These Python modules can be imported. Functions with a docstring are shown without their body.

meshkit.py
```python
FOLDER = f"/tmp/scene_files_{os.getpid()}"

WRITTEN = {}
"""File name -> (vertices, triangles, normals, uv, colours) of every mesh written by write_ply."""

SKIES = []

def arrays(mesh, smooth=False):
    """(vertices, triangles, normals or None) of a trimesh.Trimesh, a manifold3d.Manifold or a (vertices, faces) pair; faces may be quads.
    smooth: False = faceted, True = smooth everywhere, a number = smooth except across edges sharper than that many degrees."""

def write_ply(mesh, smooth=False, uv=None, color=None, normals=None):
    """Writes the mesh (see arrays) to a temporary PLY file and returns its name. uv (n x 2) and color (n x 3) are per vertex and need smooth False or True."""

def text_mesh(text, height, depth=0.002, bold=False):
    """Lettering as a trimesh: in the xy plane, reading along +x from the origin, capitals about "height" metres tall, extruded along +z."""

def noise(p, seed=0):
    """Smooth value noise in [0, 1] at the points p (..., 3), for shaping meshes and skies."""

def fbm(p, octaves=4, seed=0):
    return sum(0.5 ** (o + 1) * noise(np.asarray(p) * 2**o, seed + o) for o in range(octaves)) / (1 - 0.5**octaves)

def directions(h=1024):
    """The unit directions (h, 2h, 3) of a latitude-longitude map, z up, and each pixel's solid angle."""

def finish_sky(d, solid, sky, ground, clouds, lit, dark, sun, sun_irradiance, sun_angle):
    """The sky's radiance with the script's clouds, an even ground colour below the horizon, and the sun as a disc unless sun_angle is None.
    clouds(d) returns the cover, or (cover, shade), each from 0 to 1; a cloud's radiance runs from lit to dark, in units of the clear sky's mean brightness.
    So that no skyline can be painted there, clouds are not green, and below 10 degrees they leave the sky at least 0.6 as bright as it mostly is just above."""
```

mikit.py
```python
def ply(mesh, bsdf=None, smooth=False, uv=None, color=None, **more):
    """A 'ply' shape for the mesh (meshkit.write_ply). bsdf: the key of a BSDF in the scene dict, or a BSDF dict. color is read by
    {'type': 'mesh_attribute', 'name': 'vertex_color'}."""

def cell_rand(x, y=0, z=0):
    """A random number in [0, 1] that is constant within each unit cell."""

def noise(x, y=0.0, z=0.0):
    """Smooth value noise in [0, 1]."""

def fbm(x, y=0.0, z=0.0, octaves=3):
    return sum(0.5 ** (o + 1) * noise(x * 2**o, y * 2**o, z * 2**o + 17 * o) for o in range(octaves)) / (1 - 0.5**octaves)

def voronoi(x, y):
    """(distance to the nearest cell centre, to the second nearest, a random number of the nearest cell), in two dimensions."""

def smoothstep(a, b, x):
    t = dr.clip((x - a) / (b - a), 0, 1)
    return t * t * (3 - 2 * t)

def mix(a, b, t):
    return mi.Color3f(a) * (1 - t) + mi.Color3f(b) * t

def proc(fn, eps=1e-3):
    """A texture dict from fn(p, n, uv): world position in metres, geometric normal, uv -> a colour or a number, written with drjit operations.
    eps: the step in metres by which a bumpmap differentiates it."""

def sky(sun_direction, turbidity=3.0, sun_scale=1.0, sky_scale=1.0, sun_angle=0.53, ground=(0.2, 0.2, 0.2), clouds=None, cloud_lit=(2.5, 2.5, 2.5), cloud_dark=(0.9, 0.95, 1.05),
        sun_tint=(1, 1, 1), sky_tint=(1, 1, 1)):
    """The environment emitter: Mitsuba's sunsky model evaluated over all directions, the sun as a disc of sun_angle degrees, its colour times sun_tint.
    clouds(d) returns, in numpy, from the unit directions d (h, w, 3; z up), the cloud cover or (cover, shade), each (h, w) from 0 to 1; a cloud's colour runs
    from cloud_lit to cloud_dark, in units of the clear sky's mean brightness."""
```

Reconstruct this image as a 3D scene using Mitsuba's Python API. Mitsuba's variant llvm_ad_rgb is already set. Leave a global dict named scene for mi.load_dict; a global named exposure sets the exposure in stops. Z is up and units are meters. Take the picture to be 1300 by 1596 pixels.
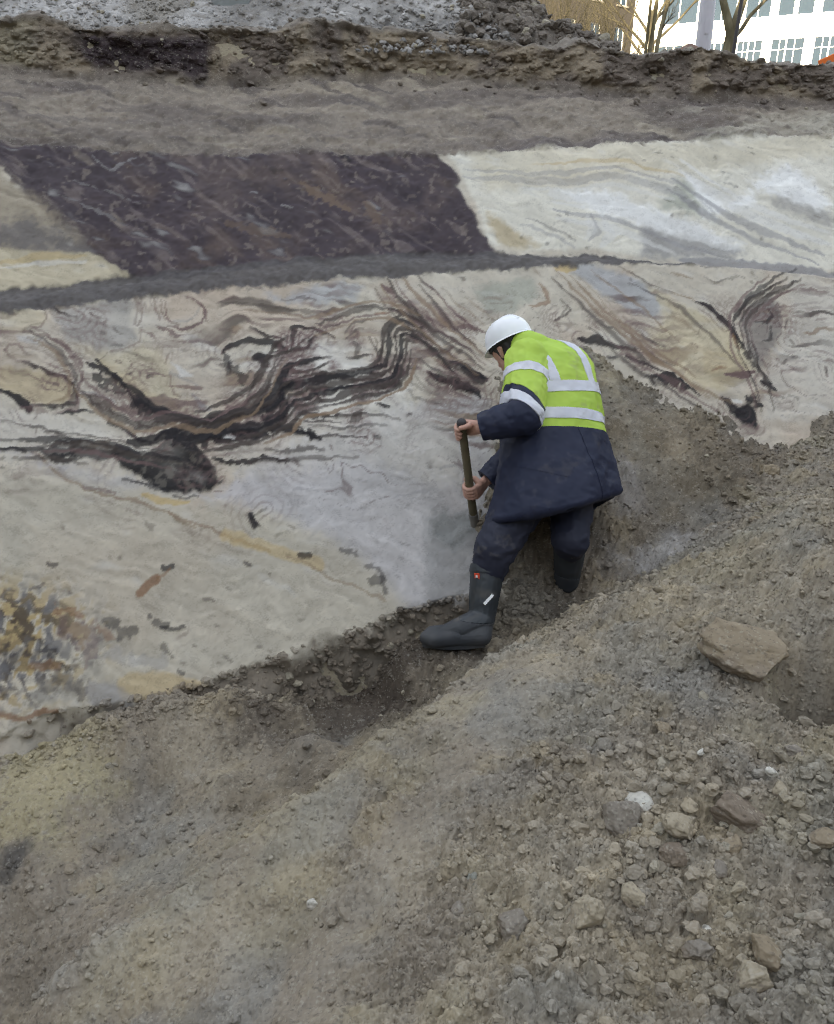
import math, numpy as np, trimesh, manifold3d as m3, mitsuba as mi, drjit as dr, mikit, meshkit
from scipy.interpolate import RBFInterpolator
from scipy.spatial import cKDTree
T = mi.ScalarTransform4f
scene, labels = {}, {}

# ---------------------------------------------------------------- camera, sky, exposure
PITCH, ROLL = math.radians(22.0), math.radians(1.2)
FWD = np.array([0, math.cos(PITCH), -math.sin(PITCH)])
UP = np.array([-math.sin(ROLL), math.cos(ROLL) * math.sin(PITCH), math.cos(ROLL) * math.cos(PITCH)])
scene['camera'] = {'type': 'perspective', 'fov': 52.15, 'fov_axis': 'x', 'near_clip': 0.05, 'far_clip': 500.0,
                   'to_world': T().look_at(origin=[0, 0, 0], target=FWD.tolist(), up=UP.tolist())}


def added_cloud_cover(d):
    """thin broken high cloud, the same all round"""
    p = d / np.maximum(d[..., 2:3], 0.12)
    return 0.75 * np.clip((meshkit.fbm(p * [1.1, 1.1, 0] + [3, 1, 0], 4, 5) - 0.36) * 3.2, 0, 1)  # unseen clouds added to make the blue skylight whiter


SUN = [-0.45, -0.85, 0.25]
scene['daylight'] = mikit.sky(SUN, turbidity=3, clouds=added_cloud_cover, cloud_lit=(2.2, 2.15, 2.05), sun_tint=(0.82, 1.0, 1.32), sky_tint=(1.06, 0.985, 0.955))
exposure = 4.15


# ---------------------------------------------------------------- helpers
def tag(key, label=None, cat=None, group=None, kind=None):
    d = {k: v for k, v in (('label', label), ('category', cat), ('group', group), ('kind', kind)) if v}
    labels[key] = d


def lin(r, g, b):
    """sRGB 0-255 of the material itself -> linear"""
    c = np.array([r, g, b]) / 255.0
    return np.where(c <= 0.04045, c / 12.92, ((c + 0.055) / 1.055) ** 2.4)


def diffuse(key, c, rough=None, spec=0.3, **more):
    if rough is None:
        scene[key] = {'type': 'twosided', 'b': {'type': 'diffuse', 'reflectance': {'type': 'rgb', 'value': [float(x) for x in c]}}}
    else:
        scene[key] = {'type': 'twosided', 'b': {'type': 'principled', 'base_color': {'type': 'rgb', 'value': [float(x) for x in c]}, 'roughness': rough, 'specular': spec, **more}}


def smooth(a, b, x):
    t = np.clip((x - a) / (b - a + 1e-12), 0, 1)
    return t * t * (3 - 2 * t)


def lerp(a, b, t):
    t = np.asarray(t)[..., None]
    return np.asarray(a) * (1 - t) + np.asarray(b) * t


def n2(x, y, f, seed=0, oct=1):
    p = np.stack([x * f, y * f, np.full_like(x, 0.37 + seed * 1.71)], -1)
    return meshkit.noise(p, seed) if oct == 1 else meshkit.fbm(p, oct, seed)


def grid_faces(nu, nv):
    i = np.arange(nu * nv).reshape(nv, nu)
    return np.stack([i[:-1, :-1].ravel(), i[:-1, 1:].ravel(), i[1:, 1:].ravel(), i[1:, :-1].ravel()], -1)


def grit(p, n, uv):
    """height of sand grains and crumbs finer than the meshes, metres"""
    return 0.0045 * mikit.noise(p.x * 95, p.y * 95, p.z * 95) + 0.0030 * mikit.noise(p.x * 210, p.y * 210, p.z * 210)


def dark_specks(p, n, uv):
    k = mikit.noise(p.x * 150, p.y * 150, p.z * 150) * 0.6 + mikit.noise(p.x * 61 + 7, p.y * 61, p.z * 61) * 0.4
    return 0.40 * mikit.smoothstep(0.56, 0.80, k)


def pale_specks(p, n, uv):
    k = mikit.noise(p.x * 170 + 31, p.y * 170, p.z * 170) * 0.6 + mikit.noise(p.x * 47, p.y * 47 + 9, p.z * 47) * 0.4
    return 0.32 * mikit.smoothstep(0.58, 0.8, k)


def ref(k):
    return {'type': 'ref', 'id': k}


scene['soil_plain'] = {'type': 'principled', 'base_color': {'type': 'mesh_attribute', 'name': 'vertex_color'}, 'roughness': 0.75, 'specular': 0.25}
scene['soil_dark'] = {'type': 'diffuse', 'reflectance': {'type': 'rgb', 'value': [0.060, 0.052, 0.045]}}


def face_grit(p, n, uv):
    return 0.0022 * mikit.noise(p.x * 70, p.y * 70, p.z * 70) + 0.0016 * mikit.noise(p.x * 190, p.y * 190, p.z * 190)


def face_specks(p, n, uv):
    k = mikit.noise(p.x * 150, p.y * 150, p.z * 150) * 0.5 + mikit.noise(p.x * 23 + 7, p.y * 23, p.z * 41) * 0.5
    return 0.16 * mikit.smoothstep(0.52, 0.80, k)


scene['face_soil'] = {'type': 'twosided', 'b': {'type': 'bumpmap', 'tex': mikit.proc(face_grit, 1.5e-3), 'scale': 1.0, 'b': {
    'type': 'blendbsdf', 'weight': mikit.proc(face_specks), 'b0': ref('soil_plain'), 'b1': ref('soil_dark')}}}
scene['soil_pale'] = {'type': 'diffuse', 'reflectance': {'type': 'rgb', 'value': [0.42, 0.39, 0.33]}}
scene['soil'] = {'type': 'twosided', 'b': {'type': 'bumpmap', 'tex': mikit.proc(grit, 1.5e-3), 'scale': 1.0, 'b': {'type': 'blendbsdf', 'weight': mikit.proc(pale_specks), 'b0': {
    'type': 'blendbsdf', 'weight': mikit.proc(dark_specks), 'b0': ref('soil_plain'), 'b1': ref('soil_dark')}, 'b1': ref('soil_pale')}}}

# ---------------------------------------------------------------- the cut slope of the pit
PHI, DIP = math.radians(9), math.radians(40)
E1, E2 = np.array([math.cos(PHI), math.sin(PHI)]), np.array([-math.sin(PHI), math.cos(PHI)])
Q0, Z0 = 3.8016, -1.5737
# lines along the slope, (s along the strike, q up the dip) in metres
BREAK = np.array([[-2.349, 5.9], [-1.635, 5.872], [-1.192, 5.829], [-0.516, 5.804], [0.186, 5.836], [0.958, 5.841], [1.827, 5.926], [2.653, 5.988], [3.19, 6.051], [3.871, 6.061], [4.922, 6.136]])
FOOT = np.array([[-2.753, 7.081], [-1.948, 7.206], [-1.501, 7.146], [-1.063, 7.181], [-0.609, 7.209], [0.244, 7.297], [0.862, 7.534], [1.355, 7.388], [1.831, 7.208], [2.284, 6.995], [2.754, 6.875], [3.204, 6.725], [3.701, 6.679], [4.177, 6.59], [5.119, 6.406]])
RIM = np.array([[-2.757, 7.272], [-1.947, 7.384], [-1.676, 7.383], [-1.453, 7.343], [-1.366, 7.349], [-0.598, 7.42], [0.018, 7.483], [0.882, 7.727], [1.52, 7.505], [1.991, 7.308], [2.172, 7.215], [2.41, 7.173], [2.594, 7.09], [2.78, 7.033], [3.485, 6.865], [4.211, 6.747], [5.164, 6.568]])
TOE = np.array([[-3.5, 2.8], [-1.909, 3.025], [-1.211, 3.097], [-0.915, 3.134], [-0.762, 3.141], [-0.342, 3.202], [-0.123, 3.264], [0.104, 3.314], [0.309, 3.357], [0.52, 3.407], [0.704, 3.435], [1.015, 3.457], [6, 3.5]])
LEDGE_TOP = np.array([[-2.115, 4.899], [-1.494, 4.951], [-1.172, 4.994], [-0.67, 5.053], [-0.143, 5.119], [0.445, 5.162], [0.981, 5.193], [1.448, 5.177], [1.964, 5.153], [2.486, 5.107], [2.896, 5.077], [3.399, 5.045], [4.266, 5.0]])
LEDGE_LOW = np.array([[-2.088, 4.784], [-1.476, 4.833], [-1.126, 4.865], [-0.494, 4.934], [0.139, 4.99], [0.58, 5.029], [1.19, 5.062], [1.741, 5.071], [2.149, 5.089], [2.677, 5.058], [3.363, 4.969], [4.219, 4.918]])


def at_s(line, s):
    return np.interp(s, line[:, 0], line[:, 1])


def slope_height(s, q):
    """the cut face with its scraped ledge, the gentler strip above it and the low scarp under the street"""
    s, q = np.asarray(s, float), np.asarray(q, float)
    qb, qf, qr = at_s(BREAK, s), at_s(FOOT, s), at_s(RIM, s)
    z = Z0 + (np.minimum(q, qb) - Q0) * math.tan(DIP)
    z = z - 0.06 * smooth(at_s(LEDGE_LOW, s) - 0.01, at_s(LEDGE_TOP, s) + 0.02, q)
    z = z + np.clip(q - qb, 0, qf - qb) * math.tan(math.radians(17)) + np.clip(q - qf, 0, qr - qf) * math.tan(math.radians(62))
    z = z + np.clip(q - qr, 0, 30) * 0.03 + 0.06 * smooth(qb, qf, q)
    qt = at_s(TOE, s) + 0.024 * np.sin(7 * s + 1) + 0.014 * np.sin(17 * s) + 0.006 * np.sin(41 * s + 2)
    return z - np.clip(qt - q, 0, 0.3) * (0.2 + 1.5 * smooth(-1.5, -0.7, s)) * smooth(1.5, 0.6, s)

ZONES = [
    ('sand_grey', 0.68, 0.085, [[-1.37, 4.143],[-0.825, 3.964],[-0.378, 3.924],[-0.003, 4.138],[0.565, 4.277],[0.99, 4.364],[1.077, 4.267],[0.92, 3.43],[0.52, 3.405],[0.305, 3.637],[-0.077, 3.834],[-0.468, 3.927]]),
    ('sand_olive', 0.68, 0.102, [[-1.525, 4.038],[-0.915, 3.994],[-0.107, 3.835],[0.305, 3.637],[0.534, 3.4],[-0.369, 3.164],[-1.351, 3.053]]),
    ('ochre', 0.68, 0.034, [[-1.475, 4.525],[-1.336, 4.516],[-1.193, 4.483],[-1.087, 4.436],[-1.044, 4.389],[-1.062, 4.345],[-1.173, 4.325],[-1.251, 4.341],[-1.365, 4.402],[-1.46, 4.434]]),
    ('ochre_pale', 0.68, 0.06, [[-1.067, 4.615],[-0.809, 4.589],[-0.733, 4.661],[-0.614, 4.546],[-0.595, 4.483],[-0.592, 4.405],[-0.495, 4.35],[-0.627, 4.307],[-0.755, 4.362],[-0.862, 4.44],[-0.93, 4.503],[-1.033, 4.591]]),
    ('ochre', 0.59, 0.085, [[-0.966, 4.558],[-0.884, 4.518],[-0.816, 4.462],[-0.75, 4.407],[-0.669, 4.36],[-0.542, 4.343],[-0.517, 4.305],[-0.634, 4.3],[-0.754, 4.347],[-0.861, 4.424]]),
    ('ochre_pale', 0.59, 0.034, [[-1.522, 4.823],[-1.393, 4.814],[-1.315, 4.822],[-1.237, 4.78],[-1.238, 4.722],[-1.361, 4.698],[-1.504, 4.707]]),
    ('grey', 0.64, 0.051, [[-1.21, 4.822],[-0.99, 4.821],[-0.829, 4.881],[-0.802, 4.838],[-0.821, 4.761],[-0.766, 4.669],[-0.842, 4.597],[-0.971, 4.606],[-1.102, 4.648],[-1.159, 4.73]]),
    ('blue_white', 0.51, 0.034, [[-1.359, 4.682],[-1.295, 4.673],[-1.244, 4.649],[-1.265, 4.625],[-1.345, 4.642]]),
    ('blue_grey', 0.59, 0.051, [[-0.1, 4.914],[0.006, 4.875],[0.186, 4.934],[0.336, 4.944],[0.435, 4.934],[0.377, 4.844],[0.237, 4.815],[0.101, 4.825],[-0.072, 4.865]]),
    ('beige', 0.51, 0.085, [[-0.396, 4.779],[-0.065, 4.768],[0.469, 4.766],[0.511, 4.698],[0.264, 4.652],[-0.022, 4.636],[-0.209, 4.638],[-0.394, 4.594]]),
    ('sand_white', 0.68, 0.051, [[0.028, 4.49],[-0.066, 4.421],[-0.123, 4.319],[-0.016, 4.3],[0.025, 4.42],[0.215, 4.488],[0.422, 4.485],[0.471, 4.594],[0.359, 4.633],[0.167, 4.625],[0.125, 4.561]]),
    ('green_grey', 0.68, 0.051, [[1.079, 4.919],[1.237, 4.965],[1.447, 4.975],[1.467, 4.891],[1.359, 4.828],[1.253, 4.765],[1.145, 4.775],[1.101, 4.837]]),
    ('beige', 0.42, 0.085, [[0.559, 5.01],[0.734, 5.019],[1.008, 4.723],[1.117, 4.535],[1.026, 4.326],[0.868, 4.408],[0.717, 4.556],[0.558, 4.674]]),
    ('blue_grey', 0.64, 0.051, [[1.751, 5.095],[1.976, 5.031],[2.12, 4.965],[2.223, 4.861],[2.137, 4.76],[2.005, 4.761],[1.898, 4.849],[1.789, 4.939],[1.706, 5.03]]),
    ('cream', 0.68, 0.051, [[2.116, 4.952],[2.278, 4.861],[2.451, 4.81],[2.54, 4.684],[2.601, 4.561],[2.626, 4.453],[2.357, 4.331],[2.228, 4.401],[2.016, 4.626],[2.16, 4.748]]),
    ('ochre', 0.51, 0.051, [[2.363, 4.563],[2.535, 4.598],[2.578, 4.501],[2.586, 4.454],[2.369, 4.365],[2.325, 4.457]]),
    ('sand_white', 0.68, 0.068, [[3.067, 4.953],[3.356, 4.953],[3.643, 4.94],[3.255, 4.168],[2.591, 4.204],[2.615, 4.361],[2.806, 4.535],[3.007, 4.782]]),
    ('dark_grey', 0.7, 0.051, [[2.659, 4.746],[2.753, 4.809],[2.873, 4.796],[2.85, 4.707],[2.804, 4.595],[2.725, 4.535],[2.675, 4.476],[2.619, 4.537],[2.688, 4.645]]),
    ('upper_sand', 0.81, 0.034, [[0.968, 6.174],[1.915, 6.219],[2.758, 6.23],[3.318, 6.302],[4.024, 6.312],[5.08, 6.349],[4.318, 5.061],[3.441, 5.109],[2.928, 5.131],[2.514, 5.162],[1.986, 5.208],[1.245, 5.235],[1.201, 5.542]]),
    ('green_grey', 0.77, 0.085, [[2.433, 5.562],[2.634, 5.702],[2.794, 5.523],[2.74, 5.434],[2.411, 5.495]]),
    ('grey', 0.68, 0.085, [[3.239, 5.621],[3.448, 5.625],[3.598, 5.445],[3.544, 5.378],[3.224, 5.53]]),
    ('grey', 0.85, 0.068, [[2.233, 5.406],[2.397, 5.452],[2.664, 5.347],[2.883, 5.18],[2.184, 5.176]]),
    ('white', 0.85, 0.085, [[3.114, 5.712],[3.422, 5.837],[3.56, 5.721],[3.64, 5.536],[3.513, 5.512],[3.216, 5.621]]),
    ('white', 0.85, 0.085, [[1.758, 5.617],[2.097, 5.601],[2.404, 5.473],[2.672, 5.369],[2.842, 5.243],[2.484, 5.324],[2.047, 5.425]]),
    ('white', 0.85, 0.085, [[2.635, 5.772],[2.819, 5.591],[2.853, 5.502],[2.969, 5.571],[3.142, 5.666],[3.042, 5.527],[2.696, 5.434],[2.67, 5.611]]),
    ('ochre', 0.77, 0.051, [[1.267, 5.457],[1.549, 5.253],[1.324, 5.231],[1.251, 5.374]]),
    ('ochre_pale', 0.42, 0.085, [[1.13, 6.096],[1.775, 6.038],[2.653, 5.964],[3.903, 6.094],[3.819, 5.921],[2.582, 5.747],[1.678, 5.638],[1.291, 5.587]]),
    ('peat_mauve', 0.97, 0.03, [[-2.157, 6.161],[-1.694, 6.088],[-1.234, 6.039],[-0.534, 6.02],[0.193, 6.06],[0.981, 6.034],[1.071, 5.75],[1.161, 5.55],[1.242, 5.324],[1.249, 5.156],[0.439, 5.099],[-0.146, 5.066],[-0.674, 5.034],[-0.862, 5.023],[-1.142, 5.269],[-1.377, 5.499],[-1.616, 5.689],[-2.183, 6.25]]),
    ('wedge', 0.81, 0.085, [[-1.765, 5.736],[-1.609, 5.646],[-1.32, 5.46],[-1.126, 5.288],[-1.08, 5.167],[-1.534, 5.155],[-1.667, 5.154]]),
    ('dark_grey', 0.85, 0.102, [[-1.698, 5.339],[-1.561, 5.331],[-1.41, 5.352],[-1.213, 5.288],[-1.072, 5.176],[-1.341, 5.211],[-1.544, 5.219],[-1.678, 5.218]]),
    ('ochre_pale', 0.77, 0.025, [[-1.744, 5.216],[-1.339, 5.2],[-1.064, 5.176],[-0.758, 5.016],[-1.27, 4.94],[-1.689, 4.916]]),
    ('sand_white', 0.72, 0.068, [[-1.59, 4.406],[-1.307, 4.312],[-1.12, 4.251],[-0.941, 4.276],[-0.84, 4.158],[-0.687, 4.12],[-0.833, 4.068],[-1.198, 4.167],[-1.549, 4.175]]),
    ('white', 0.3, 0.102, [[-0.221, 4.542],[0.122, 4.671],[0.388, 4.535],[0.648, 4.401],[0.632, 4.275],[0.094, 4.166],[-0.03, 4.288]]),
    ('sand_white', 0.51, 0.102, [[-0.349, 4.118],[-0.03, 4.288],[0.632, 4.275],[0.904, 4.27],[0.845, 3.915],[0.342, 4.043],[-0.164, 4.0]]),
    ('peat', 0.97, 0.012, [[-0.875, 4.109],[-0.846, 4.139],[-0.781, 4.137],[-0.731, 4.121],[-0.713, 4.09],[-0.665, 4.119],[-0.602, 4.156],[-0.469, 4.153],[-0.418, 4.098],[-0.376, 4.036],[-0.359, 3.976],[-0.383, 3.947],[-0.512, 3.936],[-0.592, 3.939],[-0.673, 3.963],[-0.74, 4.016],[-0.807, 4.055]]),
    ('wet_grey', 0.68, 0.051, [[0.679, 3.778],[0.729, 3.815],[0.845, 3.826],[0.907, 3.79],[0.933, 3.745],[0.76, 3.653],[0.672, 3.731]]),
    ('wet_grey', 0.42, 0.085, [[0.635, 3.81],[0.96, 3.827],[0.999, 3.533],[0.828, 3.44],[0.586, 3.451]]),
    ('purple_dark', 0.68, 0.034, [[1.732, 6.042],[2.287, 6.228],[2.715, 6.497],[2.928, 6.298],[2.564, 6.093],[2.116, 5.984]]),
    ('sand_white', 0.51, 0.034, [[3.097, 6.473],[3.368, 6.465],[3.52, 6.309],[3.255, 6.272]]),
    ('upper_sand', 0.51, 0.051, [[3.572, 6.417],[4.05, 6.361],[3.903, 6.094],[3.591, 6.203]]),
]
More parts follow.
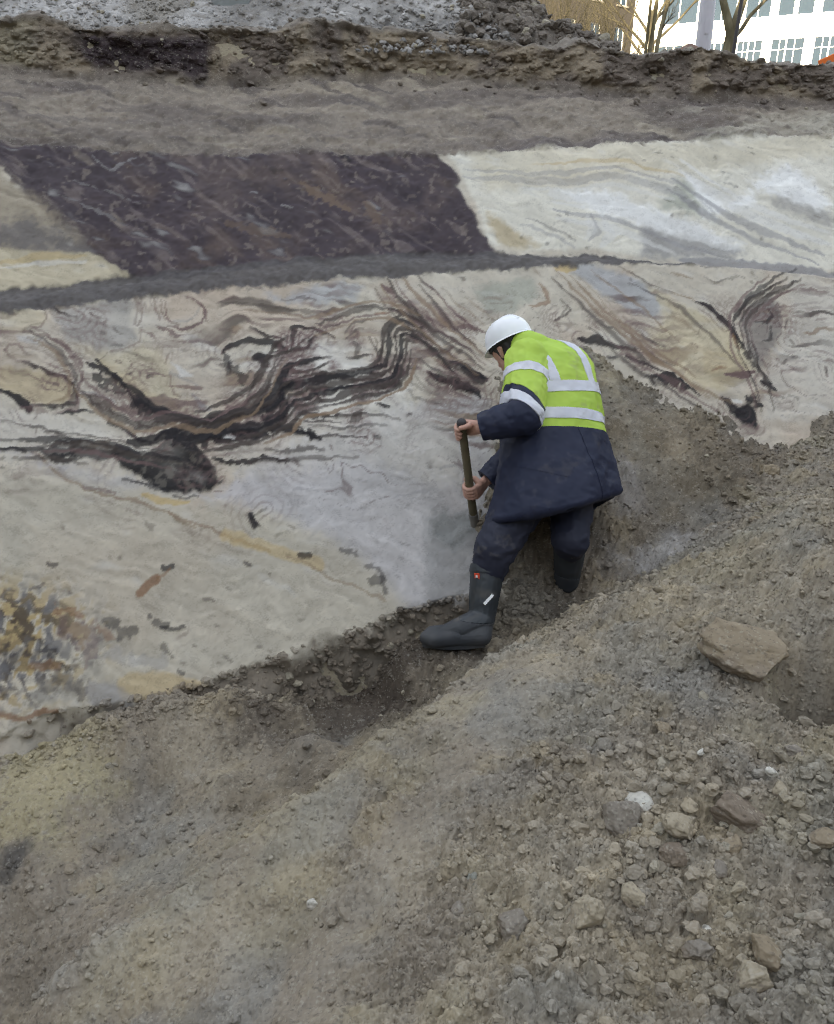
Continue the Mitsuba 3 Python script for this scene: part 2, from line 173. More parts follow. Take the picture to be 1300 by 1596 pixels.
STREAKS = [
    ('p', 0.6, 0, [[-1.474, 4.822, 0.0024],[-1.423, 4.801, 0.0067],[-1.38, 4.776, 0.0023]]),
    ('p', 0.7, 0, [[-1.293, 4.839, 0.0024],[-1.243, 4.797, 0.0068],[-1.23, 4.755, 0.0067],[-1.245, 4.718, 0.0067],[-1.284, 4.71, 0.0023]]),
    ('d', 0.8, 0, [[-1.245, 4.847, 0.0042],[-1.176, 4.805, 0.0119],[-1.082, 4.767, 0.0041]]),
    ('p', 0.7, 0, [[-1.456, 4.703, 0.0026],[-1.338, 4.698, 0.0075],[-1.272, 4.681, 0.0075],[-1.191, 4.66, 0.0075],[-1.139, 4.628, 0.0075],[-1.088, 4.591, 0.0026]]),
    ('p', 0.7, 1, [[-1.141, 4.64, 0.0064],[-1.08, 4.591, 0.0182],[-1.044, 4.543, 0.0181],[-1.023, 4.488, 0.018],[-1.009, 4.427, 0.0062]]),
    ('p', 0.6, 0, [[-1.41, 4.603, 0.0023],[-1.391, 4.63, 0.0066],[-1.35, 4.618, 0.0066],[-1.322, 4.586, 0.0066],[-1.288, 4.562, 0.0023]]),
    ('p', 0.6, 0, [[-1.41, 4.603, 0.0023],[-1.39, 4.571, 0.0065],[-1.347, 4.539, 0.0065],[-1.283, 4.527, 0.0065],[-1.226, 4.503, 0.0065],[-1.153, 4.471, 0.0065],[-1.089, 4.451, 0.0023]]),
    ('d', 0.9, 0, [[-1.322, 4.531, 0.004],[-1.25, 4.511, 0.0114],[-1.185, 4.479, 0.0114],[-1.112, 4.455, 0.004]]),
    ('k', 0.9, 0, [[-1.112, 4.455, 0.0051],[-1.071, 4.428, 0.0145],[-1.036, 4.389, 0.0145],[-1.04, 4.352, 0.005]]),
    ('k', 0.8, 1, [[-1.04, 4.352, 0.0056],[-1.098, 4.331, 0.0159],[-1.158, 4.324, 0.0159],[-1.25, 4.333, 0.0055]]),
    ('k', 0.95, 0, [[-1.412, 4.418, 0.008],[-1.364, 4.398, 0.0159],[-1.315, 4.368, 0.027],[-1.281, 4.341, 0.0349],[-1.271, 4.319, 0.0316]]),
    ('p', 0.5, 1, [[-1.31, 4.334, 0.0138],[-1.232, 4.311, 0.0395],[-1.17, 4.295, 0.0138]]),
    ('p', 0.7, 0, [[-0.771, 4.881, 0.0021],[-0.759, 4.82, 0.006],[-0.751, 4.757, 0.006],[-0.771, 4.74, 0.0021]]),
    ('p', 0.6, 0, [[-0.791, 4.863, 0.0018],[-0.778, 4.795, 0.0051],[-0.787, 4.744, 0.0018]]),
    ('p', 0.7, 0, [[-0.703, 4.868, 0.003],[-0.684, 4.812, 0.0086],[-0.656, 4.76, 0.003]]),
    ('p', 0.7, 0, [[-0.644, 4.855, 0.0036],[-0.628, 4.786, 0.0103],[-0.605, 4.743, 0.0103],[-0.563, 4.718, 0.0036]]),
    ('p', 0.7, 0, [[-0.669, 4.855, 0.0024],[-0.658, 4.803, 0.0069],[-0.631, 4.76, 0.0024]]),
    ('p', 0.8, 0, [[-0.613, 4.722, 0.0042],[-0.554, 4.701, 0.0119],[-0.488, 4.701, 0.012],[-0.438, 4.717, 0.012],[-0.426, 4.759, 0.0121],[-0.44, 4.811, 0.0122],[-0.475, 4.854, 0.0122],[-0.526, 4.872, 0.0043]]),
    ('p', 0.8, 0, [[-0.457, 4.837, 0.0037],[-0.427, 4.794, 0.0104],[-0.413, 4.734, 0.0036]]),
    ('g', 0.4, 0, [[-0.589, 4.743, 0.0036],[-0.522, 4.734, 0.0103],[-0.473, 4.768, 0.0104],[-0.465, 4.82, 0.0036]]),
    ('p', 0.5, 0, [[-0.745, 4.727, 0.003],[-0.75, 4.669, 0.0084],[-0.78, 4.633, 0.0084],[-0.835, 4.605, 0.0083],[-0.89, 4.597, 0.0029]]),
    ('p', 0.6, 1, [[-0.735, 4.702, 0.0048],[-0.685, 4.685, 0.0136],[-0.667, 4.652, 0.0047]]),
    ('p', 0.7, 1, [[-0.671, 4.727, 0.0066],[-0.62, 4.701, 0.0187],[-0.578, 4.668, 0.0187],[-0.528, 4.668, 0.0065]]),
    ('p', 0.5, 1, [[-0.593, 4.643, 0.0047],[-0.527, 4.631, 0.0135],[-0.461, 4.622, 0.0047]]),
    ('p', 0.5, 1, [[-0.534, 4.594, 0.0035],[-0.468, 4.577, 0.0101],[-0.402, 4.584, 0.0035]]),
    ('p', 0.7, 0, [[-0.607, 4.578, 0.0029],[-0.606, 4.554, 0.0084],[-0.621, 4.53, 0.0029]]),
    ('p', 0.7, 0, [[-0.603, 4.483, 0.0029],[-0.605, 4.436, 0.0082],[-0.583, 4.397, 0.0082],[-0.555, 4.377, 0.0029]]),
    ('g', 0.6, 0, [[-0.603, 4.487, 0.0029],[-0.555, 4.478, 0.0083],[-0.513, 4.45, 0.0083],[-0.457, 4.426, 0.0029]]),
    ('w', 0.7, 0, [[-0.581, 4.53, 0.0087],[-0.539, 4.49, 0.0249],[-0.482, 4.465, 0.0087]]),
    ('g', 0.6, 0, [[-0.479, 4.38, 0.0103],[-0.438, 4.326, 0.0293],[-0.398, 4.303, 0.0102]]),
    ('p', 0.5, 0, [[-0.716, 4.361, 0.0017],[-0.637, 4.352, 0.0049],[-0.574, 4.359, 0.0049],[-0.518, 4.346, 0.0017]]),
    ('k', 0.9, 1, [[-1.019, 4.535, 0.0075],[-0.962, 4.511, 0.0213],[-0.913, 4.487, 0.0213],[-0.863, 4.455, 0.0212],[-0.829, 4.416, 0.0211],[-0.803, 4.385, 0.0074]]),
    ('k', 0.8, 1, [[-0.958, 4.464, 0.0171],[-0.892, 4.425, 0.0488],[-0.826, 4.378, 0.017]]),
    ('k', 0.9, 0, [[-0.811, 4.385, 0.0096],[-0.753, 4.339, 0.0274],[-0.689, 4.308, 0.0274],[-0.634, 4.292, 0.0096]]),
    ('p', 0.4, 1, [[-1.013, 4.389, 0.0113],[-0.933, 4.357, 0.0322],[-0.853, 4.319, 0.0112]]),
    ('w', 0.6, 0, [[-1.028, 4.389, 0.0034],[-0.935, 4.38, 0.0097],[-0.87, 4.349, 0.0034]]),
    ('k', 0.8, 0, [[-0.714, 4.461, 0.0058],[-0.706, 4.463, 0.0115],[-0.699, 4.465, 0.0058]]),
    ('k', 0.6, 0, [[-0.809, 4.467, 0.0049],[-0.802, 4.47, 0.0098],[-0.795, 4.473, 0.0049]]),
    ('k', 0.6, 0, [[-1.163, 4.425, 0.004],[-1.159, 4.424, 0.0081],[-1.155, 4.423, 0.004]]),
    ('d', 0.5, 0, [[-1.018, 4.775, 0.0051],[-1.001, 4.766, 0.0102],[-0.984, 4.758, 0.0051]]),
    ('d', 0.5, 0, [[-0.962, 4.683, 0.005],[-0.949, 4.681, 0.0101],[-0.937, 4.679, 0.005]]),
    ('d', 0.5, 0, [[-0.908, 4.72, 0.0051],[-0.895, 4.709, 0.0101],[-0.882, 4.699, 0.0051]]),
    ('d', 0.5, 0, [[-0.892, 4.626, 0.005],[-0.868, 4.625, 0.01],[-0.844, 4.625, 0.005]]),
    ('d', 0.5, 0, [[-0.35, 4.841, 0.0047],[-0.207, 4.831, 0.0136],[-0.064, 4.821, 0.0136],[0.041, 4.792, 0.0136],[0.176, 4.777, 0.0137],[0.294, 4.791, 0.0137],[0.394, 4.81, 0.0048]]),
    ('g', 0.4, 0, [[-0.046, 4.777, 0.0041],[0.098, 4.762, 0.0117],[0.233, 4.762, 0.0117],[0.353, 4.795, 0.0041]]),
    ('d', 0.6, 0, [[-0.014, 4.865, 0.0021],[0.103, 4.855, 0.0059],[0.18, 4.835, 0.0021]]),
    ('d', 0.6, 0, [[0.074, 4.865, 0.0049],[0.098, 4.865, 0.0099],[0.123, 4.865, 0.0049]]),
    ('p', 0.6, 0, [[-0.339, 4.708, 0.0033],[-0.302, 4.701, 0.0067],[-0.265, 4.694, 0.0033]]),
    ('d', 0.9, 0, [[-0.19, 4.702, 0.0047],[-0.143, 4.674, 0.0134],[-0.097, 4.646, 0.0133],[-0.05, 4.632, 0.0133],[0.015, 4.617, 0.0047]]),
    ('k', 0.9, 0, [[-0.33, 4.589, 0.0085],[-0.293, 4.62, 0.0245],[-0.228, 4.638, 0.0246],[-0.153, 4.628, 0.0246],[-0.088, 4.614, 0.0247],[-0.033, 4.595, 0.0246],[0.013, 4.576, 0.0086]]),
    ('d', 0.8, 0, [[-0.152, 4.683, 0.006],[-0.116, 4.646, 0.0171],[-0.079, 4.623, 0.006]]),
    ('k', 0.9, 0, [[0.032, 4.58, 0.008],[0.044, 4.626, 0.0229],[0.055, 4.663, 0.023],[0.046, 4.682, 0.0231],[0.085, 4.696, 0.0231],[0.123, 4.686, 0.0081]]),
    ('d', 0.9, 0, [[0.085, 4.696, 0.0054],[0.152, 4.691, 0.0154],[0.208, 4.672, 0.0154],[0.264, 4.652, 0.0054]]),
    ('k', 0.9, 0, [[0.032, 4.567, 0.006],[0.088, 4.575, 0.0171],[0.127, 4.593, 0.0171],[0.139, 4.63, 0.0172],[0.169, 4.653, 0.0061]]),
    ('d', 0.7, 0, [[0.071, 4.598, 0.0033],[0.11, 4.635, 0.0096],[0.13, 4.644, 0.0034]]),
    ('k', 0.8, 0, [[-0.08, 4.572, 0.004],[-0.024, 4.572, 0.0113],[0.031, 4.562, 0.004]]),
    ('k', 0.95, 0, [[-0.164, 4.546, 0.0281],[-0.127, 4.544, 0.0563],[-0.09, 4.541, 0.0282]]),
    ('k', 0.7, 1, [[-0.325, 4.588, 0.0131],[-0.311, 4.548, 0.0373],[-0.275, 4.494, 0.0371],[-0.229, 4.458, 0.037],[-0.221, 4.415, 0.0129]]),
    ('k', 0.7, 1, [[-0.293, 4.53, 0.0121],[-0.288, 4.512, 0.0242],[-0.284, 4.494, 0.0121]]),
    ('d', 0.6, 1, [[-0.257, 4.381, 0.0082],[-0.262, 4.377, 0.0164],[-0.266, 4.372, 0.0082]]),
    ('d', 0.5, 0, [[0.22, 4.709, 0.0048],[0.254, 4.711, 0.0097],[0.288, 4.714, 0.0049]]),
    ('d', 0.6, 0, [[0.324, 4.671, 0.0047],[0.366, 4.718, 0.0136],[0.426, 4.727, 0.0137],[0.468, 4.756, 0.0048]]),
    ('d', 0.6, 0, [[0.331, 4.642, 0.0034],[0.392, 4.68, 0.0097],[0.433, 4.698, 0.0034]]),
    ('d', 0.8, 0, [[0.332, 4.541, 0.0053],[0.409, 4.549, 0.0153],[0.457, 4.548, 0.0054]]),
    ('d', 0.6, 0, [[0.368, 4.623, 0.0101],[0.385, 4.595, 0.0288],[0.372, 4.558, 0.01]]),
    ('d', 0.8, 0, [[0.457, 4.651, 0.0027],[0.463, 4.613, 0.0077],[0.488, 4.566, 0.0077],[0.481, 4.502, 0.0076],[0.44, 4.476, 0.0076],[0.344, 4.464, 0.0075],[0.231, 4.452, 0.0075],[0.155, 4.435, 0.0026]]),
    ('d', 0.8, 0, [[0.516, 4.65, 0.0054],[0.511, 4.603, 0.0154],[0.499, 4.539, 0.0153],[0.5, 4.498, 0.0053]]),
    ('d', 0.7, 0, [[0.486, 4.641, 0.002],[0.481, 4.594, 0.0058],[0.49, 4.539, 0.002]]),
    ('d', 0.7, 0, [[0.536, 4.484, 0.0027],[0.495, 4.457, 0.0076],[0.4, 4.449, 0.0075],[0.296, 4.442, 0.0026]]),
    ('k', 0.95, 0, [[0.578, 4.51, 0.0287],[0.593, 4.474, 0.0476],[0.568, 4.429, 0.0435],[0.489, 4.399, 0.0225]]),
    ('k', 0.9, 0, [[0.489, 4.399, 0.0059],[0.394, 4.388, 0.0168],[0.3, 4.38, 0.0168],[0.198, 4.378, 0.0167],[0.106, 4.375, 0.0058]]),
    ('d', 0.9, 0, [[0.117, 4.418, 0.013],[0.192, 4.435, 0.0355],[0.267, 4.438, 0.0337],[0.341, 4.428, 0.0225]]),
    ('d', 0.7, 0, [[0.341, 4.424, 0.0066],[0.434, 4.413, 0.0188],[0.511, 4.43, 0.0066]]),
    ('k', 0.8, 0, [[0.106, 4.375, 0.0058],[0.133, 4.366, 0.0166],[0.167, 4.331, 0.0058]]),
    ('k', 0.8, 0, [[0.371, 4.349, 0.0065],[0.39, 4.348, 0.013],[0.409, 4.348, 0.0065]]),
    ('d', 0.7, 0, [[0.078, 4.375, 0.0074],[0.059, 4.363, 0.0147],[0.04, 4.35, 0.0074]]),
    ('d', 0.6, 0, [[0.46, 4.3, 0.0102],[0.488, 4.299, 0.0204],[0.515, 4.299, 0.0102]]),
    ('d', 0.5, 0, [[0.339, 4.302, 0.0074],[0.363, 4.301, 0.0148],[0.386, 4.301, 0.0074]]),
    ('d', 0.9, 0, [[0.037, 4.49, 0.0059],[0.046, 4.463, 0.0168],[0.101, 4.463, 0.0168],[0.158, 4.48, 0.0169],[0.226, 4.515, 0.006]]),
    ('d', 0.7, 0, [[0.151, 4.525, 0.0057],[0.199, 4.538, 0.0114],[0.247, 4.551, 0.0057]]),
    ('k', 0.95, 0, [[0.061, 4.41, 0.0097],[0.015, 4.402, 0.0277],[-0.022, 4.394, 0.0277],[-0.032, 4.351, 0.0275],[-0.025, 4.3, 0.0096]]),
    ('d', 0.8, 0, [[-0.048, 4.421, 0.0039],[-0.011, 4.438, 0.0111],[0.036, 4.446, 0.0039]]),
    ('p', 0.8, 0, [[0.583, 4.814, 0.0083],[0.65, 4.784, 0.0238],[0.705, 4.745, 0.0237],[0.758, 4.696, 0.0083]]),
    ('p', 0.6, 0, [[0.558, 4.945, 0.0092],[0.605, 4.914, 0.0262],[0.641, 4.874, 0.0091]]),
    ('r', 0.6, 0, [[0.51, 4.785, 0.0035],[0.551, 4.795, 0.0099],[0.58, 4.78, 0.0035]]),
    ('d', 0.6, 0, [[0.565, 4.65, 0.0041],[0.635, 4.659, 0.0117],[0.69, 4.63, 0.0117],[0.746, 4.611, 0.0041]]),
    ('d', 0.5, 0, [[0.628, 4.688, 0.0049],[0.669, 4.659, 0.0098],[0.71, 4.63, 0.0049]]),
    ('k', 0.9, 0, [[-1.118, 4.28, 0.0048],[-1.072, 4.299, 0.0137],[-1.032, 4.314, 0.0137],[-0.966, 4.305, 0.0048]]),
    ('k', 0.8, 0, [[-0.89, 4.279, 0.0054],[-0.888, 4.256, 0.0154],[-0.828, 4.231, 0.0154],[-0.785, 4.199, 0.0153],[-0.734, 4.174, 0.0153],[-0.668, 4.161, 0.0054]]),
    ('d', 0.6, 1, [[-1.014, 4.378, 0.0091],[-0.945, 4.352, 0.0259],[-0.893, 4.319, 0.0259],[-0.874, 4.295, 0.009]]),
    ('d', 0.5, 0, [[-1.007, 4.394, 0.003],[-0.931, 4.372, 0.0087],[-0.871, 4.351, 0.003]]),
    ('k', 0.8, 1, [[-0.778, 4.341, 0.0152],[-0.726, 4.308, 0.0433],[-0.657, 4.283, 0.0432],[-0.59, 4.265, 0.0432],[-0.522, 4.26, 0.0433],[-0.446, 4.267, 0.0152]]),
    ('k', 0.8, 0, [[-0.572, 4.257, 0.0091],[-0.488, 4.255, 0.026],[-0.429, 4.27, 0.0091]]),
    ('k', 0.8, 0, [[-0.413, 4.282, 0.0087],[-0.366, 4.287, 0.0175],[-0.319, 4.292, 0.0088]]),
    ('d', 0.6, 1, [[-0.756, 4.261, 0.006],[-0.696, 4.236, 0.0172],[-0.655, 4.227, 0.006]]),
    ('k', 0.95, 0, [[-0.652, 4.173, 0.0077],[-0.587, 4.202, 0.0223],[-0.504, 4.232, 0.0224],[-0.42, 4.246, 0.0225],[-0.319, 4.256, 0.0079]]),
    ('k', 0.9, 1, [[-0.602, 4.164, 0.0239],[-0.519, 4.169, 0.0684],[-0.436, 4.183, 0.0687],[-0.318, 4.196, 0.0242]]),
    ('k', 0.8, 0, [[-0.803, 4.007, 0.0035],[-0.754, 3.987, 0.0099],[-0.689, 3.963, 0.0099],[-0.64, 3.947, 0.0035]]),
    ('k', 0.8, 0, [[-0.559, 3.923, 0.0029],[-0.495, 3.914, 0.0082],[-0.439, 3.923, 0.0029]]),
    ('k', 0.8, 0, [[-0.359, 3.968, 0.0067],[-0.352, 3.977, 0.0134],[-0.346, 3.986, 0.0067]]),
    ('k', 0.7, 1, [[-1.369, 4.137, 0.0064],[-1.307, 4.139, 0.0182],[-1.252, 4.134, 0.0064]]),
    ('k', 0.7, 1, [[-1.182, 4.147, 0.0047],[-1.12, 4.157, 0.0134],[-1.089, 4.167, 0.0134],[-1.016, 4.15, 0.0134],[-0.944, 4.156, 0.0047]]),
    ('d', 0.6, 1, [[-1.089, 4.167, 0.0088],[-1.04, 4.151, 0.0251],[-0.975, 4.149, 0.0088]]),
    ('k', 0.8, 1, [[-1.155, 4.12, 0.0076],[-1.098, 4.1, 0.0216],[-1.048, 4.084, 0.0216],[-1.001, 4.09, 0.0076]]),
    ('k', 0.8, 0, [[-1.098, 4.1, 0.0052],[-1.035, 4.109, 0.015],[-0.966, 4.13, 0.0053]]),
    ('p', 0.5, 0, [[-1.227, 4.126, 0.0029],[-1.186, 4.11, 0.0083],[-1.16, 4.094, 0.0029]]),
    ('d', 0.5, 1, [[-1.364, 4.099, 0.0066],[-1.353, 4.103, 0.0132],[-1.341, 4.106, 0.0066]]),
    ('d', 0.5, 1, [[-1.359, 4.07, 0.0065],[-1.343, 4.066, 0.0131],[-1.327, 4.062, 0.0065]]),
    ('b', 0.7, 0, [[-1.179, 4.117, 0.0029],[-1.107, 4.048, 0.0082],[-1.024, 4.002, 0.0082],[-0.943, 3.971, 0.0082],[-0.846, 3.946, 0.0082],[-0.765, 3.919, 0.0082],[-0.669, 3.884, 0.0082],[-0.588, 3.853, 0.0081],[-0.492, 3.814, 0.0081],[-0.452, 3.799, 0.0028]]),
    ('p', 0.7, 0, [[-0.96, 3.986, 0.0026],[-0.88, 3.969, 0.0074],[-0.831, 3.957, 0.0026]]),
    ('y', 0.7, 0, [[-0.703, 3.928, 0.0098],[-0.638, 3.908, 0.0279],[-0.558, 3.894, 0.0279],[-0.479, 3.899, 0.0098]]),
    ('b', 0.5, 1, [[-0.933, 4.126, 0.0251],[-0.914, 4.14, 0.0504],[-0.895, 4.155, 0.0253]]),
    ('k', 0.95, 0, [[-0.475, 4.198, 0.0174],[-0.365, 4.227, 0.0501],[-0.298, 4.257, 0.0504],[-0.23, 4.298, 0.0178]]),
    ('k', 0.95, 0, [[-0.408, 4.166, 0.0174],[-0.32, 4.169, 0.0498],[-0.22, 4.182, 0.05],[-0.119, 4.18, 0.0176]]),
    ('w', 0.8, 0, [[-0.32, 4.174, 0.0079],[-0.295, 4.169, 0.0159],[-0.27, 4.165, 0.0079]]),
    ('k', 0.95, 0, [[-0.033, 4.382, 0.0165],[-0.023, 4.327, 0.0467],[-0.037, 4.262, 0.0463],[-0.095, 4.232, 0.046],[-0.14, 4.254, 0.0161]]),
    ('k', 0.9, 1, [[-0.105, 4.275, 0.0347],[-0.077, 4.263, 0.0693],[-0.049, 4.252, 0.0347]]),
    ('k', 0.9, 0, [[-0.044, 4.382, 0.0082],[0.003, 4.403, 0.0236],[0.05, 4.414, 0.0083]]),
    ('d', 0.8, 0, [[-0.286, 4.278, 0.004],[-0.195, 4.341, 0.0116],[-0.102, 4.394, 0.0118],[-0.066, 4.416, 0.0041]]),
    ('d', 0.7, 0, [[-0.253, 4.267, 0.004],[-0.161, 4.319, 0.0116],[-0.091, 4.372, 0.0041]]),
    ('d', 0.7, 0, [[-0.219, 4.255, 0.004],[-0.127, 4.307, 0.0116],[-0.068, 4.36, 0.0041]]),
    ('k', 0.8, 1, [[0.044, 4.272, 0.0081],[0.136, 4.27, 0.0233],[0.252, 4.268, 0.0082]]),
    ('d', 0.8, 0, [[0.019, 4.24, 0.0049],[0.157, 4.237, 0.0139],[0.272, 4.229, 0.0049]]),
    ('k', 0.9, 1, [[0.017, 4.198, 0.0137],[0.085, 4.186, 0.0391],[0.129, 4.153, 0.0136]]),
    ('d', 0.8, 0, [[0.129, 4.153, 0.0048],[0.198, 4.167, 0.0138],[0.289, 4.155, 0.0138],[0.381, 4.148, 0.0049]]),
    ('d', 0.7, 1, [[0.318, 4.223, 0.0106],[0.356, 4.249, 0.0304],[0.388, 4.276, 0.0107]]),
    ('k', 0.8, 0, [[0.479, 4.301, 0.0118],[0.497, 4.301, 0.0237],[0.515, 4.301, 0.0118]]),
    ('d', 0.6, 0, [[0.349, 4.309, 0.0071],[0.367, 4.306, 0.0142],[0.384, 4.303, 0.0071]]),
    ('k', 0.6, 0, [[0.605, 4.257, 0.0083],[0.617, 4.259, 0.0165],[0.629, 4.26, 0.0083]]),
    ('k', 0.6, 0, [[0.427, 4.146, 0.0081],[0.439, 4.145, 0.0162],[0.45, 4.144, 0.0081]]),
    ('k', 0.9, 1, [[-0.385, 4.079, 0.007],[-0.309, 4.062, 0.0201],[-0.243, 4.05, 0.0201],[-0.188, 4.069, 0.0202],[-0.099, 4.072, 0.0202],[-0.011, 4.064, 0.0071]]),
    ('d', 0.7, 1, [[-0.121, 4.113, 0.0063],[-0.009, 4.105, 0.0181],[0.081, 4.108, 0.0182],[0.171, 4.101, 0.0064]]),
    ('d', 0.5, 0, [[0.012, 4.069, 0.0045],[0.033, 4.056, 0.009],[0.055, 4.042, 0.0045]]),
    ('k', 0.8, 1, [[-0.191, 3.845, 0.0061],[-0.181, 3.817, 0.0173],[-0.15, 3.792, 0.006]]),
    ('d', 0.6, 0, [[-0.181, 3.826, 0.0043],[-0.148, 3.844, 0.0087],[-0.116, 3.862, 0.0044]]),
    ('g', 0.4, 0, [[0.512, 3.88, 0.0031],[0.628, 3.896, 0.009],[0.721, 3.913, 0.0032]]),
    ('g', 0.5, 0, [[0.735, 4.004, 0.0032],[0.83, 4.017, 0.0092],[0.898, 3.999, 0.0032]]),
    ('g', 0.4, 0, [[0.006, 3.935, 0.0031],[0.072, 3.938, 0.0089],[0.137, 3.921, 0.0031]]),
    ('k', 0.95, 0, [[0.822, 4.419, 0.0128],[0.916, 4.389, 0.0364],[0.984, 4.354, 0.0363],[1.002, 4.32, 0.0127]]),
    ('k', 0.9, 0, [[0.94, 4.458, 0.0215],[0.996, 4.422, 0.0611],[1.056, 4.41, 0.0214]]),
    ('k', 0.8, 0, [[0.741, 4.461, 0.006],[0.797, 4.42, 0.017],[0.857, 4.407, 0.006]]),
    ('d', 0.6, 0, [[0.752, 5.02, 0.0045],[0.782, 4.964, 0.0127],[0.821, 4.919, 0.0126],[0.87, 4.883, 0.0044]]),
    ('d', 0.7, 0, [[0.769, 4.937, 0.0044],[0.82, 4.847, 0.0125],[0.863, 4.776, 0.0124],[0.915, 4.706, 0.0123],[0.961, 4.654, 0.0123],[1.005, 4.603, 0.0122],[1.067, 4.552, 0.0042]]),
    ('d', 0.6, 0, [[0.858, 4.802, 0.0037],[0.894, 4.741, 0.0106],[0.947, 4.68, 0.0037]]),
    ('p', 0.8, 1, [[0.95, 4.697, 0.0092],[1.004, 4.697, 0.0264],[1.056, 4.688, 0.0265],[1.123, 4.662, 0.0092]]),
    ('p', 0.7, 1, [[0.937, 4.784, 0.0056],[0.976, 4.749, 0.016],[1.023, 4.705, 0.0056]]),
    ('b', 0.5, 0, [[1.015, 4.873, 0.0032],[1.095, 4.802, 0.009],[1.158, 4.748, 0.0031]]),
    ('b', 0.5, 0, [[0.894, 4.919, 0.0032],[0.956, 4.846, 0.009],[1.05, 4.758, 0.0089],[1.113, 4.705, 0.0031]]),
    ('d', 0.8, 0, [[0.592, 4.821, 0.0074],[0.658, 4.777, 0.0211],[0.724, 4.742, 0.0211],[0.781, 4.698, 0.0074]]),
    ('d', 0.6, 0, [[0.781, 4.698, 0.0043],[0.855, 4.664, 0.0122],[0.92, 4.621, 0.0122],[0.964, 4.57, 0.0121],[1.048, 4.544, 0.0042]]),
    ('p', 0.7, 1, [[0.561, 4.946, 0.0094],[0.603, 4.919, 0.0269],[0.645, 4.892, 0.0094]]),
    ('d', 0.7, 0, [[0.685, 4.847, 0.0037],[0.731, 4.794, 0.0106],[0.765, 4.716, 0.0037]]),
    ('d', 0.5, 0, [[0.638, 4.759, 0.0061],[0.697, 4.665, 0.0174],[0.763, 4.639, 0.0061]]),
    ('r', 0.7, 0, [[0.507, 4.777, 0.0031],[0.553, 4.795, 0.0088],[0.588, 4.786, 0.0031]]),
    ('b', 0.5, 0, [[0.703, 4.581, 0.0036],[0.767, 4.539, 0.0103],[0.83, 4.497, 0.0103],[0.89, 4.44, 0.0036]]),
    ('b', 0.4, 0, [[0.691, 4.623, 0.003],[0.811, 4.605, 0.0087],[0.894, 4.571, 0.003]]),
    ('k', 0.9, 0, [[0.875, 4.505, 0.0102],[0.932, 4.48, 0.0291],[0.98, 4.455, 0.029],[1.026, 4.422, 0.0289],[1.059, 4.413, 0.0101]]),
    ('k', 0.9, 0, [[0.747, 4.458, 0.0089],[0.801, 4.417, 0.0253],[0.866, 4.392, 0.0253],[0.931, 4.375, 0.0253],[0.977, 4.343, 0.0088]]),
    ('k', 0.95, 0, [[0.916, 4.383, 0.0186],[0.944, 4.371, 0.0371],[0.972, 4.359, 0.0185]]),
    ('d', 0.5, 0, [[0.653, 4.459, 0.0021],[0.655, 4.411, 0.0059],[0.693, 4.379, 0.0059],[0.757, 4.354, 0.0059],[0.826, 4.361, 0.0059],[0.847, 4.384, 0.0021]]),
    ('d', 0.5, 0, [[0.676, 4.443, 0.0021],[0.688, 4.403, 0.0059],[0.735, 4.378, 0.0059],[0.803, 4.377, 0.0021]]),
    ('d', 0.5, 0, [[0.626, 4.388, 0.0021],[0.662, 4.34, 0.0058],[0.735, 4.316, 0.0058],[0.803, 4.322, 0.002]]),
    ('d', 0.5, 0, [[0.723, 4.41, 0.0018],[0.742, 4.426, 0.0051],[0.757, 4.41, 0.0051],[0.734, 4.398, 0.0018]]),
    ('k', 0.7, 0, [[0.657, 4.491, 0.0051],[0.669, 4.487, 0.0102],[0.681, 4.483, 0.0051]]),
    ('r', 0.6, 0, [[1.489, 4.947, 0.0084],[1.516, 4.9, 0.0239],[1.515, 4.855, 0.0237],[1.482, 4.836, 0.0237],[1.396, 4.828, 0.0082]]),
    ('d', 0.7, 0, [[1.593, 4.864, 0.0038],[1.634, 4.8, 0.0109],[1.597, 4.764, 0.0109],[1.525, 4.738, 0.0038]]),
    ('d', 0.6, 0, [[1.543, 4.738, 0.0045],[1.583, 4.782, 0.0091],[1.622, 4.827, 0.0046]]),
    ('y', 0.7, 0, [[1.614, 5.032, 0.0281],[1.665, 5.042, 0.0563],[1.716, 5.051, 0.0282]]),
    ('b', 0.5, 0, [[1.464, 5.05, 0.0047],[1.486, 5.022, 0.0093],[1.509, 4.994, 0.0046]]),
    ('k', 0.9, 0, [[1.629, 4.624, 0.0111],[1.731, 4.623, 0.0319],[1.803, 4.604, 0.0319],[1.899, 4.58, 0.0112]]),
    ('d', 0.6, 0, [[1.899, 4.58, 0.0043],[1.998, 4.567, 0.0123],[2.083, 4.507, 0.0122],[2.152, 4.483, 0.0043]]),
    ('d', 0.7, 0, [[1.791, 4.701, 0.0043],[1.862, 4.676, 0.0124],[1.916, 4.639, 0.0043]]),
    ('b', 0.6, 0, [[1.703, 4.965, 0.004],[1.789, 4.837, 0.0114],[1.853, 4.737, 0.0112],[1.964, 4.627, 0.0111],[2.029, 4.543, 0.011],[2.144, 4.46, 0.011],[2.22, 4.378, 0.0109],[2.302, 4.32, 0.0038]]),
    ('b', 0.5, 0, [[1.736, 4.991, 0.0036],[1.832, 4.849, 0.0101],[1.924, 4.712, 0.01],[2.026, 4.614, 0.0099],[2.131, 4.577, 0.0035]]),
    ('d', 0.6, 0, [[1.988, 4.663, 0.0044],[2.065, 4.614, 0.0124],[2.135, 4.589, 0.0043]]),
    ('k', 0.85, 0, [[1.885, 4.533, 0.0068],[1.976, 4.497, 0.0195],[2.064, 4.449, 0.0068]]),
    ('k', 0.95, 1, [[2.015, 4.415, 0.0211],[2.125, 4.402, 0.0604],[2.19, 4.367, 0.0211]]),
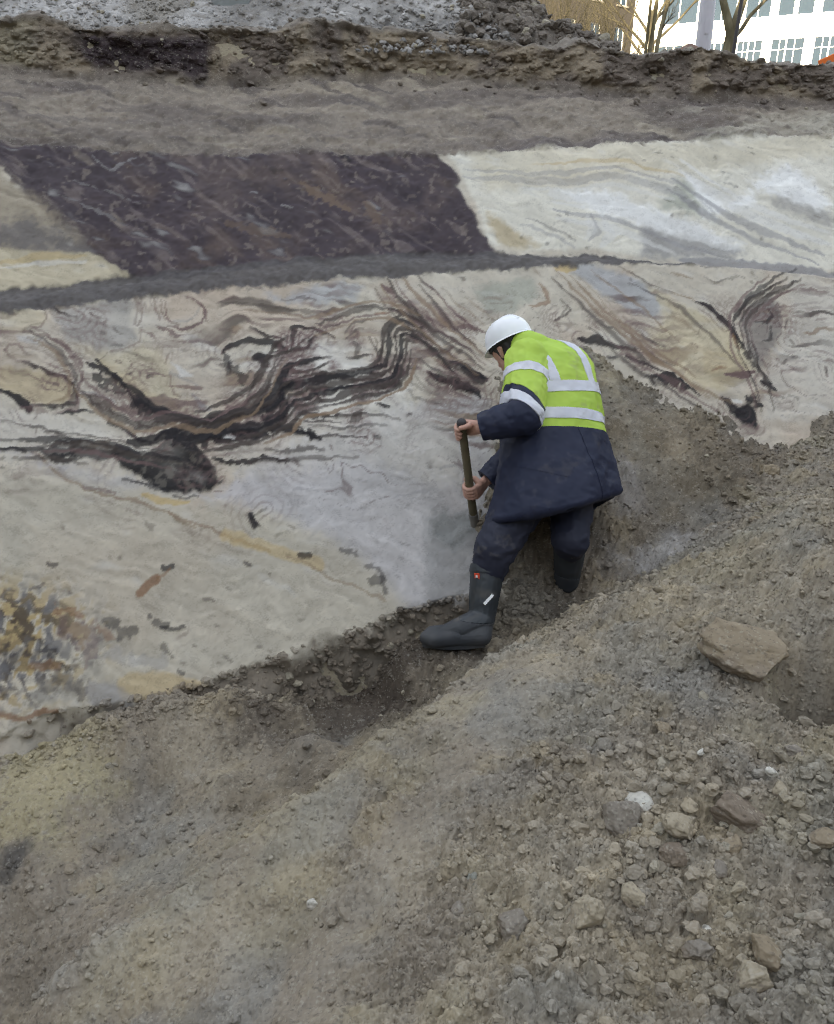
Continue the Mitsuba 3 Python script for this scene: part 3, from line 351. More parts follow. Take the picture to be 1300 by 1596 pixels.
    ('k', 0.9, 0, [[2.064, 4.449, 0.0068],[2.129, 4.414, 0.0194],[2.194, 4.379, 0.0193],[2.255, 4.332, 0.0067]]),
    ('k', 0.8, 0, [[1.98, 4.427, 0.0084],[1.999, 4.404, 0.0169],[2.017, 4.381, 0.0084]]),
    ('k', 0.8, 0, [[1.77, 4.534, 0.0073],[1.803, 4.537, 0.0146],[1.836, 4.539, 0.0073]]),
    ('d', 0.6, 0, [[1.998, 5.057, 0.0037],[2.078, 5.005, 0.0104],[2.153, 4.939, 0.0103],[2.286, 4.887, 0.0036]]),
    ('b', 0.7, 0, [[2.286, 4.887, 0.0045],[2.387, 4.861, 0.0129],[2.432, 4.835, 0.0045]]),
    ('k', 0.95, 0, [[2.409, 4.848, 0.0108],[2.478, 4.81, 0.0308],[2.514, 4.759, 0.0307],[2.55, 4.708, 0.0305],[2.58, 4.646, 0.0303],[2.611, 4.585, 0.0105]]),
    ('k', 0.8, 1, [[2.602, 4.597, 0.0132],[2.623, 4.513, 0.0373],[2.647, 4.441, 0.037],[2.69, 4.383, 0.0129]]),
    ('r', 0.7, 0, [[2.567, 4.646, 0.0101],[2.573, 4.61, 0.0201],[2.579, 4.573, 0.01]]),
    ('r', 0.6, 0, [[2.377, 4.457, 0.0074],[2.42, 4.468, 0.0147],[2.464, 4.479, 0.0074]]),
    ('p', 0.95, 0, [[2.446, 4.432, 0.0146],[2.525, 4.431, 0.0417],[2.621, 4.442, 0.0147]]),
    ('k', 0.9, 0, [[2.637, 4.383, 0.0184],[2.671, 4.368, 0.0367],[2.704, 4.354, 0.0183]]),
    ('k', 0.98, 0, [[2.434, 4.229, 0.0376],[2.493, 4.217, 0.1074],[2.518, 4.183, 0.0375]]),
    ('k', 0.9, 1, [[2.523, 4.294, 0.0241],[2.555, 4.277, 0.0482],[2.587, 4.259, 0.0241]]),
    ('k', 0.9, 0, [[2.374, 4.308, 0.0168],[2.417, 4.251, 0.0478],[2.472, 4.228, 0.0167]]),
    ('w', 0.7, 0, [[2.427, 4.296, 0.0132],[2.45, 4.292, 0.0265],[2.472, 4.288, 0.0132]]),
    ('d', 0.7, 0, [[2.632, 4.746, 0.0045],[2.698, 4.809, 0.0129],[2.821, 4.874, 0.0131],[2.975, 4.94, 0.0132],[3.049, 4.98, 0.0047]]),
    ('d', 0.7, 0, [[2.613, 4.733, 0.0045],[2.646, 4.784, 0.0129],[2.74, 4.848, 0.013],[2.873, 4.9, 0.0131],[2.995, 4.953, 0.0046]]),
    ('d', 0.7, 0, [[2.663, 4.72, 0.004],[2.702, 4.783, 0.0116],[2.824, 4.848, 0.0117],[2.987, 4.9, 0.0118],[3.11, 4.953, 0.0042]]),
    ('d', 0.6, 0, [[2.795, 4.809, 0.0041],[2.942, 4.86, 0.0118],[3.075, 4.94, 0.0042]]),
    ('k', 0.8, 0, [[2.84, 4.783, 0.0054],[2.859, 4.745, 0.0155],[2.809, 4.707, 0.0154],[2.759, 4.72, 0.0054]]),
    ('k', 0.7, 0, [[2.826, 4.682, 0.0063],[2.801, 4.62, 0.0177],[2.75, 4.596, 0.0062]]),
    ('k', 0.7, 1, [[2.683, 4.596, 0.0062],[2.685, 4.536, 0.0175],[2.639, 4.453, 0.0061]]),
    ('d', 0.5, 0, [[2.958, 4.731, 0.0052],[2.937, 4.7, 0.0103],[2.917, 4.669, 0.0051]]),
    ('d', 0.5, 0, [[2.914, 4.613, 0.0076],[2.925, 4.607, 0.0152],[2.936, 4.6, 0.0076]]),
    ('d', 0.5, 0, [[3.016, 4.769, 0.0052],[3.051, 4.769, 0.0104],[3.086, 4.769, 0.0052]]),
    ('d', 0.5, 1, [[2.795, 4.475, 0.0061],[2.831, 4.498, 0.0175],[2.895, 4.522, 0.0061]]),
    ('d', 0.6, 0, [[3.065, 4.46, 0.0063],[3.058, 4.436, 0.0125],[3.05, 4.412, 0.0062]]),
    ('d', 0.5, 0, [[2.516, 4.992, 0.0046],[2.585, 4.953, 0.0131],[2.721, 4.979, 0.0046]]),
    ('b', 0.6, 0, [[2.33, 5.019, 0.0066],[2.378, 4.999, 0.0131],[2.427, 4.979, 0.0065]]),
    ('g', 0.8, 0, [[2.443, 5.164, 0.0235],[2.663, 5.138, 0.0673],[2.854, 5.111, 0.0675],[3.082, 5.098, 0.0678],[3.282, 5.085, 0.0681],[3.417, 5.056, 0.0681],[3.693, 5.016, 0.0239]]),
    ('b', 0.4, 0, [[2.221, 4.773, 0.0062],[2.293, 4.747, 0.0177],[2.352, 4.685, 0.0062]]),
    ('d', 0.7, 0, [[-1.095, 3.679, 0.0145],[-1.053, 3.671, 0.0145]]),
    ('d', 0.7, 0, [[-0.229, 3.652, 0.0149],[-0.208, 3.638, 0.0148]]),
    ('k', 0.8, 0, [[-0.589, 3.635, 0.0205],[-0.546, 3.635, 0.0205]]),
    ('r', 0.8, 0, [[-0.696, 3.542, 0.0345],[-0.67, 3.571, 0.0347],[-0.615, 3.593, 0.0348]]),
    ('r', 0.5, 0, [[-0.615, 3.593, 0.0116],[-0.56, 3.627, 0.0117]]),
    ('k', 0.59, 1, [[-0.642, 3.446, 0.0227],[-0.566, 3.425, 0.0227]]),
    ('k', 0.7, 0, [[-0.592, 3.415, 0.0141],[-0.537, 3.401, 0.0141],[-0.489, 3.414, 0.0142]]),
    ('d', 0.6, 0, [[-1.17, 3.574, 0.0085],[-1.113, 3.602, 0.0086]]),
    ('d', 0.6, 0, [[-0.401, 3.512, 0.0087],[-0.359, 3.506, 0.0087]]),
    ('k', 0.9, 0, [[-0.19, 3.837, 0.0245],[-0.176, 3.797, 0.0244]]),
    ('b', 0.6, 0, [[-0.584, 3.85, 0.0121],[-0.465, 3.82, 0.0121],[-0.347, 3.777, 0.0121],[-0.229, 3.728, 0.012],[-0.111, 3.685, 0.012]]),
    ('y', 0.5, 0, [[-0.317, 3.763, 0.0452],[-0.096, 3.691, 0.0451],[0.123, 3.619, 0.0449]]),
    ('k', 0.56, 1, [[0.232, 3.672, 0.0182],[0.292, 3.657, 0.0182]]),
    ('k', 0.56, 1, [[0.333, 3.611, 0.0181],[0.391, 3.583, 0.0181],[0.413, 3.507, 0.0179]]),
    ('k', 0.8, 0, [[0.036, 3.66, 0.021],[0.081, 3.652, 0.021]]),
    ('k', 0.56, 1, [[0.342, 3.547, 0.0179],[0.401, 3.539, 0.0179]]),
    ('k', 0.9, 0, [[0.471, 3.431, 0.0295],[0.534, 3.404, 0.0294]]),
    ('b', 0.5, 0, [[-0.023, 3.663, 0.012],[0.194, 3.566, 0.0119],[0.408, 3.471, 0.0118]]),
    ('k', 0.56, 1, [[-1.317, 3.455, 0.0166],[-1.263, 3.441, 0.0166],[-1.181, 3.415, 0.0166]]),
    ('k', 0.56, 1, [[-1.099, 3.389, 0.0221],[-1.024, 3.308, 0.0218],[-0.969, 3.284, 0.0218]]),
    ('k', 0.56, 1, [[-1.281, 3.386, 0.0164],[-1.253, 3.374, 0.0164],[-1.183, 3.338, 0.0164]]),
    ('k', 0.56, 1, [[-0.825, 3.438, 0.0337],[-0.727, 3.393, 0.0336]]),
    ('p', 0.49, 1, [[-1.011, 3.429, 0.0669],[-0.916, 3.402, 0.0668],[-0.882, 3.334, 0.0662]]),
    ('d', 0.42, 1, [[-1.256, 3.396, 0.0549],[-1.171, 3.348, 0.0546],[-1.076, 3.311, 0.0545]]),
    ('r', 0.56, 1, [[-1.045, 3.488, 0.0267],[-1.004, 3.486, 0.0267],[-0.949, 3.472, 0.0267]]),
    ('r', 0.49, 1, [[-0.863, 3.411, 0.0265],[-0.807, 3.386, 0.0265]]),
    ('r', 0.49, 1, [[-1.101, 3.301, 0.0258],[-1.009, 3.296, 0.0259]]),
    ('d', 0.56, 1, [[-1.134, 3.26, 0.0148],[-1.112, 3.196, 0.0147]]),
    ('d', 0.56, 1, [[-1.258, 3.24, 0.0147],[-1.232, 3.239, 0.0147],[-1.156, 3.235, 0.0148]]),
    ('d', 0.49, 1, [[-1.066, 3.235, 0.0431],[-0.977, 3.241, 0.0433],[-0.896, 3.205, 0.0432]]),
    ('d', 0.56, 1, [[-1.055, 3.141, 0.0252],[-1.004, 3.126, 0.0252]]),
    ('r', 0.7, 0, [[-1.246, 3.167, 0.0185],[-1.22, 3.16, 0.0185],[-1.142, 3.136, 0.0185],[-1.056, 3.151, 0.0186],[-1.005, 3.149, 0.0186]]),
    ('y', 0.5, 0, [[-0.715, 3.217, 0.0817],[-0.556, 3.208, 0.0821],[-0.422, 3.18, 0.0821]]),
    ('g', 0.6, 0, [[-0.844, 3.202, 0.0811],[-0.737, 3.165, 0.0809]]),
    ('g', 0.35, 1, [[-0.816, 3.33, 0.0442],[-0.667, 3.301, 0.0443],[-0.586, 3.286, 0.0443]]),
    ('k', 0.49, 1, [[-0.589, 3.341, 0.0154],[-0.534, 3.316, 0.0153]]),
    ('k', 0.6, 0, [[-0.505, 3.26, 0.0166],[-0.484, 3.253, 0.0166]]),
    ('k', 0.9, 3, [[-0.966, 4.55, 0.0132],[-0.829, 4.424, 0.0195],[-0.666, 4.315, 0.0355],[-0.476, 4.252, 0.0257],[-0.319, 4.263, 0.0292],[-0.159, 4.29, 0.0392],[-0.06, 4.35, 0.0728],[-0.025, 4.412, 0.0534],[0.018, 4.491, 0.027],[0.182, 4.537, 0.0137]]),
    ('k', 0.9, 3, [[-0.78, 4.157, 0.0251],[-0.598, 4.181, 0.0508],[-0.381, 4.2, 0.0449],[-0.16, 4.216, 0.0388],[-0.001, 4.203, 0.0292],[0.157, 4.149, 0.0162]]),
    ('d', 0.85, 3, [[-0.477, 4.297, 0.0068],[-0.287, 4.338, 0.0197],[-0.156, 4.429, 0.02],[-0.087, 4.54, 0.0203],[0.083, 4.588, 0.0072]]),
    ('d', 0.85, 3, [[-0.206, 4.352, 0.0058],[-0.155, 4.477, 0.0168],[-0.069, 4.589, 0.0171],[0.017, 4.638, 0.006]]),
    ('d', 0.7, 3, [[0.705, 4.843, 0.0063],[0.764, 4.736, 0.0179],[0.892, 4.631, 0.0177],[1.019, 4.528, 0.0061]]),
    ('d', 0.7, 3, [[0.692, 4.736, 0.0062],[0.816, 4.597, 0.0176],[0.942, 4.495, 0.0061]]),
    ('d', 0.7, 3, [[0.7, 4.531, 0.0061],[0.826, 4.431, 0.0172],[0.96, 4.396, 0.006]]),
    ('p', 0.7, 3, [[0.794, 4.953, 0.0064],[0.92, 4.807, 0.0181],[1.061, 4.664, 0.0063]]),
    ('d', 0.7, 3, [[-1.39, 4.271, 0.0044],[-1.208, 4.238, 0.0125],[-1.02, 4.163, 0.0125],[-0.868, 4.131, 0.0044]]),
    ('k', 0.8, 3, [[-1.37, 4.137, 0.0107],[-1.196, 4.144, 0.0309],[-1.046, 4.121, 0.031],[-0.895, 4.098, 0.031],[-0.777, 4.114, 0.0109]]),
    ('d', 0.7, 3, [[-1.306, 4.1, 0.0054],[-1.132, 4.104, 0.0154],[-0.951, 4.063, 0.0054]]),
    ('d', 0.7, 3, [[0.068, 4.286, 0.0058],[0.296, 4.257, 0.0165],[0.561, 4.246, 0.0058]]),
    ('d', 0.7, 3, [[0.097, 4.219, 0.0046],[0.291, 4.197, 0.0131],[0.489, 4.202, 0.0046]]),
    ('d', 0.6, 3, [[-0.349, 4.061, 0.0044],[-0.101, 4.066, 0.0127],[0.152, 4.071, 0.0128],[0.343, 4.054, 0.0045]]),
    ('b', 0.6, 3, [[1.681, 4.992, 0.0066],[1.884, 4.73, 0.0185],[2.05, 4.516, 0.0181],[2.232, 4.377, 0.0062]]),
    ('b', 0.6, 3, [[1.81, 5.031, 0.0067],[2.062, 4.803, 0.0187],[2.238, 4.62, 0.0064]]),
    ('d', 0.6, 3, [[2.028, 4.954, 0.0067],[2.3, 4.802, 0.0188],[2.473, 4.618, 0.0185],[2.537, 4.475, 0.0064]]),
    ('w', 0.15, 1, [[-1.259, 5.541, 0.0065],[-1.053, 5.445, 0.0186],[-0.868, 5.349, 0.0065]]),
    ('w', 0.15, 1, [[-1.196, 5.624, 0.0053],[-0.992, 5.566, 0.0151],[-0.805, 5.488, 0.0053]]),
    ('w', 0.2, 1, [[-1.101, 5.773, 0.0067],[-0.984, 5.691, 0.0192],[-0.86, 5.779, 0.0068]]),
    ('b', 0.5, 1, [[0.134, 5.63, 0.0275],[0.246, 5.547, 0.078],[0.414, 5.466, 0.0272]]),
    ('w', 0.2, 1, [[-0.176, 5.56, 0.0096],[-0.157, 5.561, 0.0193],[-0.138, 5.561, 0.0097]]),
    ('w', 0.2, 1, [[0.012, 5.481, 0.0096],[0.04, 5.466, 0.0192],[0.068, 5.451, 0.0096]]),
    ('b', 0.4, 1, [[0.533, 5.489, 0.039],[0.556, 5.427, 0.0776],[0.579, 5.366, 0.0385]]),
    ('k', 0.7, 1, [[0.384, 5.821, 0.0162],[0.413, 5.811, 0.0323],[0.443, 5.8, 0.0161]]),
    ('k', 0.7, 1, [[-0.057, 5.722, 0.0138],[-0.018, 5.723, 0.0277],[0.021, 5.724, 0.0138]]),
    ('b', 0.3, 1, [[-0.326, 5.355, 0.0197],[-0.105, 5.318, 0.0564],[0.042, 5.28, 0.0197]]),
    ('b', 0.85, 3, [[0.688, 4.528, 0.0021],[0.659, 4.456, 0.0185],[0.627, 4.415, 0.0177],[0.593, 4.394, 0.0133],[0.48, 4.326, 0.0101],[0.135, 4.273, 0.0175],[0.085, 4.263, 0.0131],[0.024, 4.203, 0.0169],[0.007, 4.187, 0.0165],[-0.128, 4.14, 0.0035]]),
    ('d', 0.85, 3, [[0.668, 4.586, 0.0021],[0.636, 4.473, 0.0155],[0.615, 4.438, 0.0181],[0.581, 4.407, 0.0187],[0.483, 4.358, 0.0158],[0.452, 4.348, 0.0185],[0.125, 4.301, 0.0063],[0.069, 4.283, 0.0095],[0.017, 4.225, 0.0183],[-0.012, 4.214, 0.0156],[-0.14, 4.157, 0.0109],[-0.305, 4.126, 0.0175],[-0.492, 4.108, 0.0041]]),
    ('d', 0.85, 3, [[0.685, 4.62, 0.0039],[0.646, 4.636, 0.0158],[0.632, 4.564, 0.009],[0.594, 4.462, 0.0158],[0.57, 4.436, 0.0126],[0.474, 4.386, 0.0237],[0.449, 4.381, 0.0226],[0.117, 4.325, 0.0166],[0.048, 4.309, 0.0086],[-0.016, 4.24, 0.0121],[-0.139, 4.188, 0.0119],[-0.309, 4.147, 0.0032]]),
    ('k', 0.85, 3, [[0.941, 4.381, 0.0041],[0.818, 4.541, 0.0171],[0.705, 4.646, 0.0197],[0.646, 4.669, 0.0116],[0.626, 4.653, 0.0211],[0.607, 4.578, 0.0212],[0.566, 4.471, 0.0178],[0.558, 4.457, 0.0144],[0.461, 4.407, 0.0142],[0.118, 4.353, 0.013],[0.038, 4.329, 0.0129],[-0.031, 4.257, 0.0186],[-0.153, 4.207, 0.01],[-0.309, 4.179, 0.009],[-0.495, 4.152, 0.0048]]),
    ('d', 0.85, 3, [[0.836, 4.567, 0.0039],[0.726, 4.675, 0.0173],[0.64, 4.704, 0.0262],[0.594, 4.667, 0.0102],[0.581, 4.581, 0.0104],[0.539, 4.487, 0.0192],[0.447, 4.434, 0.0238],[0.106, 4.379, 0.017],[0.014, 4.357, 0.0156],[-0.046, 4.277, 0.0069]]),
    ('k', 0.85, 3, [[0.743, 4.697, 0.0096],[0.636, 4.74, 0.0224],[0.621, 4.741, 0.021],[0.562, 4.685, 0.0247],[0.542, 4.583, 0.0191],[0.518, 4.513, 0.0158],[0.438, 4.464, 0.0236],[0.103, 4.41, 0.0315],[0.006, 4.386, 0.0173],[-0.007, 4.372, 0.0193],[-0.071, 4.304, 0.0227],[-0.162, 4.264, 0.0072]]),
    ('d', 0.85, 3, [[0.768, 4.728, 0.0032],[0.667, 4.763, 0.0096],[0.64, 4.773, 0.0111],[0.607, 4.757, 0.015],[0.543, 4.701, 0.0201],[0.536, 4.688, 0.0187],[0.513, 4.588, 0.0118],[0.489, 4.527, 0.0117],[0.437, 4.487, 0.0171],[0.105, 4.441, 0.0098],[0.002, 4.401, 0.0113],[-0.024, 4.395, 0.0063],[-0.081, 4.329, 0.0082],[-0.173, 4.287, 0.0127],[-0.324, 4.252, 0.0045]]),
    ('b', 0.7, 3, [[0.659, 5.027, 0.0078],[0.781, 4.831, 0.0228],[0.92, 4.669, 0.0174],[1.112, 4.507, 0.006]]),
    ('p', 0.7, 3, [[0.622, 4.999, 0.0055],[0.737, 4.802, 0.0115],[0.889, 4.64, 0.0103],[1.074, 4.485, 0.0028]]),
    ('d', 0.7, 3, [[0.591, 4.985, 0.0095],[0.709, 4.78, 0.0276],[0.865, 4.609, 0.0233],[1.057, 4.458, 0.008]]),
    ('b', 0.7, 3, [[0.55, 4.949, 0.0058],[0.672, 4.757, 0.0143],[0.832, 4.578, 0.0158],[1.015, 4.427, 0.0035]]),
    ('d', 0.7, 3, [[0.511, 4.922, 0.004],[0.639, 4.729, 0.0085],[0.797, 4.552, 0.0248],[0.99, 4.402, 0.0055]]),
    ('b', 0.65, 3, [[1.844, 4.785, 0.0045],[2.044, 4.576, 0.0211],[2.269, 4.424, 0.0075]]),
    ('b', 0.65, 3, [[1.607, 5.017, 0.008],[1.805, 4.76, 0.0259],[2.009, 4.543, 0.021],[2.232, 4.382, 0.0214],[2.408, 4.285, 0.006]]),
    ('d', 0.65, 3, [[1.569, 4.979, 0.0072],[1.769, 4.735, 0.0261],[1.977, 4.517, 0.0216],[2.206, 4.356, 0.0032]]),
    ('p', 0.65, 3, [[1.74, 4.713, 0.004],[1.95, 4.491, 0.0133],[2.183, 4.337, 0.022],[2.356, 4.234, 0.0046]]),
    ('d', 0.65, 3, [[1.713, 4.689, 0.0084],[1.919, 4.47, 0.0208],[2.152, 4.31, 0.0145],[2.329, 4.207, 0.0032]]),
    ('p', 0.7, 3, [[3.146, 4.932, 0.002],[2.954, 4.872, 0.0182],[2.801, 4.784, 0.0076],[2.711, 4.697, 0.0068],[2.685, 4.574, 0.0082],[2.703, 4.431, 0.0051]]),
    ('d', 0.7, 3, [[3.143, 4.962, 0.0051],[2.954, 4.906, 0.0222],[2.784, 4.806, 0.0203],[2.682, 4.704, 0.0177],[2.644, 4.559, 0.0174],[2.662, 4.412, 0.0178],[2.655, 4.246, 0.0046]]),
    ('d', 0.7, 3, [[2.944, 4.933, 0.0027],[2.766, 4.827, 0.01],[2.642, 4.711, 0.0087],[2.611, 4.557, 0.0137],[2.623, 4.409, 0.0044]]),
    ('k', 0.7, 3, [[3.183, 5.102, 0.0036],[2.94, 4.963, 0.0145],[2.757, 4.863, 0.0254],[2.599, 4.719, 0.0117],[2.565, 4.543, 0.0081],[2.586, 4.393, 0.0108],[2.58, 4.231, 0.0064]]),
    ('p', 0.7, 3, [[2.936, 5.0, 0.0063],[2.737, 4.879, 0.0143],[2.718, 4.869, 0.0215],[2.572, 4.723, 0.0147],[2.562, 4.697, 0.0094],[2.533, 4.542, 0.0154],[2.559, 4.383, 0.0148],[2.55, 4.227, 0.0042]]),
    ('p', 0.6, 3, [[-1.293, 4.723, 0.0053],[-1.134, 4.631, 0.0143],[-1.122, 4.617, 0.0229],[-1.026, 4.474, 0.0111],[-1.019, 4.454, 0.0159],[-1.039, 4.333, 0.0096],[-1.048, 4.321, 0.0223],[-1.137, 4.285, 0.0051]]),
    ('d', 0.6, 3, [[-1.296, 4.694, 0.004],[-1.148, 4.597, 0.0231],[-1.048, 4.462, 0.0127],[-1.06, 4.349, 0.0182],[-1.156, 4.309, 0.006]]),
    ('b', 0.6, 3, [[-1.306, 4.668, 0.004],[-1.16, 4.584, 0.0224],[-1.081, 4.453, 0.024],[-1.086, 4.373, 0.0215],[-1.174, 4.332, 0.0032]]),
    ('b', 0.65, 3, [[-0.209, 4.802, 0.0028],[0.163, 4.749, 0.0165],[0.439, 4.842, 0.0111],[0.606, 4.848, 0.0105],[0.615, 4.841, 0.0231],[0.749, 4.762, 0.0043]]),
    ('d', 0.65, 3, [[0.16, 4.716, 0.0073],[0.45, 4.813, 0.0332],[0.606, 4.818, 0.0043]]),
    ('p', 0.65, 3, [[0.163, 4.681, 0.0077],[0.456, 4.771, 0.0114],[0.59, 4.787, 0.0036]]),
    ('b', 0.65, 3, [[0.16, 4.654, 0.0035],[0.456, 4.751, 0.0103],[0.582, 4.757, 0.0271],[0.686, 4.688, 0.0028]]),
    ('d', 0.75, 3, [[-1.176, 4.21, 0.0037],[-0.958, 4.186, 0.0091],[-0.562, 4.096, 0.0063]]),
    ('k', 0.75, 3, [[-1.379, 4.175, 0.0059],[-1.176, 4.185, 0.0137],[-0.961, 4.159, 0.0206],[-0.562, 4.074, 0.0166],[-0.381, 4.046, 0.006]]),
    ('d', 0.75, 3, [[-1.173, 4.169, 0.0074],[-0.963, 4.139, 0.0271],[-0.565, 4.059, 0.0047]]),
    ('p', 0.75, 3, [[-1.167, 4.14, 0.0065],[-0.967, 4.113, 0.0167],[-0.567, 4.03, 0.0053]]),
    ('p', 0.7, 3, [[-1.016, 4.459, 0.0062],[-0.892, 4.343, 0.0154],[-0.746, 4.27, 0.0201],[-0.569, 4.298, 0.0126],[-0.39, 4.255, 0.01],[-0.216, 4.327, 0.0141],[-0.13, 4.437, 0.0037]]),
    ('d', 0.7, 3, [[-0.9, 4.317, 0.0083],[-0.749, 4.247, 0.0207],[-0.566, 4.271, 0.0273],[-0.382, 4.234, 0.0193],[-0.205, 4.306, 0.0245],[-0.107, 4.421, 0.0223],[-0.039, 4.548, 0.0041]]),
    ('d', 0.7, 3, [[-1.052, 4.43, 0.0032],[-0.915, 4.307, 0.0217],[-0.756, 4.229, 0.0162],[-0.572, 4.251, 0.0109],[-0.38, 4.216, 0.0238],[-0.195, 4.289, 0.0163],[-0.094, 4.413, 0.0137],[-0.02, 4.539, 0.0037]]),
    ('b', 0.7, 3, [[-1.062, 4.416, 0.0061],[-0.92, 4.284, 0.0213],[-0.759, 4.207, 0.0193],[-0.748, 4.21, 0.0146],[-0.574, 4.229, 0.0214],[-0.374, 4.195, 0.0231],[-0.173, 4.279, 0.0098],[-0.069, 4.405, 0.0107],[0.003, 4.531, 0.0034]]),
    ('w', 0.55, 3, [[1.684, 5.576, 0.009],[1.715, 5.584, 0.0591],[2.092, 5.535, 0.0668],[2.516, 5.366, 0.0679],[2.906, 5.253, 0.0162]]),
    ('w', 0.55, 3, [[1.7, 5.531, 0.0211],[2.063, 5.48, 0.0297],[2.487, 5.316, 0.0456],[2.875, 5.21, 0.0125]]),
    ('g', 0.55, 3, [[1.683, 5.472, 0.0145],[2.038, 5.429, 0.0352],[2.441, 5.257, 0.0257],[2.841, 5.146, 0.0152]]),
    ('w', 0.55, 3, [[1.685, 5.422, 0.0104],[2.01, 5.371, 0.0606],[2.409, 5.207, 0.0179]]),
    ('y', 0.4, 3, [[1.628, 5.794, 0.0062],[2.213, 5.838, 0.0323],[2.641, 5.714, 0.0114]]),
    ('g', 0.4, 3, [[1.156, 5.751, 0.009],[1.609, 5.726, 0.0363],[2.186, 5.777, 0.0249],[2.592, 5.658, 0.024],[2.772, 5.458, 0.0087]]),
    ('g', 0.4, 3, [[1.143, 5.696, 0.0118],[1.607, 5.669, 0.0562],[2.171, 5.714, 0.0423],[2.553, 5.603, 0.0618],[2.714, 5.412, 0.0103]]),
    ('w', 0.4, 3, [[1.588, 5.606, 0.0179],[2.139, 5.656, 0.0274],[2.504, 5.552, 0.0178]]),
    ('w', 0.6, 3, [[2.672, 5.825, 0.0287],[2.887, 5.65, 0.0305],[3.088, 5.499, 0.0565],[3.528, 5.351, 0.0188]]),
    ('w', 0.6, 3, [[2.622, 5.756, 0.0166],[2.823, 5.595, 0.0916],[3.036, 5.432, 0.0889],[3.47, 5.278, 0.0314]]),
    ('g', 0.6, 3, [[2.548, 5.697, 0.0139],[2.76, 5.523, 0.0366],[2.978, 5.37, 0.0614],[3.41, 5.207, 0.0205]]),
    ('g', 0.6, 3, [[2.489, 5.624, 0.0121],[2.71, 5.458, 0.0434],[2.923, 5.299, 0.0392],[3.355, 5.136, 0.0174]]),
    ('w', 0.5, 3, [[2.009, 5.479, 0.0158],[2.015, 5.334, 0.0631],[1.918, 5.222, 0.0122]]),
    ('g', 0.5, 3, [[1.937, 5.454, 0.0113],[1.943, 5.339, 0.0363],[1.866, 5.256, 0.0067]]),
    ('w', 0.5, 3, [[1.903, 5.443, 0.0153],[1.91, 5.346, 0.0559],[1.841, 5.265, 0.0087]]),
    ('d', 0.4, 3, [[1.51, 5.422, 0.006],[1.686, 5.337, 0.0202],[1.79, 5.258, 0.0095]]),
    ('g', 0.4, 3, [[1.48, 5.386, 0.0119],[1.663, 5.309, 0.0233],[1.77, 5.225, 0.0169]]),
    ('y', 0.4, 3, [[-1.527, 5.119, 0.0102],[-1.334, 5.178, 0.0466],[-1.094, 5.159, 0.0132]]),
    ('w', 0.4, 3, [[-1.513, 5.088, 0.0108],[-1.331, 5.135, 0.0283],[-1.091, 5.125, 0.0153]]),
]


COL = {  # albedo of the soils
    'sand': lin(182, 174, 160), 'sand_grey': lin(168, 166, 170), 'sand_olive': lin(168, 161, 146), 'ochre': lin(168, 152, 120), 'ochre_pale': lin(178, 167, 142),
    'grey': lin(140, 137, 135), 'blue_white': lin(178, 182, 184), 'blue_grey': lin(145, 149, 156), 'beige': lin(172, 158, 142), 'sand_white': lin(186, 180, 170),
    'green_grey': lin(152, 154, 142), 'cream': lin(184, 172, 142), 'dark_grey': lin(98, 93, 92), 'upper_sand': lin(200, 196, 184), 'white': lin(220, 219, 217),
    'peat_mauve': lin(59, 50, 57), 'peat': lin(22, 20, 23), 'wet_grey': lin(118, 119, 117), 'purple_dark': lin(92, 84, 84),
    'wedge': lin(136, 125, 108), 'k': lin(29, 26, 29), 'd': lin(62, 54, 50), 'p': lin(100, 80, 78), 'b': lin(124, 104, 84), 'r': lin(122, 90, 64), 'g': lin(128, 126, 128), 'y': lin(172, 148, 98), 'w': lin(196, 194, 190)}


def seg_dist(px, py, line):
    """distance to a polyline (s, q, width) and the width at the nearest point"""
    best, wid = np.full(px.shape, 9.0), np.zeros(px.shape)
    for (ax, ay, aw), (bx, by, bw) in zip(line[:-1], line[1:]):
        dx, dy = bx - ax, by - ay
        t = np.clip(((px - ax) * dx + (py - ay) * dy) / (dx * dx + dy * dy + 1e-12), 0, 1)
        d = np.hypot(px - ax - t * dx, py - ay - t * dy)
        near = d < best
        best, wid = np.where(near, d, best), np.where(near, aw + (bw - aw) * t, wid)
    return best, wid


def inside_dist(px, py, poly):
    """signed distance to a polygon, positive inside"""
    p = np.array(poly)
    ins = np.zeros(px.shape, bool)
    a, b = p, np.roll(p, -1, 0)
    for (ax, ay), (bx, by) in zip(a, b):
        hit = ((ay > py) != (by > py)) & (px < (bx - ax) * (py - ay) / (by - ay + 1e-12) + ax)
        ins ^= hit
    d, _ = seg_dist(px, py, [(x, y, 0) for x, y in np.vstack([p, p[:1]])])
    return np.where(ins, d, -d)


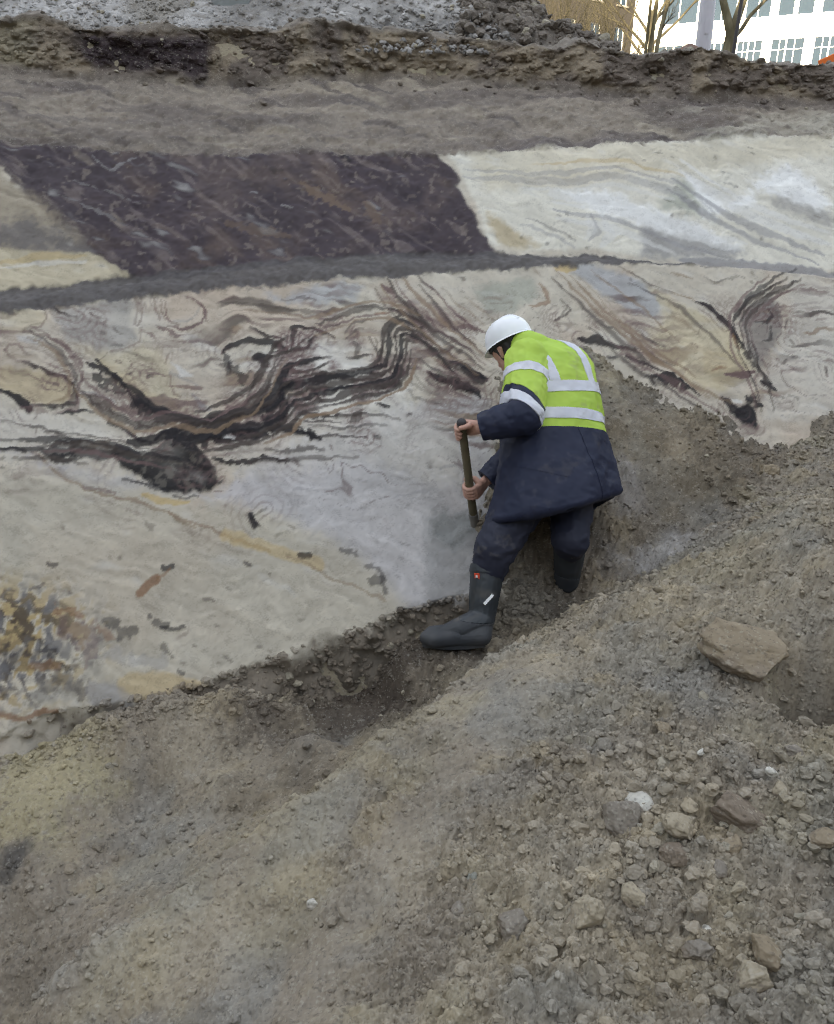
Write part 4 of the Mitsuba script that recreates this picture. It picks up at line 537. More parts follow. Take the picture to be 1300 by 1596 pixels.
def slope_soil(s, q):
    """colour and relief (m) of the cut slope: marbled sand with peat streaks below, brown made ground above"""
    N, z3 = s.shape, slope_height(s, q)
    w1, w2 = n2(s, q, 7, 1) - 0.5, n2(s, q, 7, 2) - 0.5
    w3, w4 = n2(s, q, 26, 3) - 0.5, n2(s, q, 26, 4) - 0.5
    w5, w6 = n2(s, q, 80, 5) - 0.5, n2(s, q, 80, 6) - 0.5
    a, b = s + 0.03 * w1 + 0.020 * w3 + 0.004 * w5, q + 0.03 * w2 + 0.020 * w4 + 0.004 * w6
    fine, mott = n2(s, q, 110, 7), n2(0.8 * s - 0.6 * q, 0.6 * s + 0.8 * q, 42, 8, 3)
    broad = n2(s, q, 2.2, 9, 3)
    # scrape direction: thin drawn-out bands running down to the right
    u, v = a * 0.94 - b * 0.34, a * 0.34 + b * 0.94
    flow = n2(u * 0.16 + 0.05 * w1, v + 0.12 * w2, 24, 10, 3) - 0.5
    flow2 = n2(u * 0.12, v + 0.3 * w2, 60, 11, 2) - 0.5
    col = lerp(COL['sand'], COL['beige'], smooth(0.4, 0.65, broad))
    relief = np.zeros(N)

    def blend(mask, t, name):
        col[mask] = lerp(col[mask], COL[name], t)

    for name, op, edge, poly in ZONES:
        p = np.array(poly)
        m = (a > p[:, 0].min() - 0.15) & (a < p[:, 0].max() + 0.15) & (b > p[:, 1].min() - 0.15) & (b < p[:, 1].max() + 0.15)
        if m.any():
            sd = inside_dist(a[m], b[m], poly) + (mott[m] - 0.5) * edge * 0.9
            if name in ('peat_mauve', 'dark_grey', 'cream'):
                sd = sd + 0.10 * (n2(a[m], b[m], 8, 37, 3) - 0.5) + 0.22 * (n2(a[m] * 0.6 - b[m] * 0.3, b[m] * 1.4, 3.2, 38, 2) - 0.5)
            t = smooth(-edge * 0.5, edge * 0.5, sd) * op
            if name == 'peat':
                t = t * (0.86 + 0.14 * smooth(0.34, 0.46, mott[m]))
                relief[m] += 0.006 * t
            blend(m, t, name)
    lam = (1 + 0.34 * flow + 0.16 * flow2 + 0.16 * (broad - 0.5))[..., None]
    col *= lam
    # grain: dusty speckle, darker damp spots and pale dry dust
    g1, g2 = n2(a, b, 13, 26, 4), n2(u * 0.4, v, 34, 27, 3)
    col *= (0.80 + 0.24 * g1 + 0.16 * g2)[..., None]
    col = lerp(col, COL['d'], 0.5 * smooth(0.70, 0.80, n2(u * 0.5, v, 42, 28, 2)) * smooth(0.5, 0.65, n2(a, b, 4, 29, 2)))
    col = lerp(col, COL['w'], 0.35 * smooth(0.62, 0.8, n2(u * 0.3, v, 15, 34, 3)))
    # yellow and grey mottling in the low left corner
    mo = smooth(1.0, 0.4, np.hypot((s + 1.42) / 0.78, (q - 3.38) / 0.34))
    k = 0.6 * n2(a, b, 15, 12, 3) + 0.4 * n2(a, b, 48, 57, 2)
    col = lerp(col, COL['y'] * 0.8, mo * smooth(0.50, 0.56, k) * 0.85)
    col = lerp(col, COL['d'], mo * smooth(0.54, 0.64, n2(u * 0.6, v, 34, 59, 3)) * 0.85)
    col = lerp(col, COL['g'] * 0.55, mo * smooth(0.47, 0.40, k) * 0.85)
    # marbling: thin continuous layers of humus that wrap round the folds
    phi = b + 0.30 * (n2(a, b * 1.3, 1.5, 80, 2) - 0.5) + 0.13 * (n2(a, b, 4.2, 81, 2) - 0.5) + 0.04 * (n2(a, b, 13, 82) - 0.5)
    zn = smooth(3.95, 4.2, b - 0.10 * (s + 1) * (s < 0.4) + 0.25 * w1) * smooth(5.0, 4.9, q)
    where_ = smooth(0.36, 0.58, n2(a, b, 1.9, 83, 3))
    for f_, th_, nm_, o_ in ((21, 0.70, 'd', 0.85), (34, 0.68, 'p', 0.7), (27, 0.72, 'b', 0.75), (58, 0.66, 'p', 0.45)):
        ln = n2(phi, 0.12 * a, f_, 84 + f_, 1)
        col = lerp(col, COL[nm_], smooth(th_, th_ + 0.10, ln) * zn * where_ * o_ * smooth(0.26, 0.48, n2(a, b, 5, 85 + f_, 2)))
    col = lerp(col, COL['sand_white'], 0.5 * smooth(0.6, 0.75, n2(phi, 0.1 * a, 12, 93)) * zn)
    for name, op, mottled, line in STREAKS:
        p = np.array(line)
        pad = p[:, 2].max() + 0.16
        m = (a > p[:, 0].min() - pad) & (a < p[:, 0].max() + pad) & (b > p[:, 1].min() - pad) & (b < p[:, 1].max() + pad)
        if not m.any():
            continue
        d, w = seg_dist(a[m], b[m], line)
        ww = np.maximum(w * (1.25 if name in 'kd' else 1.1), 0.012)
        x = d / (0.5 * ww) + (mott[m] - 0.5) * (3.0 if mottled == 1 else 0.55)
        if name in 'kdpb' and mottled == 0 and len(line) > 2:
            dd = d + 0.010 * (mott[m] - 0.5) + 0.03 * w1[m] + 0.03 * (n2(a[m], b[m], 5, 58, 2) - 0.5)
            lamin = np.exp(-d / 0.085) * smooth(0.4, 0.9, np.cos(dd * 2 * np.pi / 0.034)) * smooth(0.42, 0.62, n2(a[m], b[m], 8, 25, 2)) * op
            col[m] = lerp(col[m], COL['p'], lamin * (0.95 if name in 'kd' else 0.5) * smooth(4.95, 4.8, q[m]))
        t = smooth(1.2, 0.75, x) * op * np.clip(w / 0.010, 0.7, 1)
        blend(m, t, name)
        if name in 'kd':
            relief[m] += 0.003 * t
    # dark ends of thin peat threads everywhere in the marbled zone
    zone = smooth(3.7, 3.95, q) * smooth(4.85, 4.6, q - 0.1 * s)
    th = np.abs(n2(u * 0.35 + 0.2 * w1, v + 0.3 * w2, 9, 13, 2) - 0.5)
    col = lerp(col, COL['p'] * 0.8, zone * smooth(0.014, 0.002, th) * smooth(0.45, 0.6, n2(a, b, 3.5, 14)) * 0.6)
    # ledge
    lt, ll = at_s(LEDGE_TOP, s), at_s(LEDGE_LOW, s)
    fade = smooth(2.9, 2.3, s)
    t = smooth(-0.012, 0.012, b - ll + 0.012 + 0.03 * smooth(1.8, 0.8, s) + 0.035 * (mott - 0.5) + 0.03 * w1) * smooth(0.012, -0.012, b - lt - 0.015 + 0.03 * (mott - 0.5)) * (0.25 + 0.75 * fade)
    col = lerp(col, lin(80, 76, 76) * (0.6 + 0.8 * mott)[..., None], t * 0.95)
    relief += t * (0.05 * (n2(s, q, 11, 19, 4) - 0.5))
    # peat mauve crumbs
    inpeat = np.clip(1 - np.abs(col - COL['peat_mauve'] * lam).sum(-1) * 12, 0, 1) * (b > lt)
    col = lerp(col, lin(140, 128, 118), inpeat * smooth(0.66, 0.78, n2(s, q, 34, 15, 2)) * 0.55)
    col = lerp(col, lin(112, 98, 92), inpeat * smooth(0.5, 0.7, n2(a, b, 5, 16, 3)) * 0.5)
    u3, v3 = a * 0.80 - b * 0.6, a * 0.6 + b * 0.80
    col = lerp(col, lin(128, 116, 112), inpeat * smooth(0.60, 0.74, n2(u3 * 0.18, v3, 26, 53, 3)) * 0.6)
    col = lerp(col, lin(108, 92, 80), inpeat * smooth(0.52, 0.72, n2(u3 * 0.5, v3, 7, 54, 4)) * 0.6)
    col = lerp(col, lin(52, 45, 52), inpeat * smooth(0.52, 0.7, n2(u3 * 0.6, v3, 10, 55, 3)) * 0.7)
    col = lerp(col, lin(150, 138, 124), inpeat * smooth(-0.4, -0.9, s + 0.6 * (q - 5.0) + 0.5 * w1) * smooth(0.58, 0.7, n2(u3 * 0.4, v3, 12, 56, 3)) * 0.6)
    relief += inpeat * (n2(s, q, 24, 17, 4) - 0.5) * 0.04
    # made ground above the break
    cut = smooth(0.03, -0.01, b - at_s(TOE, s) + 0.05 * (mott - 0.5)) * smooth(1.5, 0.8, s) * smooth(-1.3, -0.8, s + 0.3 * w1)
    col = lerp(col, lin(104, 95, 84) * (0.55 + 0.9 * n2(s, z3, 22, 35, 4))[..., None], cut * 0.95)
    qb, qf, qr = at_s(BREAK, s), at_s(FOOT, s), at_s(RIM, s)
    above = smooth(-0.02, 0.03, b - qb + 0.05 * (mott - 0.5))
    tv = np.clip((q - qb) / (qf - qb), 0, 1)
    strip = lerp(lin(126, 116, 105), lin(97, 88, 82), smooth(0.35, 0.7, n2(a * 0.45, b * 1.6, 3.0, 18, 4)))
    strip = lerp(strip, lin(142, 131, 114), 0.6 * smooth(0.5, 0.8, n2(a * 0.5, b, 2.1, 19, 3)))
    strip = lerp(strip, lin(96, 88, 82), smooth(0.75, 1.0, tv) * 0.5)
    strip = lerp(strip, lin(92, 84, 82), 0.85 * smooth(0.25, 0.02, tv) * smooth(1.2, 1.7, s) * smooth(3.2, 2.8, s + 0.6 * w1))
    strip = lerp(strip, lin(168, 162, 148), 0.6 * smooth(2.7, 3.1, s) * smooth(0.42, 0.6, n2(a * 0.6, b * 1.3, 4, 20, 3)) * smooth(0.9, 0.5, tv))
    strip = lerp(strip, lin(78, 70, 67), 0.75 * smooth(0.62, 0.74, n2(u3 * 0.3, v3, 9, 46, 3)))
    strip = lerp(strip, lin(84, 74, 70), 0.6 * smooth(0.66, 0.8, n2(s, q * 1.5, 30, 47, 2)))
    strip = lerp(strip, lin(156, 146, 130), 0.6 * smooth(0.62, 0.78, n2(u3 * 0.3, v3, 6, 48, 3)))
    strip = strip * (0.62 + 0.38 * n2(s, q, 12, 39, 3) + 0.38 * n2(s, q, 40, 21, 3))[..., None]
    col = lerp(col, strip, above)
    sv = np.clip((q - qf) / (qr - qf), 0, 1)
    sc = lerp(lin(92, 82, 74), lin(122, 110, 94), smooth(0.4, 0.62, n2(s, sv * 0.35, 5, 22, 3)))
    sc = lerp(sc, lin(50, 40, 42), 1.0 * smooth(-1.95, -1.3, s + 0.3 * w1) * smooth(-0.32, -0.5, s + 0.3 * w2) * smooth(0.0, 0.25, sv + 0.4 * w1 + 0.35 * smooth(-1.0, -1.6, s) * -1) * (1 - 0.6 * smooth(0.75, 0.95, sv)))
    sc = lerp(sc, lin(132, 124, 104), 0.6 * smooth(-1.6, -1.8, s))
    sc = sc * (0.75 + 0.5 * n2(s, q, 30, 23, 3))[..., None]
    scm = smooth(0.0, 0.05, q - qf)
    col = lerp(col, sc, scm)
    top = smooth(0.9, 1.0, sv)
    col = lerp(col, lin(118, 110, 102) * (0.75 + 0.5 * n2(s, q, 18, 24, 3))[..., None], top)
    # relief
    face = (1 - above)
    relief += face * (0.030 * (n2(s, q, 3.2, 30, 2) - 0.5) + 0.016 * flow + 0.014 * (n2(a, b, 12, 31, 4) - 0.5) + 0.004 * (fine - 0.5)) + cut * 0.05 * (n2(s, z3, 9, 36, 4) - 0.5)
    relief += above * (1 - scm) * (0.10 * (n2(s, q, 4, 32, 4) - 0.5) + 0.06 * (n2(s, q, 18, 33, 4) - 0.5))
    return np.clip(col * (0.93 + 0.14 * fine)[..., None], 0.004, 0.9), relief, scm * (1 - top), top


def build_slope(sl, sr, nu, rows, drop=0.0):
    """a patch of the slope; sl, sr give its ends (s) at each q"""
    u = np.linspace(0, 1, nu)
    qs, ss = [], []
    for v in np.linspace(0, 1, rows[0], endpoint=False):
        q = 2.55 + v * (5.7 - 2.55)
        s = sl(q) + u * (sr(q) - sl(q))
        qs.append(2.55 + v * (at_s(BREAK, s) - 2.55)); ss.append(s)
    for lo, hi, n in ((BREAK, FOOT, rows[1]), (FOOT, RIM, rows[2])):
        for v in np.linspace(0, 1, n, endpoint=False):
            q = 5.7 + v * 0.5
            s = sl(6.5) + u * (sr(6.5) - sl(6.5)) if hi is RIM else sl(5.7 + v * 0.8) + u * (sr(5.7 + v * 0.8) - sl(5.7 + v * 0.8))
            qs.append(at_s(lo, s) + v * (at_s(hi, s) - at_s(lo, s))); ss.append(s)
    s = sl(6.5) + u * (sr(6.5) - sl(6.5))
    for v in np.linspace(0, 1, rows[3]) ** 1.6:
        qs.append(at_s(RIM, s) + v * 3.5); ss.append(s)
    s, q = np.array(ss), np.array(qs)
    col, relief, scm, top = slope_soil(s, q)
    z = slope_height(s, q)
    rag = (meshkit.fbm(np.stack([s * 4.5, z * 7, q * 2], -1), 4, 40) - 0.5) * 0.26 + (np.abs(meshkit.fbm(np.stack([s * 9, z * 12, q * 9], -1), 3, 41) - 0.5) - 0.12) * 0.16
    push = np.maximum(scm, smooth(0.04, -0.02, q - at_s(TOE, s)) * smooth(1.5, 0.8, s) * 0.9) * rag  # the scarp is torn: lumps pushed in and out of the face
    z = z + relief + top * (0.16 * (n2(s, q, 3.5, 42, 4) - 0.5) + 0.06 * (n2(s, q, 15, 43, 3) - 0.5)) * smooth(0.0, 0.15, q - at_s(RIM, s) + 0.1) - drop
    nx = np.stack([math.sin(PHI) * np.ones_like(s), -math.cos(PHI) * np.ones_like(s)], -1)
    xy = s[..., None] * E1 + q[..., None] * E2 + nx * (push + relief * 0.6)[..., None]
    return np.concatenate([xy, z[..., None]], -1), col, s, q, scm, top


slope_p, slope_c, slope_s, slope_q, slope_scm, slope_top = build_slope(lambda q: -2.3 - 0.2 * (q - 2.55), lambda q: 2.3 + 0.72 * (q - 2.55), 740, (470, 75, 75, 45))
cut_row = 468
for key, rows, mat in (('hillside', slice(0, cut_row + 1), 'face_soil'), ('upper_bank', slice(cut_row, None), 'soil')):
    p, c = slope_p[rows], slope_c[rows]
    scene[key] = mikit.ply((p.reshape(-1, 3), grid_faces(p.shape[1], p.shape[0])), mat, smooth=True, color=c.reshape(-1, 3))
for i, (a0, a1) in enumerate(((lambda q: 2.28 + 0.72 * (q - 2.55), lambda q: 6.0 + 0.72 * (q - 2.55)), (lambda q: -5.2 - 0.2 * (q - 2.55), lambda q: -2.28 - 0.2 * (q - 2.55)))):
    p, c = build_slope(a0, a1, 170, (200, 30, 36, 20), 0.006)[:2]   # the slope goes on beyond the picture
    scene['hillside_%03d' % (i + 1)] = mikit.ply((p.reshape(-1, 3), grid_faces(p.shape[1], p.shape[0])), 'face_soil', smooth=True, color=c.reshape(-1, 3))
    tag('hillside_%03d' % (i + 1), 'continuation of the pit slope to the ' + ('right', 'left')[i], kind='structure')
tag('upper_bank', 'brown made ground and torn earth edge above the sand slope', kind='structure')
tag('hillside', 'freshly cut pit slope of pale sand marbled with black and brown peat streaks', kind='structure')

# ---------------------------------------------------------------- dug ground at the foot of the slope and the spoil slope in front
GROUND_PTS = np.array([[1.032, 4.385, -1.101], [0.836, 4.292, -1.149], [1.114, 3.997, -1.424], [1.448, 4.041, -1.433], [1.828, 4.325, -1.347], [1.061, 3.632, -1.71], [1.42, 3.894, -1.548], [0.711, 3.545, -1.836], [2.276, 4.547, -1.224], [1.469, 3.603, -1.492], [0.944, 3.137, -1.713], [0.375, 2.724, -1.799], [-0.005, 2.426, -1.872], [-0.298, 2.253, -1.952], [-0.665, 1.979, -2.096], [-0.921, 1.83, -2.197], [1.512, 2.779, -1.344], [1.309, 2.242, -1.526], [1.119, 1.776, -1.61], [0.903, 1.271, -1.66], [0.638, 1.851, -1.692], [0.511, 1.303, -1.714], [0.31, 2.066, -1.775], [0.022, 1.78, -1.868], [0.025, 1.369, -1.817], [-0.425, 1.747, -2.084], [-0.565, 1.575, -2.108], [-1.216, 1.781, -2.4], [-1.365, 2.107, -2.392], [-1.468, 2.384, -2.24], [-1.032, 2.443, -2.283], [-0.724, 2.68, -2.177], [-0.516, 2.955, -2.163], [-0.263, 3.141, -2.157], [-0.07, 3.259, -2.131], [0.155, 3.233, -2.009], [0.959, 4.612, -0.947], [0.722, 4.695, -0.898], [1.054, 4.525, -1.03], [1.353, 4.413, -1.171], [1.603, 4.28, -1.302], [0.612, 4.132, -1.312], [0.65, 3.812, -1.532], [0.419, 3.423, -1.884], [0.276, 3.415, -1.966], [2.145, 4.363, -1.316], [0.668, 4.879, -0.888], [0.482, 4.797, -0.931], [0.293, 4.368, -1.262], [0.254, 4.003, -1.56], [0.22, 3.751, -1.764], [0.128, 3.535, -1.931], [-0.184, 4.429, -1.369], [-0.464, 3.801, -1.853], [-1.353, 3.69, -1.828], [-0.146, 3.629, -2.037], [-0.99, 3.336, -2.169], [-1.668, 3.26, -2.143], [-0.845, 4.335, -1.36], [-1.821, 4.32, -1.244], [0.305, 5.025, -0.939], [1.302, 5.183, -0.939], [2.318, 5.345, -0.939], [-0.565, 4.888, -0.939], [-1.937, 4.719, -0.945], [0.843, 4.92, -0.916], [1.167, 4.851, -1.016], [1.446, 4.764, -1.126], [1.621, 4.72, -1.184], [1.783, 4.626, -1.284], [2.084, 4.668, -1.289], [2.279, 4.711, -1.278], [1.921, 4.595, -1.327], [0.882, 5.068, -0.879], [1.248, 5.014, -0.972], [1.599, 4.888, -1.122], [1.912, 4.795, -1.241], [2.306, 4.886, -1.217], [-1.696, 2.931, -2.152], [-1.255, 3.038, -2.121], [-0.848, 3.167, -2.128], [-0.423, 3.349, -2.133], [-0.14, 3.463, -2.075]] + [[3.2, 4.4, -1.0], [0.4, 0.3, -1.6], [1.6, 0.6, -1.5], [-1.2, 0.9, -2.25], [-2.0, 2.1, -2.4], [2.8, 2.5, -1.2]])
ground_tps = RBFInterpolator(GROUND_PTS[:, :2], GROUND_PTS[:, 2], kernel='thin_plate_spline', smoothing=0.0006)
PITS = [(1.25, 2.25, 0.10, 0.6), (1.36, 2.25, 0.11, 0.6), (-1.02, 2.98, 0.16, -0.16), (-0.75, 3.04, 0.14, -0.15), (-1.27, 2.95, 0.14, -0.09), (-0.5, 3.1, 0.10, -0.10), (-0.75, 2.66, 0.10, -0.07), (-0.42, 2.82, 0.10, -0.10), (-1.0, 2.62, 0.12, 0.06), (-0.6, 2.52, 0.1, 0.05), (-1.28, 2.24, 0.14, -0.07), (-0.95, 2.0, 0.2, -0.06), (-1.2, 1.9, 0.1, 0.06),
        (-0.15, 2.42, 0.12, -0.04), (0.35, 2.5, 0.14, -0.05), (0.9, 3.0, 0.16, -0.05), (1.5, 3.3, 0.2, -0.05)]  # hollow beside the block, lumps and scoops of the digging


def ground_height(x, y):
    z = ground_tps(np.stack([np.ravel(x), np.ravel(y)], -1)).reshape(np.shape(x))
    for cx, cy, r, h in PITS:
        z = z - h * np.exp(-((x - cx) ** 2 + (y - cy) ** 2) / (r * r))
    return z


def clod_bumps(x, y, z, step, r0, r1, seed, keep):
    """half-buried crumbs: height of the highest dome over each point"""
    rng = np.random.default_rng(seed)
    x0, x1, y0, y1 = x.min(), x.max(), y.min(), y.max()
    n = int((x1 - x0) * (y1 - y0) / step ** 2)
    c = np.stack([rng.uniform(x0, x1, n), rng.uniform(y0, y1, n)], -1)
    c = c[rng.random(n) < keep(c[:, 0], c[:, 1])]
    r = r0 + (r1 - r0) * rng.random(len(c)) ** 2.2
    tone = rng.random(len(c))
    h, t = np.zeros(x.size), np.full(x.size, 0.5)
    P = np.stack([(x + 0.9 * r1 * (n2(x, y, 0.55 / r1, seed + 1, 2) - 0.5)).ravel(), (y + 0.9 * r1 * (n2(x, y, 0.55 / r1, seed + 2, 2) - 0.5)).ravel()], -1)
    wob = 1 + 0.5 * (n2(x, y, 0.9 / r1, seed, 2).ravel() - 0.5)
    d, i = cKDTree(c).query(P, k=4)
    for k in range(4):
        rr = r[i[:, k]]
        e = np.clip(1 - (d[:, k] * wob / rr) ** 2, 0, 1)
        hh = rr * 0.9 * np.sqrt(e) * np.minimum(1, 0.75 + 0.4 * tone[i[:, k]])
        t = np.where(hh > h, tone[i[:, k]], t)
        h = np.maximum(h, hh)
    return h.reshape(x.shape), t.reshape(x.shape)


def coarse(x, y):
    """1 where the spoil is cloddy, 0 where it has run down smooth"""
    k = n2(x, y, 1.6, 50, 3)
    c = smooth(0.36, 0.58, k + 0.22 * (x - 0.3))
    run = np.exp(-((x - 0.05 - 0.62 * (y - 2.0)) / 0.16) ** 2) * smooth(2.9, 2.5, y)   # smooth chute
    low = smooth(-0.3, -0.9, x)
    return np.clip(c * (1 - 0.85 * run) * (1 - 0.15 * low) * 0.8 + 0.26 * (1 - 0.6 * run), 0, 1)


def ground_soil(x, y):
    a, b = x + 0.05 * (n2(x, y, 5, 60) - 0.5), y + 0.05 * (n2(x, y, 5, 61) - 0.5)
    big, mid, fine = n2(a, b, 1.7, 62, 4), n2(a, b, 9, 63, 3), n2(x, y, 75, 64, 2)
    col = lerp(lin(138, 128, 112), lin(122, 113, 101), smooth(0.4, 0.6, big))
    col = lerp(col, lin(146, 132, 104), 0.3 * smooth(0.52, 0.66, n2(a, b, 8, 45, 3)))
    col = lerp(col, lin(116, 113, 108), 0.25 * smooth(0.54, 0.68, n2(a, b, 9, 49, 3)))
    col = lerp(col, lin(138, 129, 108), 0.45 * smooth(0.54, 0.66, n2(a, b, 2.6, 65, 3)))
    col = lerp(col, lin(116, 115, 111), 0.4 * smooth(0.54, 0.68, n2(a, b, 3.4, 66, 3)))
    patches = [(-1.43, 2.7, 0.24, 0.29, lin(150, 140, 112), 0.8), (-0.98, 2.54, 0.15, 0.09, lin(132, 130, 124), 0.25), (-0.55, 2.6, 0.24, 0.12, lin(108, 98, 84), 0.5),
               (-0.35, 2.45, 0.2, 0.09, lin(136, 125, 94), 0.45), (-0.91, 1.78, 0.18, 0.09, lin(146, 146, 140), 0.2), (-0.71, 1.91, 0.15, 0.1, lin(136, 138, 134), 0.2), (1.16, 3.68, 0.28, 0.09, lin(168, 164, 160), 0.75),
               (1.03, 4.0, 0.1, 0.12, lin(172, 168, 166), 0.6), (-0.01, 3.28, 0.55, 0.16, lin(80, 72, 63), 0.9), (-0.35, 3.1, 0.4, 0.2, lin(84, 75, 66), 0.85),
               (0.68, 3.71, 0.25, 0.2, lin(100, 88, 74), 0.6), (1.42, 4.23, 0.45, 0.26, lin(122, 108, 88), 0.6), (-1.43, 2.34, 0.05, 0.07, lin(64, 62, 62), 0.8)]
    for cx, cy, rx, ry, c, op in patches:
        col = lerp(col, c, op * smooth(1.35, 0.4, np.hypot((a - cx) / rx, (b - cy) / ry) + (mid - 0.5) * 1.6 + (fine - 0.5) * 0.8))
    return col * (0.66 + 0.38 * mid + 0.24 * fine + 0.20 * n2(x, y, 170, 68))[..., None]


nu, nv = 710, 650
yy = np.exp(np.linspace(math.log(0.85), math.log(5.2), nv))[:, None] * np.ones((1, nu))
uu = np.linspace(0, 1, nu)[None]
xx = (-0.64 * yy - 0.35) * (1 - uu) + (0.56 * yy + 0.4) * uu
zz = ground_height(xx, yy)
cz = coarse(xx, yy)
b1, t1 = clod_bumps(xx, yy, zz, 0.036, 0.006, 0.030, 71, lambda x, y: 0.15 + 0.85 * coarse(x, y))
b2, t2 = clod_bumps(xx, yy, zz, 0.012, 0.004, 0.012, 72, lambda x, y: 0.5 + 0.5 * coarse(x, y))
def ridged(x, y, f, seed, oct):
    """crevices between rounded lumps"""
    return sum(0.55 ** o * np.abs(n2(x, y, f * 2.1 ** o, seed + o) * 2 - 1) for o in range(oct)) / sum(0.55 ** o for o in range(oct))


wx, wy = xx + 0.02 * (n2(xx, yy, 14, 76) - 0.5), yy + 0.02 * (n2(xx, yy, 14, 77) - 0.5)
bump = 0.10 * (n2(xx, yy, 2.4, 73, 3) - 0.5) + 0.08 * smooth(0.2, -0.4, xx) * (n2(xx, yy, 5.0, 69, 3) - 0.5) + (0.03 + 0.05 * cz) * (n2(xx, yy, 9, 74, 3) - 0.5)
bump += (0.014 + 0.056 * cz) * (ridged(wx, wy, 20, 75, 4) - 0.4) + (0.008 + 0.016 * cz) * (ridged(wx, wy, 62, 79, 2) - 0.4)
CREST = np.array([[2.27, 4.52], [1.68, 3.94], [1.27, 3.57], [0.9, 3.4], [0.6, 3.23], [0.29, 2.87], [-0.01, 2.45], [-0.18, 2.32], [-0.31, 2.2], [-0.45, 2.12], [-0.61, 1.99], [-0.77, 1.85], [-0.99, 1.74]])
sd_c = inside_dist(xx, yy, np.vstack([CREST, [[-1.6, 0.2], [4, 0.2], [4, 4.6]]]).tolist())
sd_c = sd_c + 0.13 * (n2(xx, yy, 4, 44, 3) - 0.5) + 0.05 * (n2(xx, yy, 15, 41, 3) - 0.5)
bump += (0.17 * smooth(-0.20, 0.04, sd_c) - 0.075) * smooth(3.9, 3.3, yy)
for A, B, z0 in (([0.026, 3.248], [0.329, 3.271], -1.938),):  # trodden footing under the boots
    A, B = np.array(A), np.array(B)
    t = np.clip(((xx - A[0]) * (B - A)[0] + (yy - A[1]) * (B - A)[1]) / ((B - A) @ (B - A)), 0, 1)
    w = smooth(0.22, 0.06, np.hypot(xx - A[0] - t * (B - A)[0], yy - A[1] - t * (B - A)[1]))
    zz = zz * (1 - w) + (z0 - bump * 0.6) * w
zz = zz + bump + b1 * (0.1 + 0.75 * cz) + b2 * (0.25 + 0.5 * cz)
gcol = ground_soil(xx, yy)
damp_shade = smooth(0.02, -0.14, sd_c + 0.10 * (n2(xx, yy, 11, 43, 3) - 0.5))  # moister trench soil, plus shade painted in below the crest
gcol = lerp(gcol * 1.06, gcol * np.array([0.72, 0.71, 0.71]), damp_shade * (0.12 + 0.88 * smooth(-0.75, -0.3, xx)) * smooth(0.2, 0.5, n2(xx, yy, 6, 40, 3)))  # bank lightened, trench darkened: painted shading that brings out the crest
gcol = gcol * (1 + 0.28 * (np.where(b1 > 0.002, t1, 0.5) - 0.5) * cz + 0.25 * (np.where(b2 > 0.001, t2, 0.5) - 0.5))[..., None]
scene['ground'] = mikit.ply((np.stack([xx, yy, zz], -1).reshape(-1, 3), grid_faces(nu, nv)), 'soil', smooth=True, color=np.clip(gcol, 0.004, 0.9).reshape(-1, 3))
tag('ground', 'loose brown crumbly spoil sloping down into the dug trough', kind='structure')
ground_tree = cKDTree(np.stack([xx.ravel(), yy.ravel()], -1))


def ground_z(x, y):
    return float(zz.ravel()[ground_tree.query([x, y])[1]])


# ---------------------------------------------------------------- loose crumbs and stones on the spoil
def rock(seed, r, flat=0.75, sub=3, rough=0.35, elong=1.25):
    m = trimesh.creation.icosphere(subdivisions=sub)
    v = np.array(m.vertices)
    rng = np.random.default_rng(seed)
    for k in range(14):  # knock facets off
        n = rng.normal(0, 1, 3); n /= np.linalg.norm(n)
        c = rng.uniform(0.55, 0.92)
        d = v @ n
        v -= np.clip(d - c, 0, None)[:, None] * n * 0.95
    v *= (1 + rough * (meshkit.fbm(v * 1.3 + seed * 3.1, 3, 7)[:, None] - 0.5) + 0.22 * (meshkit.fbm(v * 4 + seed, 4, 9)[:, None] - 0.5))
    return v * r * np.array([elong, 1.0, flat]) @ trimesh.transformations.euler_matrix(*rng.uniform(-0.4, 0.4, 2), rng.uniform(0, 6.3))[:3, :3].T, m.faces


def crumbs(n, seed, r0, r1, sub, power, weight, P=None, base=None):
    rng = np.random.default_rng(seed)
    shapes = [rock(900 + k, 1.0, 0.85, sub, 1.1) for k in range(12)]
    w = weight.ravel()
    idx = rng.choice(w.size, n, p=w / w.sum())
    V, F, C = [], [], []
    base = gcol.reshape(-1, 3) if base is None else base
    P = np.stack([xx, yy, zz], -1).reshape(-1, 3) if P is None else P
    off = 0
    for i in idx:
        sv, sf = shapes[rng.integers(12)]
        r = r0 + (r1 - r0) * rng.random() ** power
        a = rng.uniform(0, 6.3)
        ca, sa = math.cos(a), math.sin(a)
        p = sv * r
        p = np.stack([p[:, 0] * ca - p[:, 1] * sa, p[:, 0] * sa + p[:, 1] * ca, p[:, 2]], -1)
        p += [P[i, 0] + rng.normal(0, 0.003), P[i, 1] + rng.normal(0, 0.003), P[i, 2] + r * rng.uniform(-0.3, 0.25)]
        c = base[i] * rng.uniform(0.9, 1.12)
        if rng.random() < 0.025:
            c = lin(150, 142, 126) * rng.uniform(0.7, 1.1)
        V.append(p); F.append(sf + off); C.append(np.repeat(c[None], len(p), 0)); off += len(p)
    return (np.vstack(V), np.vstack(F)), np.clip(np.vstack(C), 0.01, 0.9)


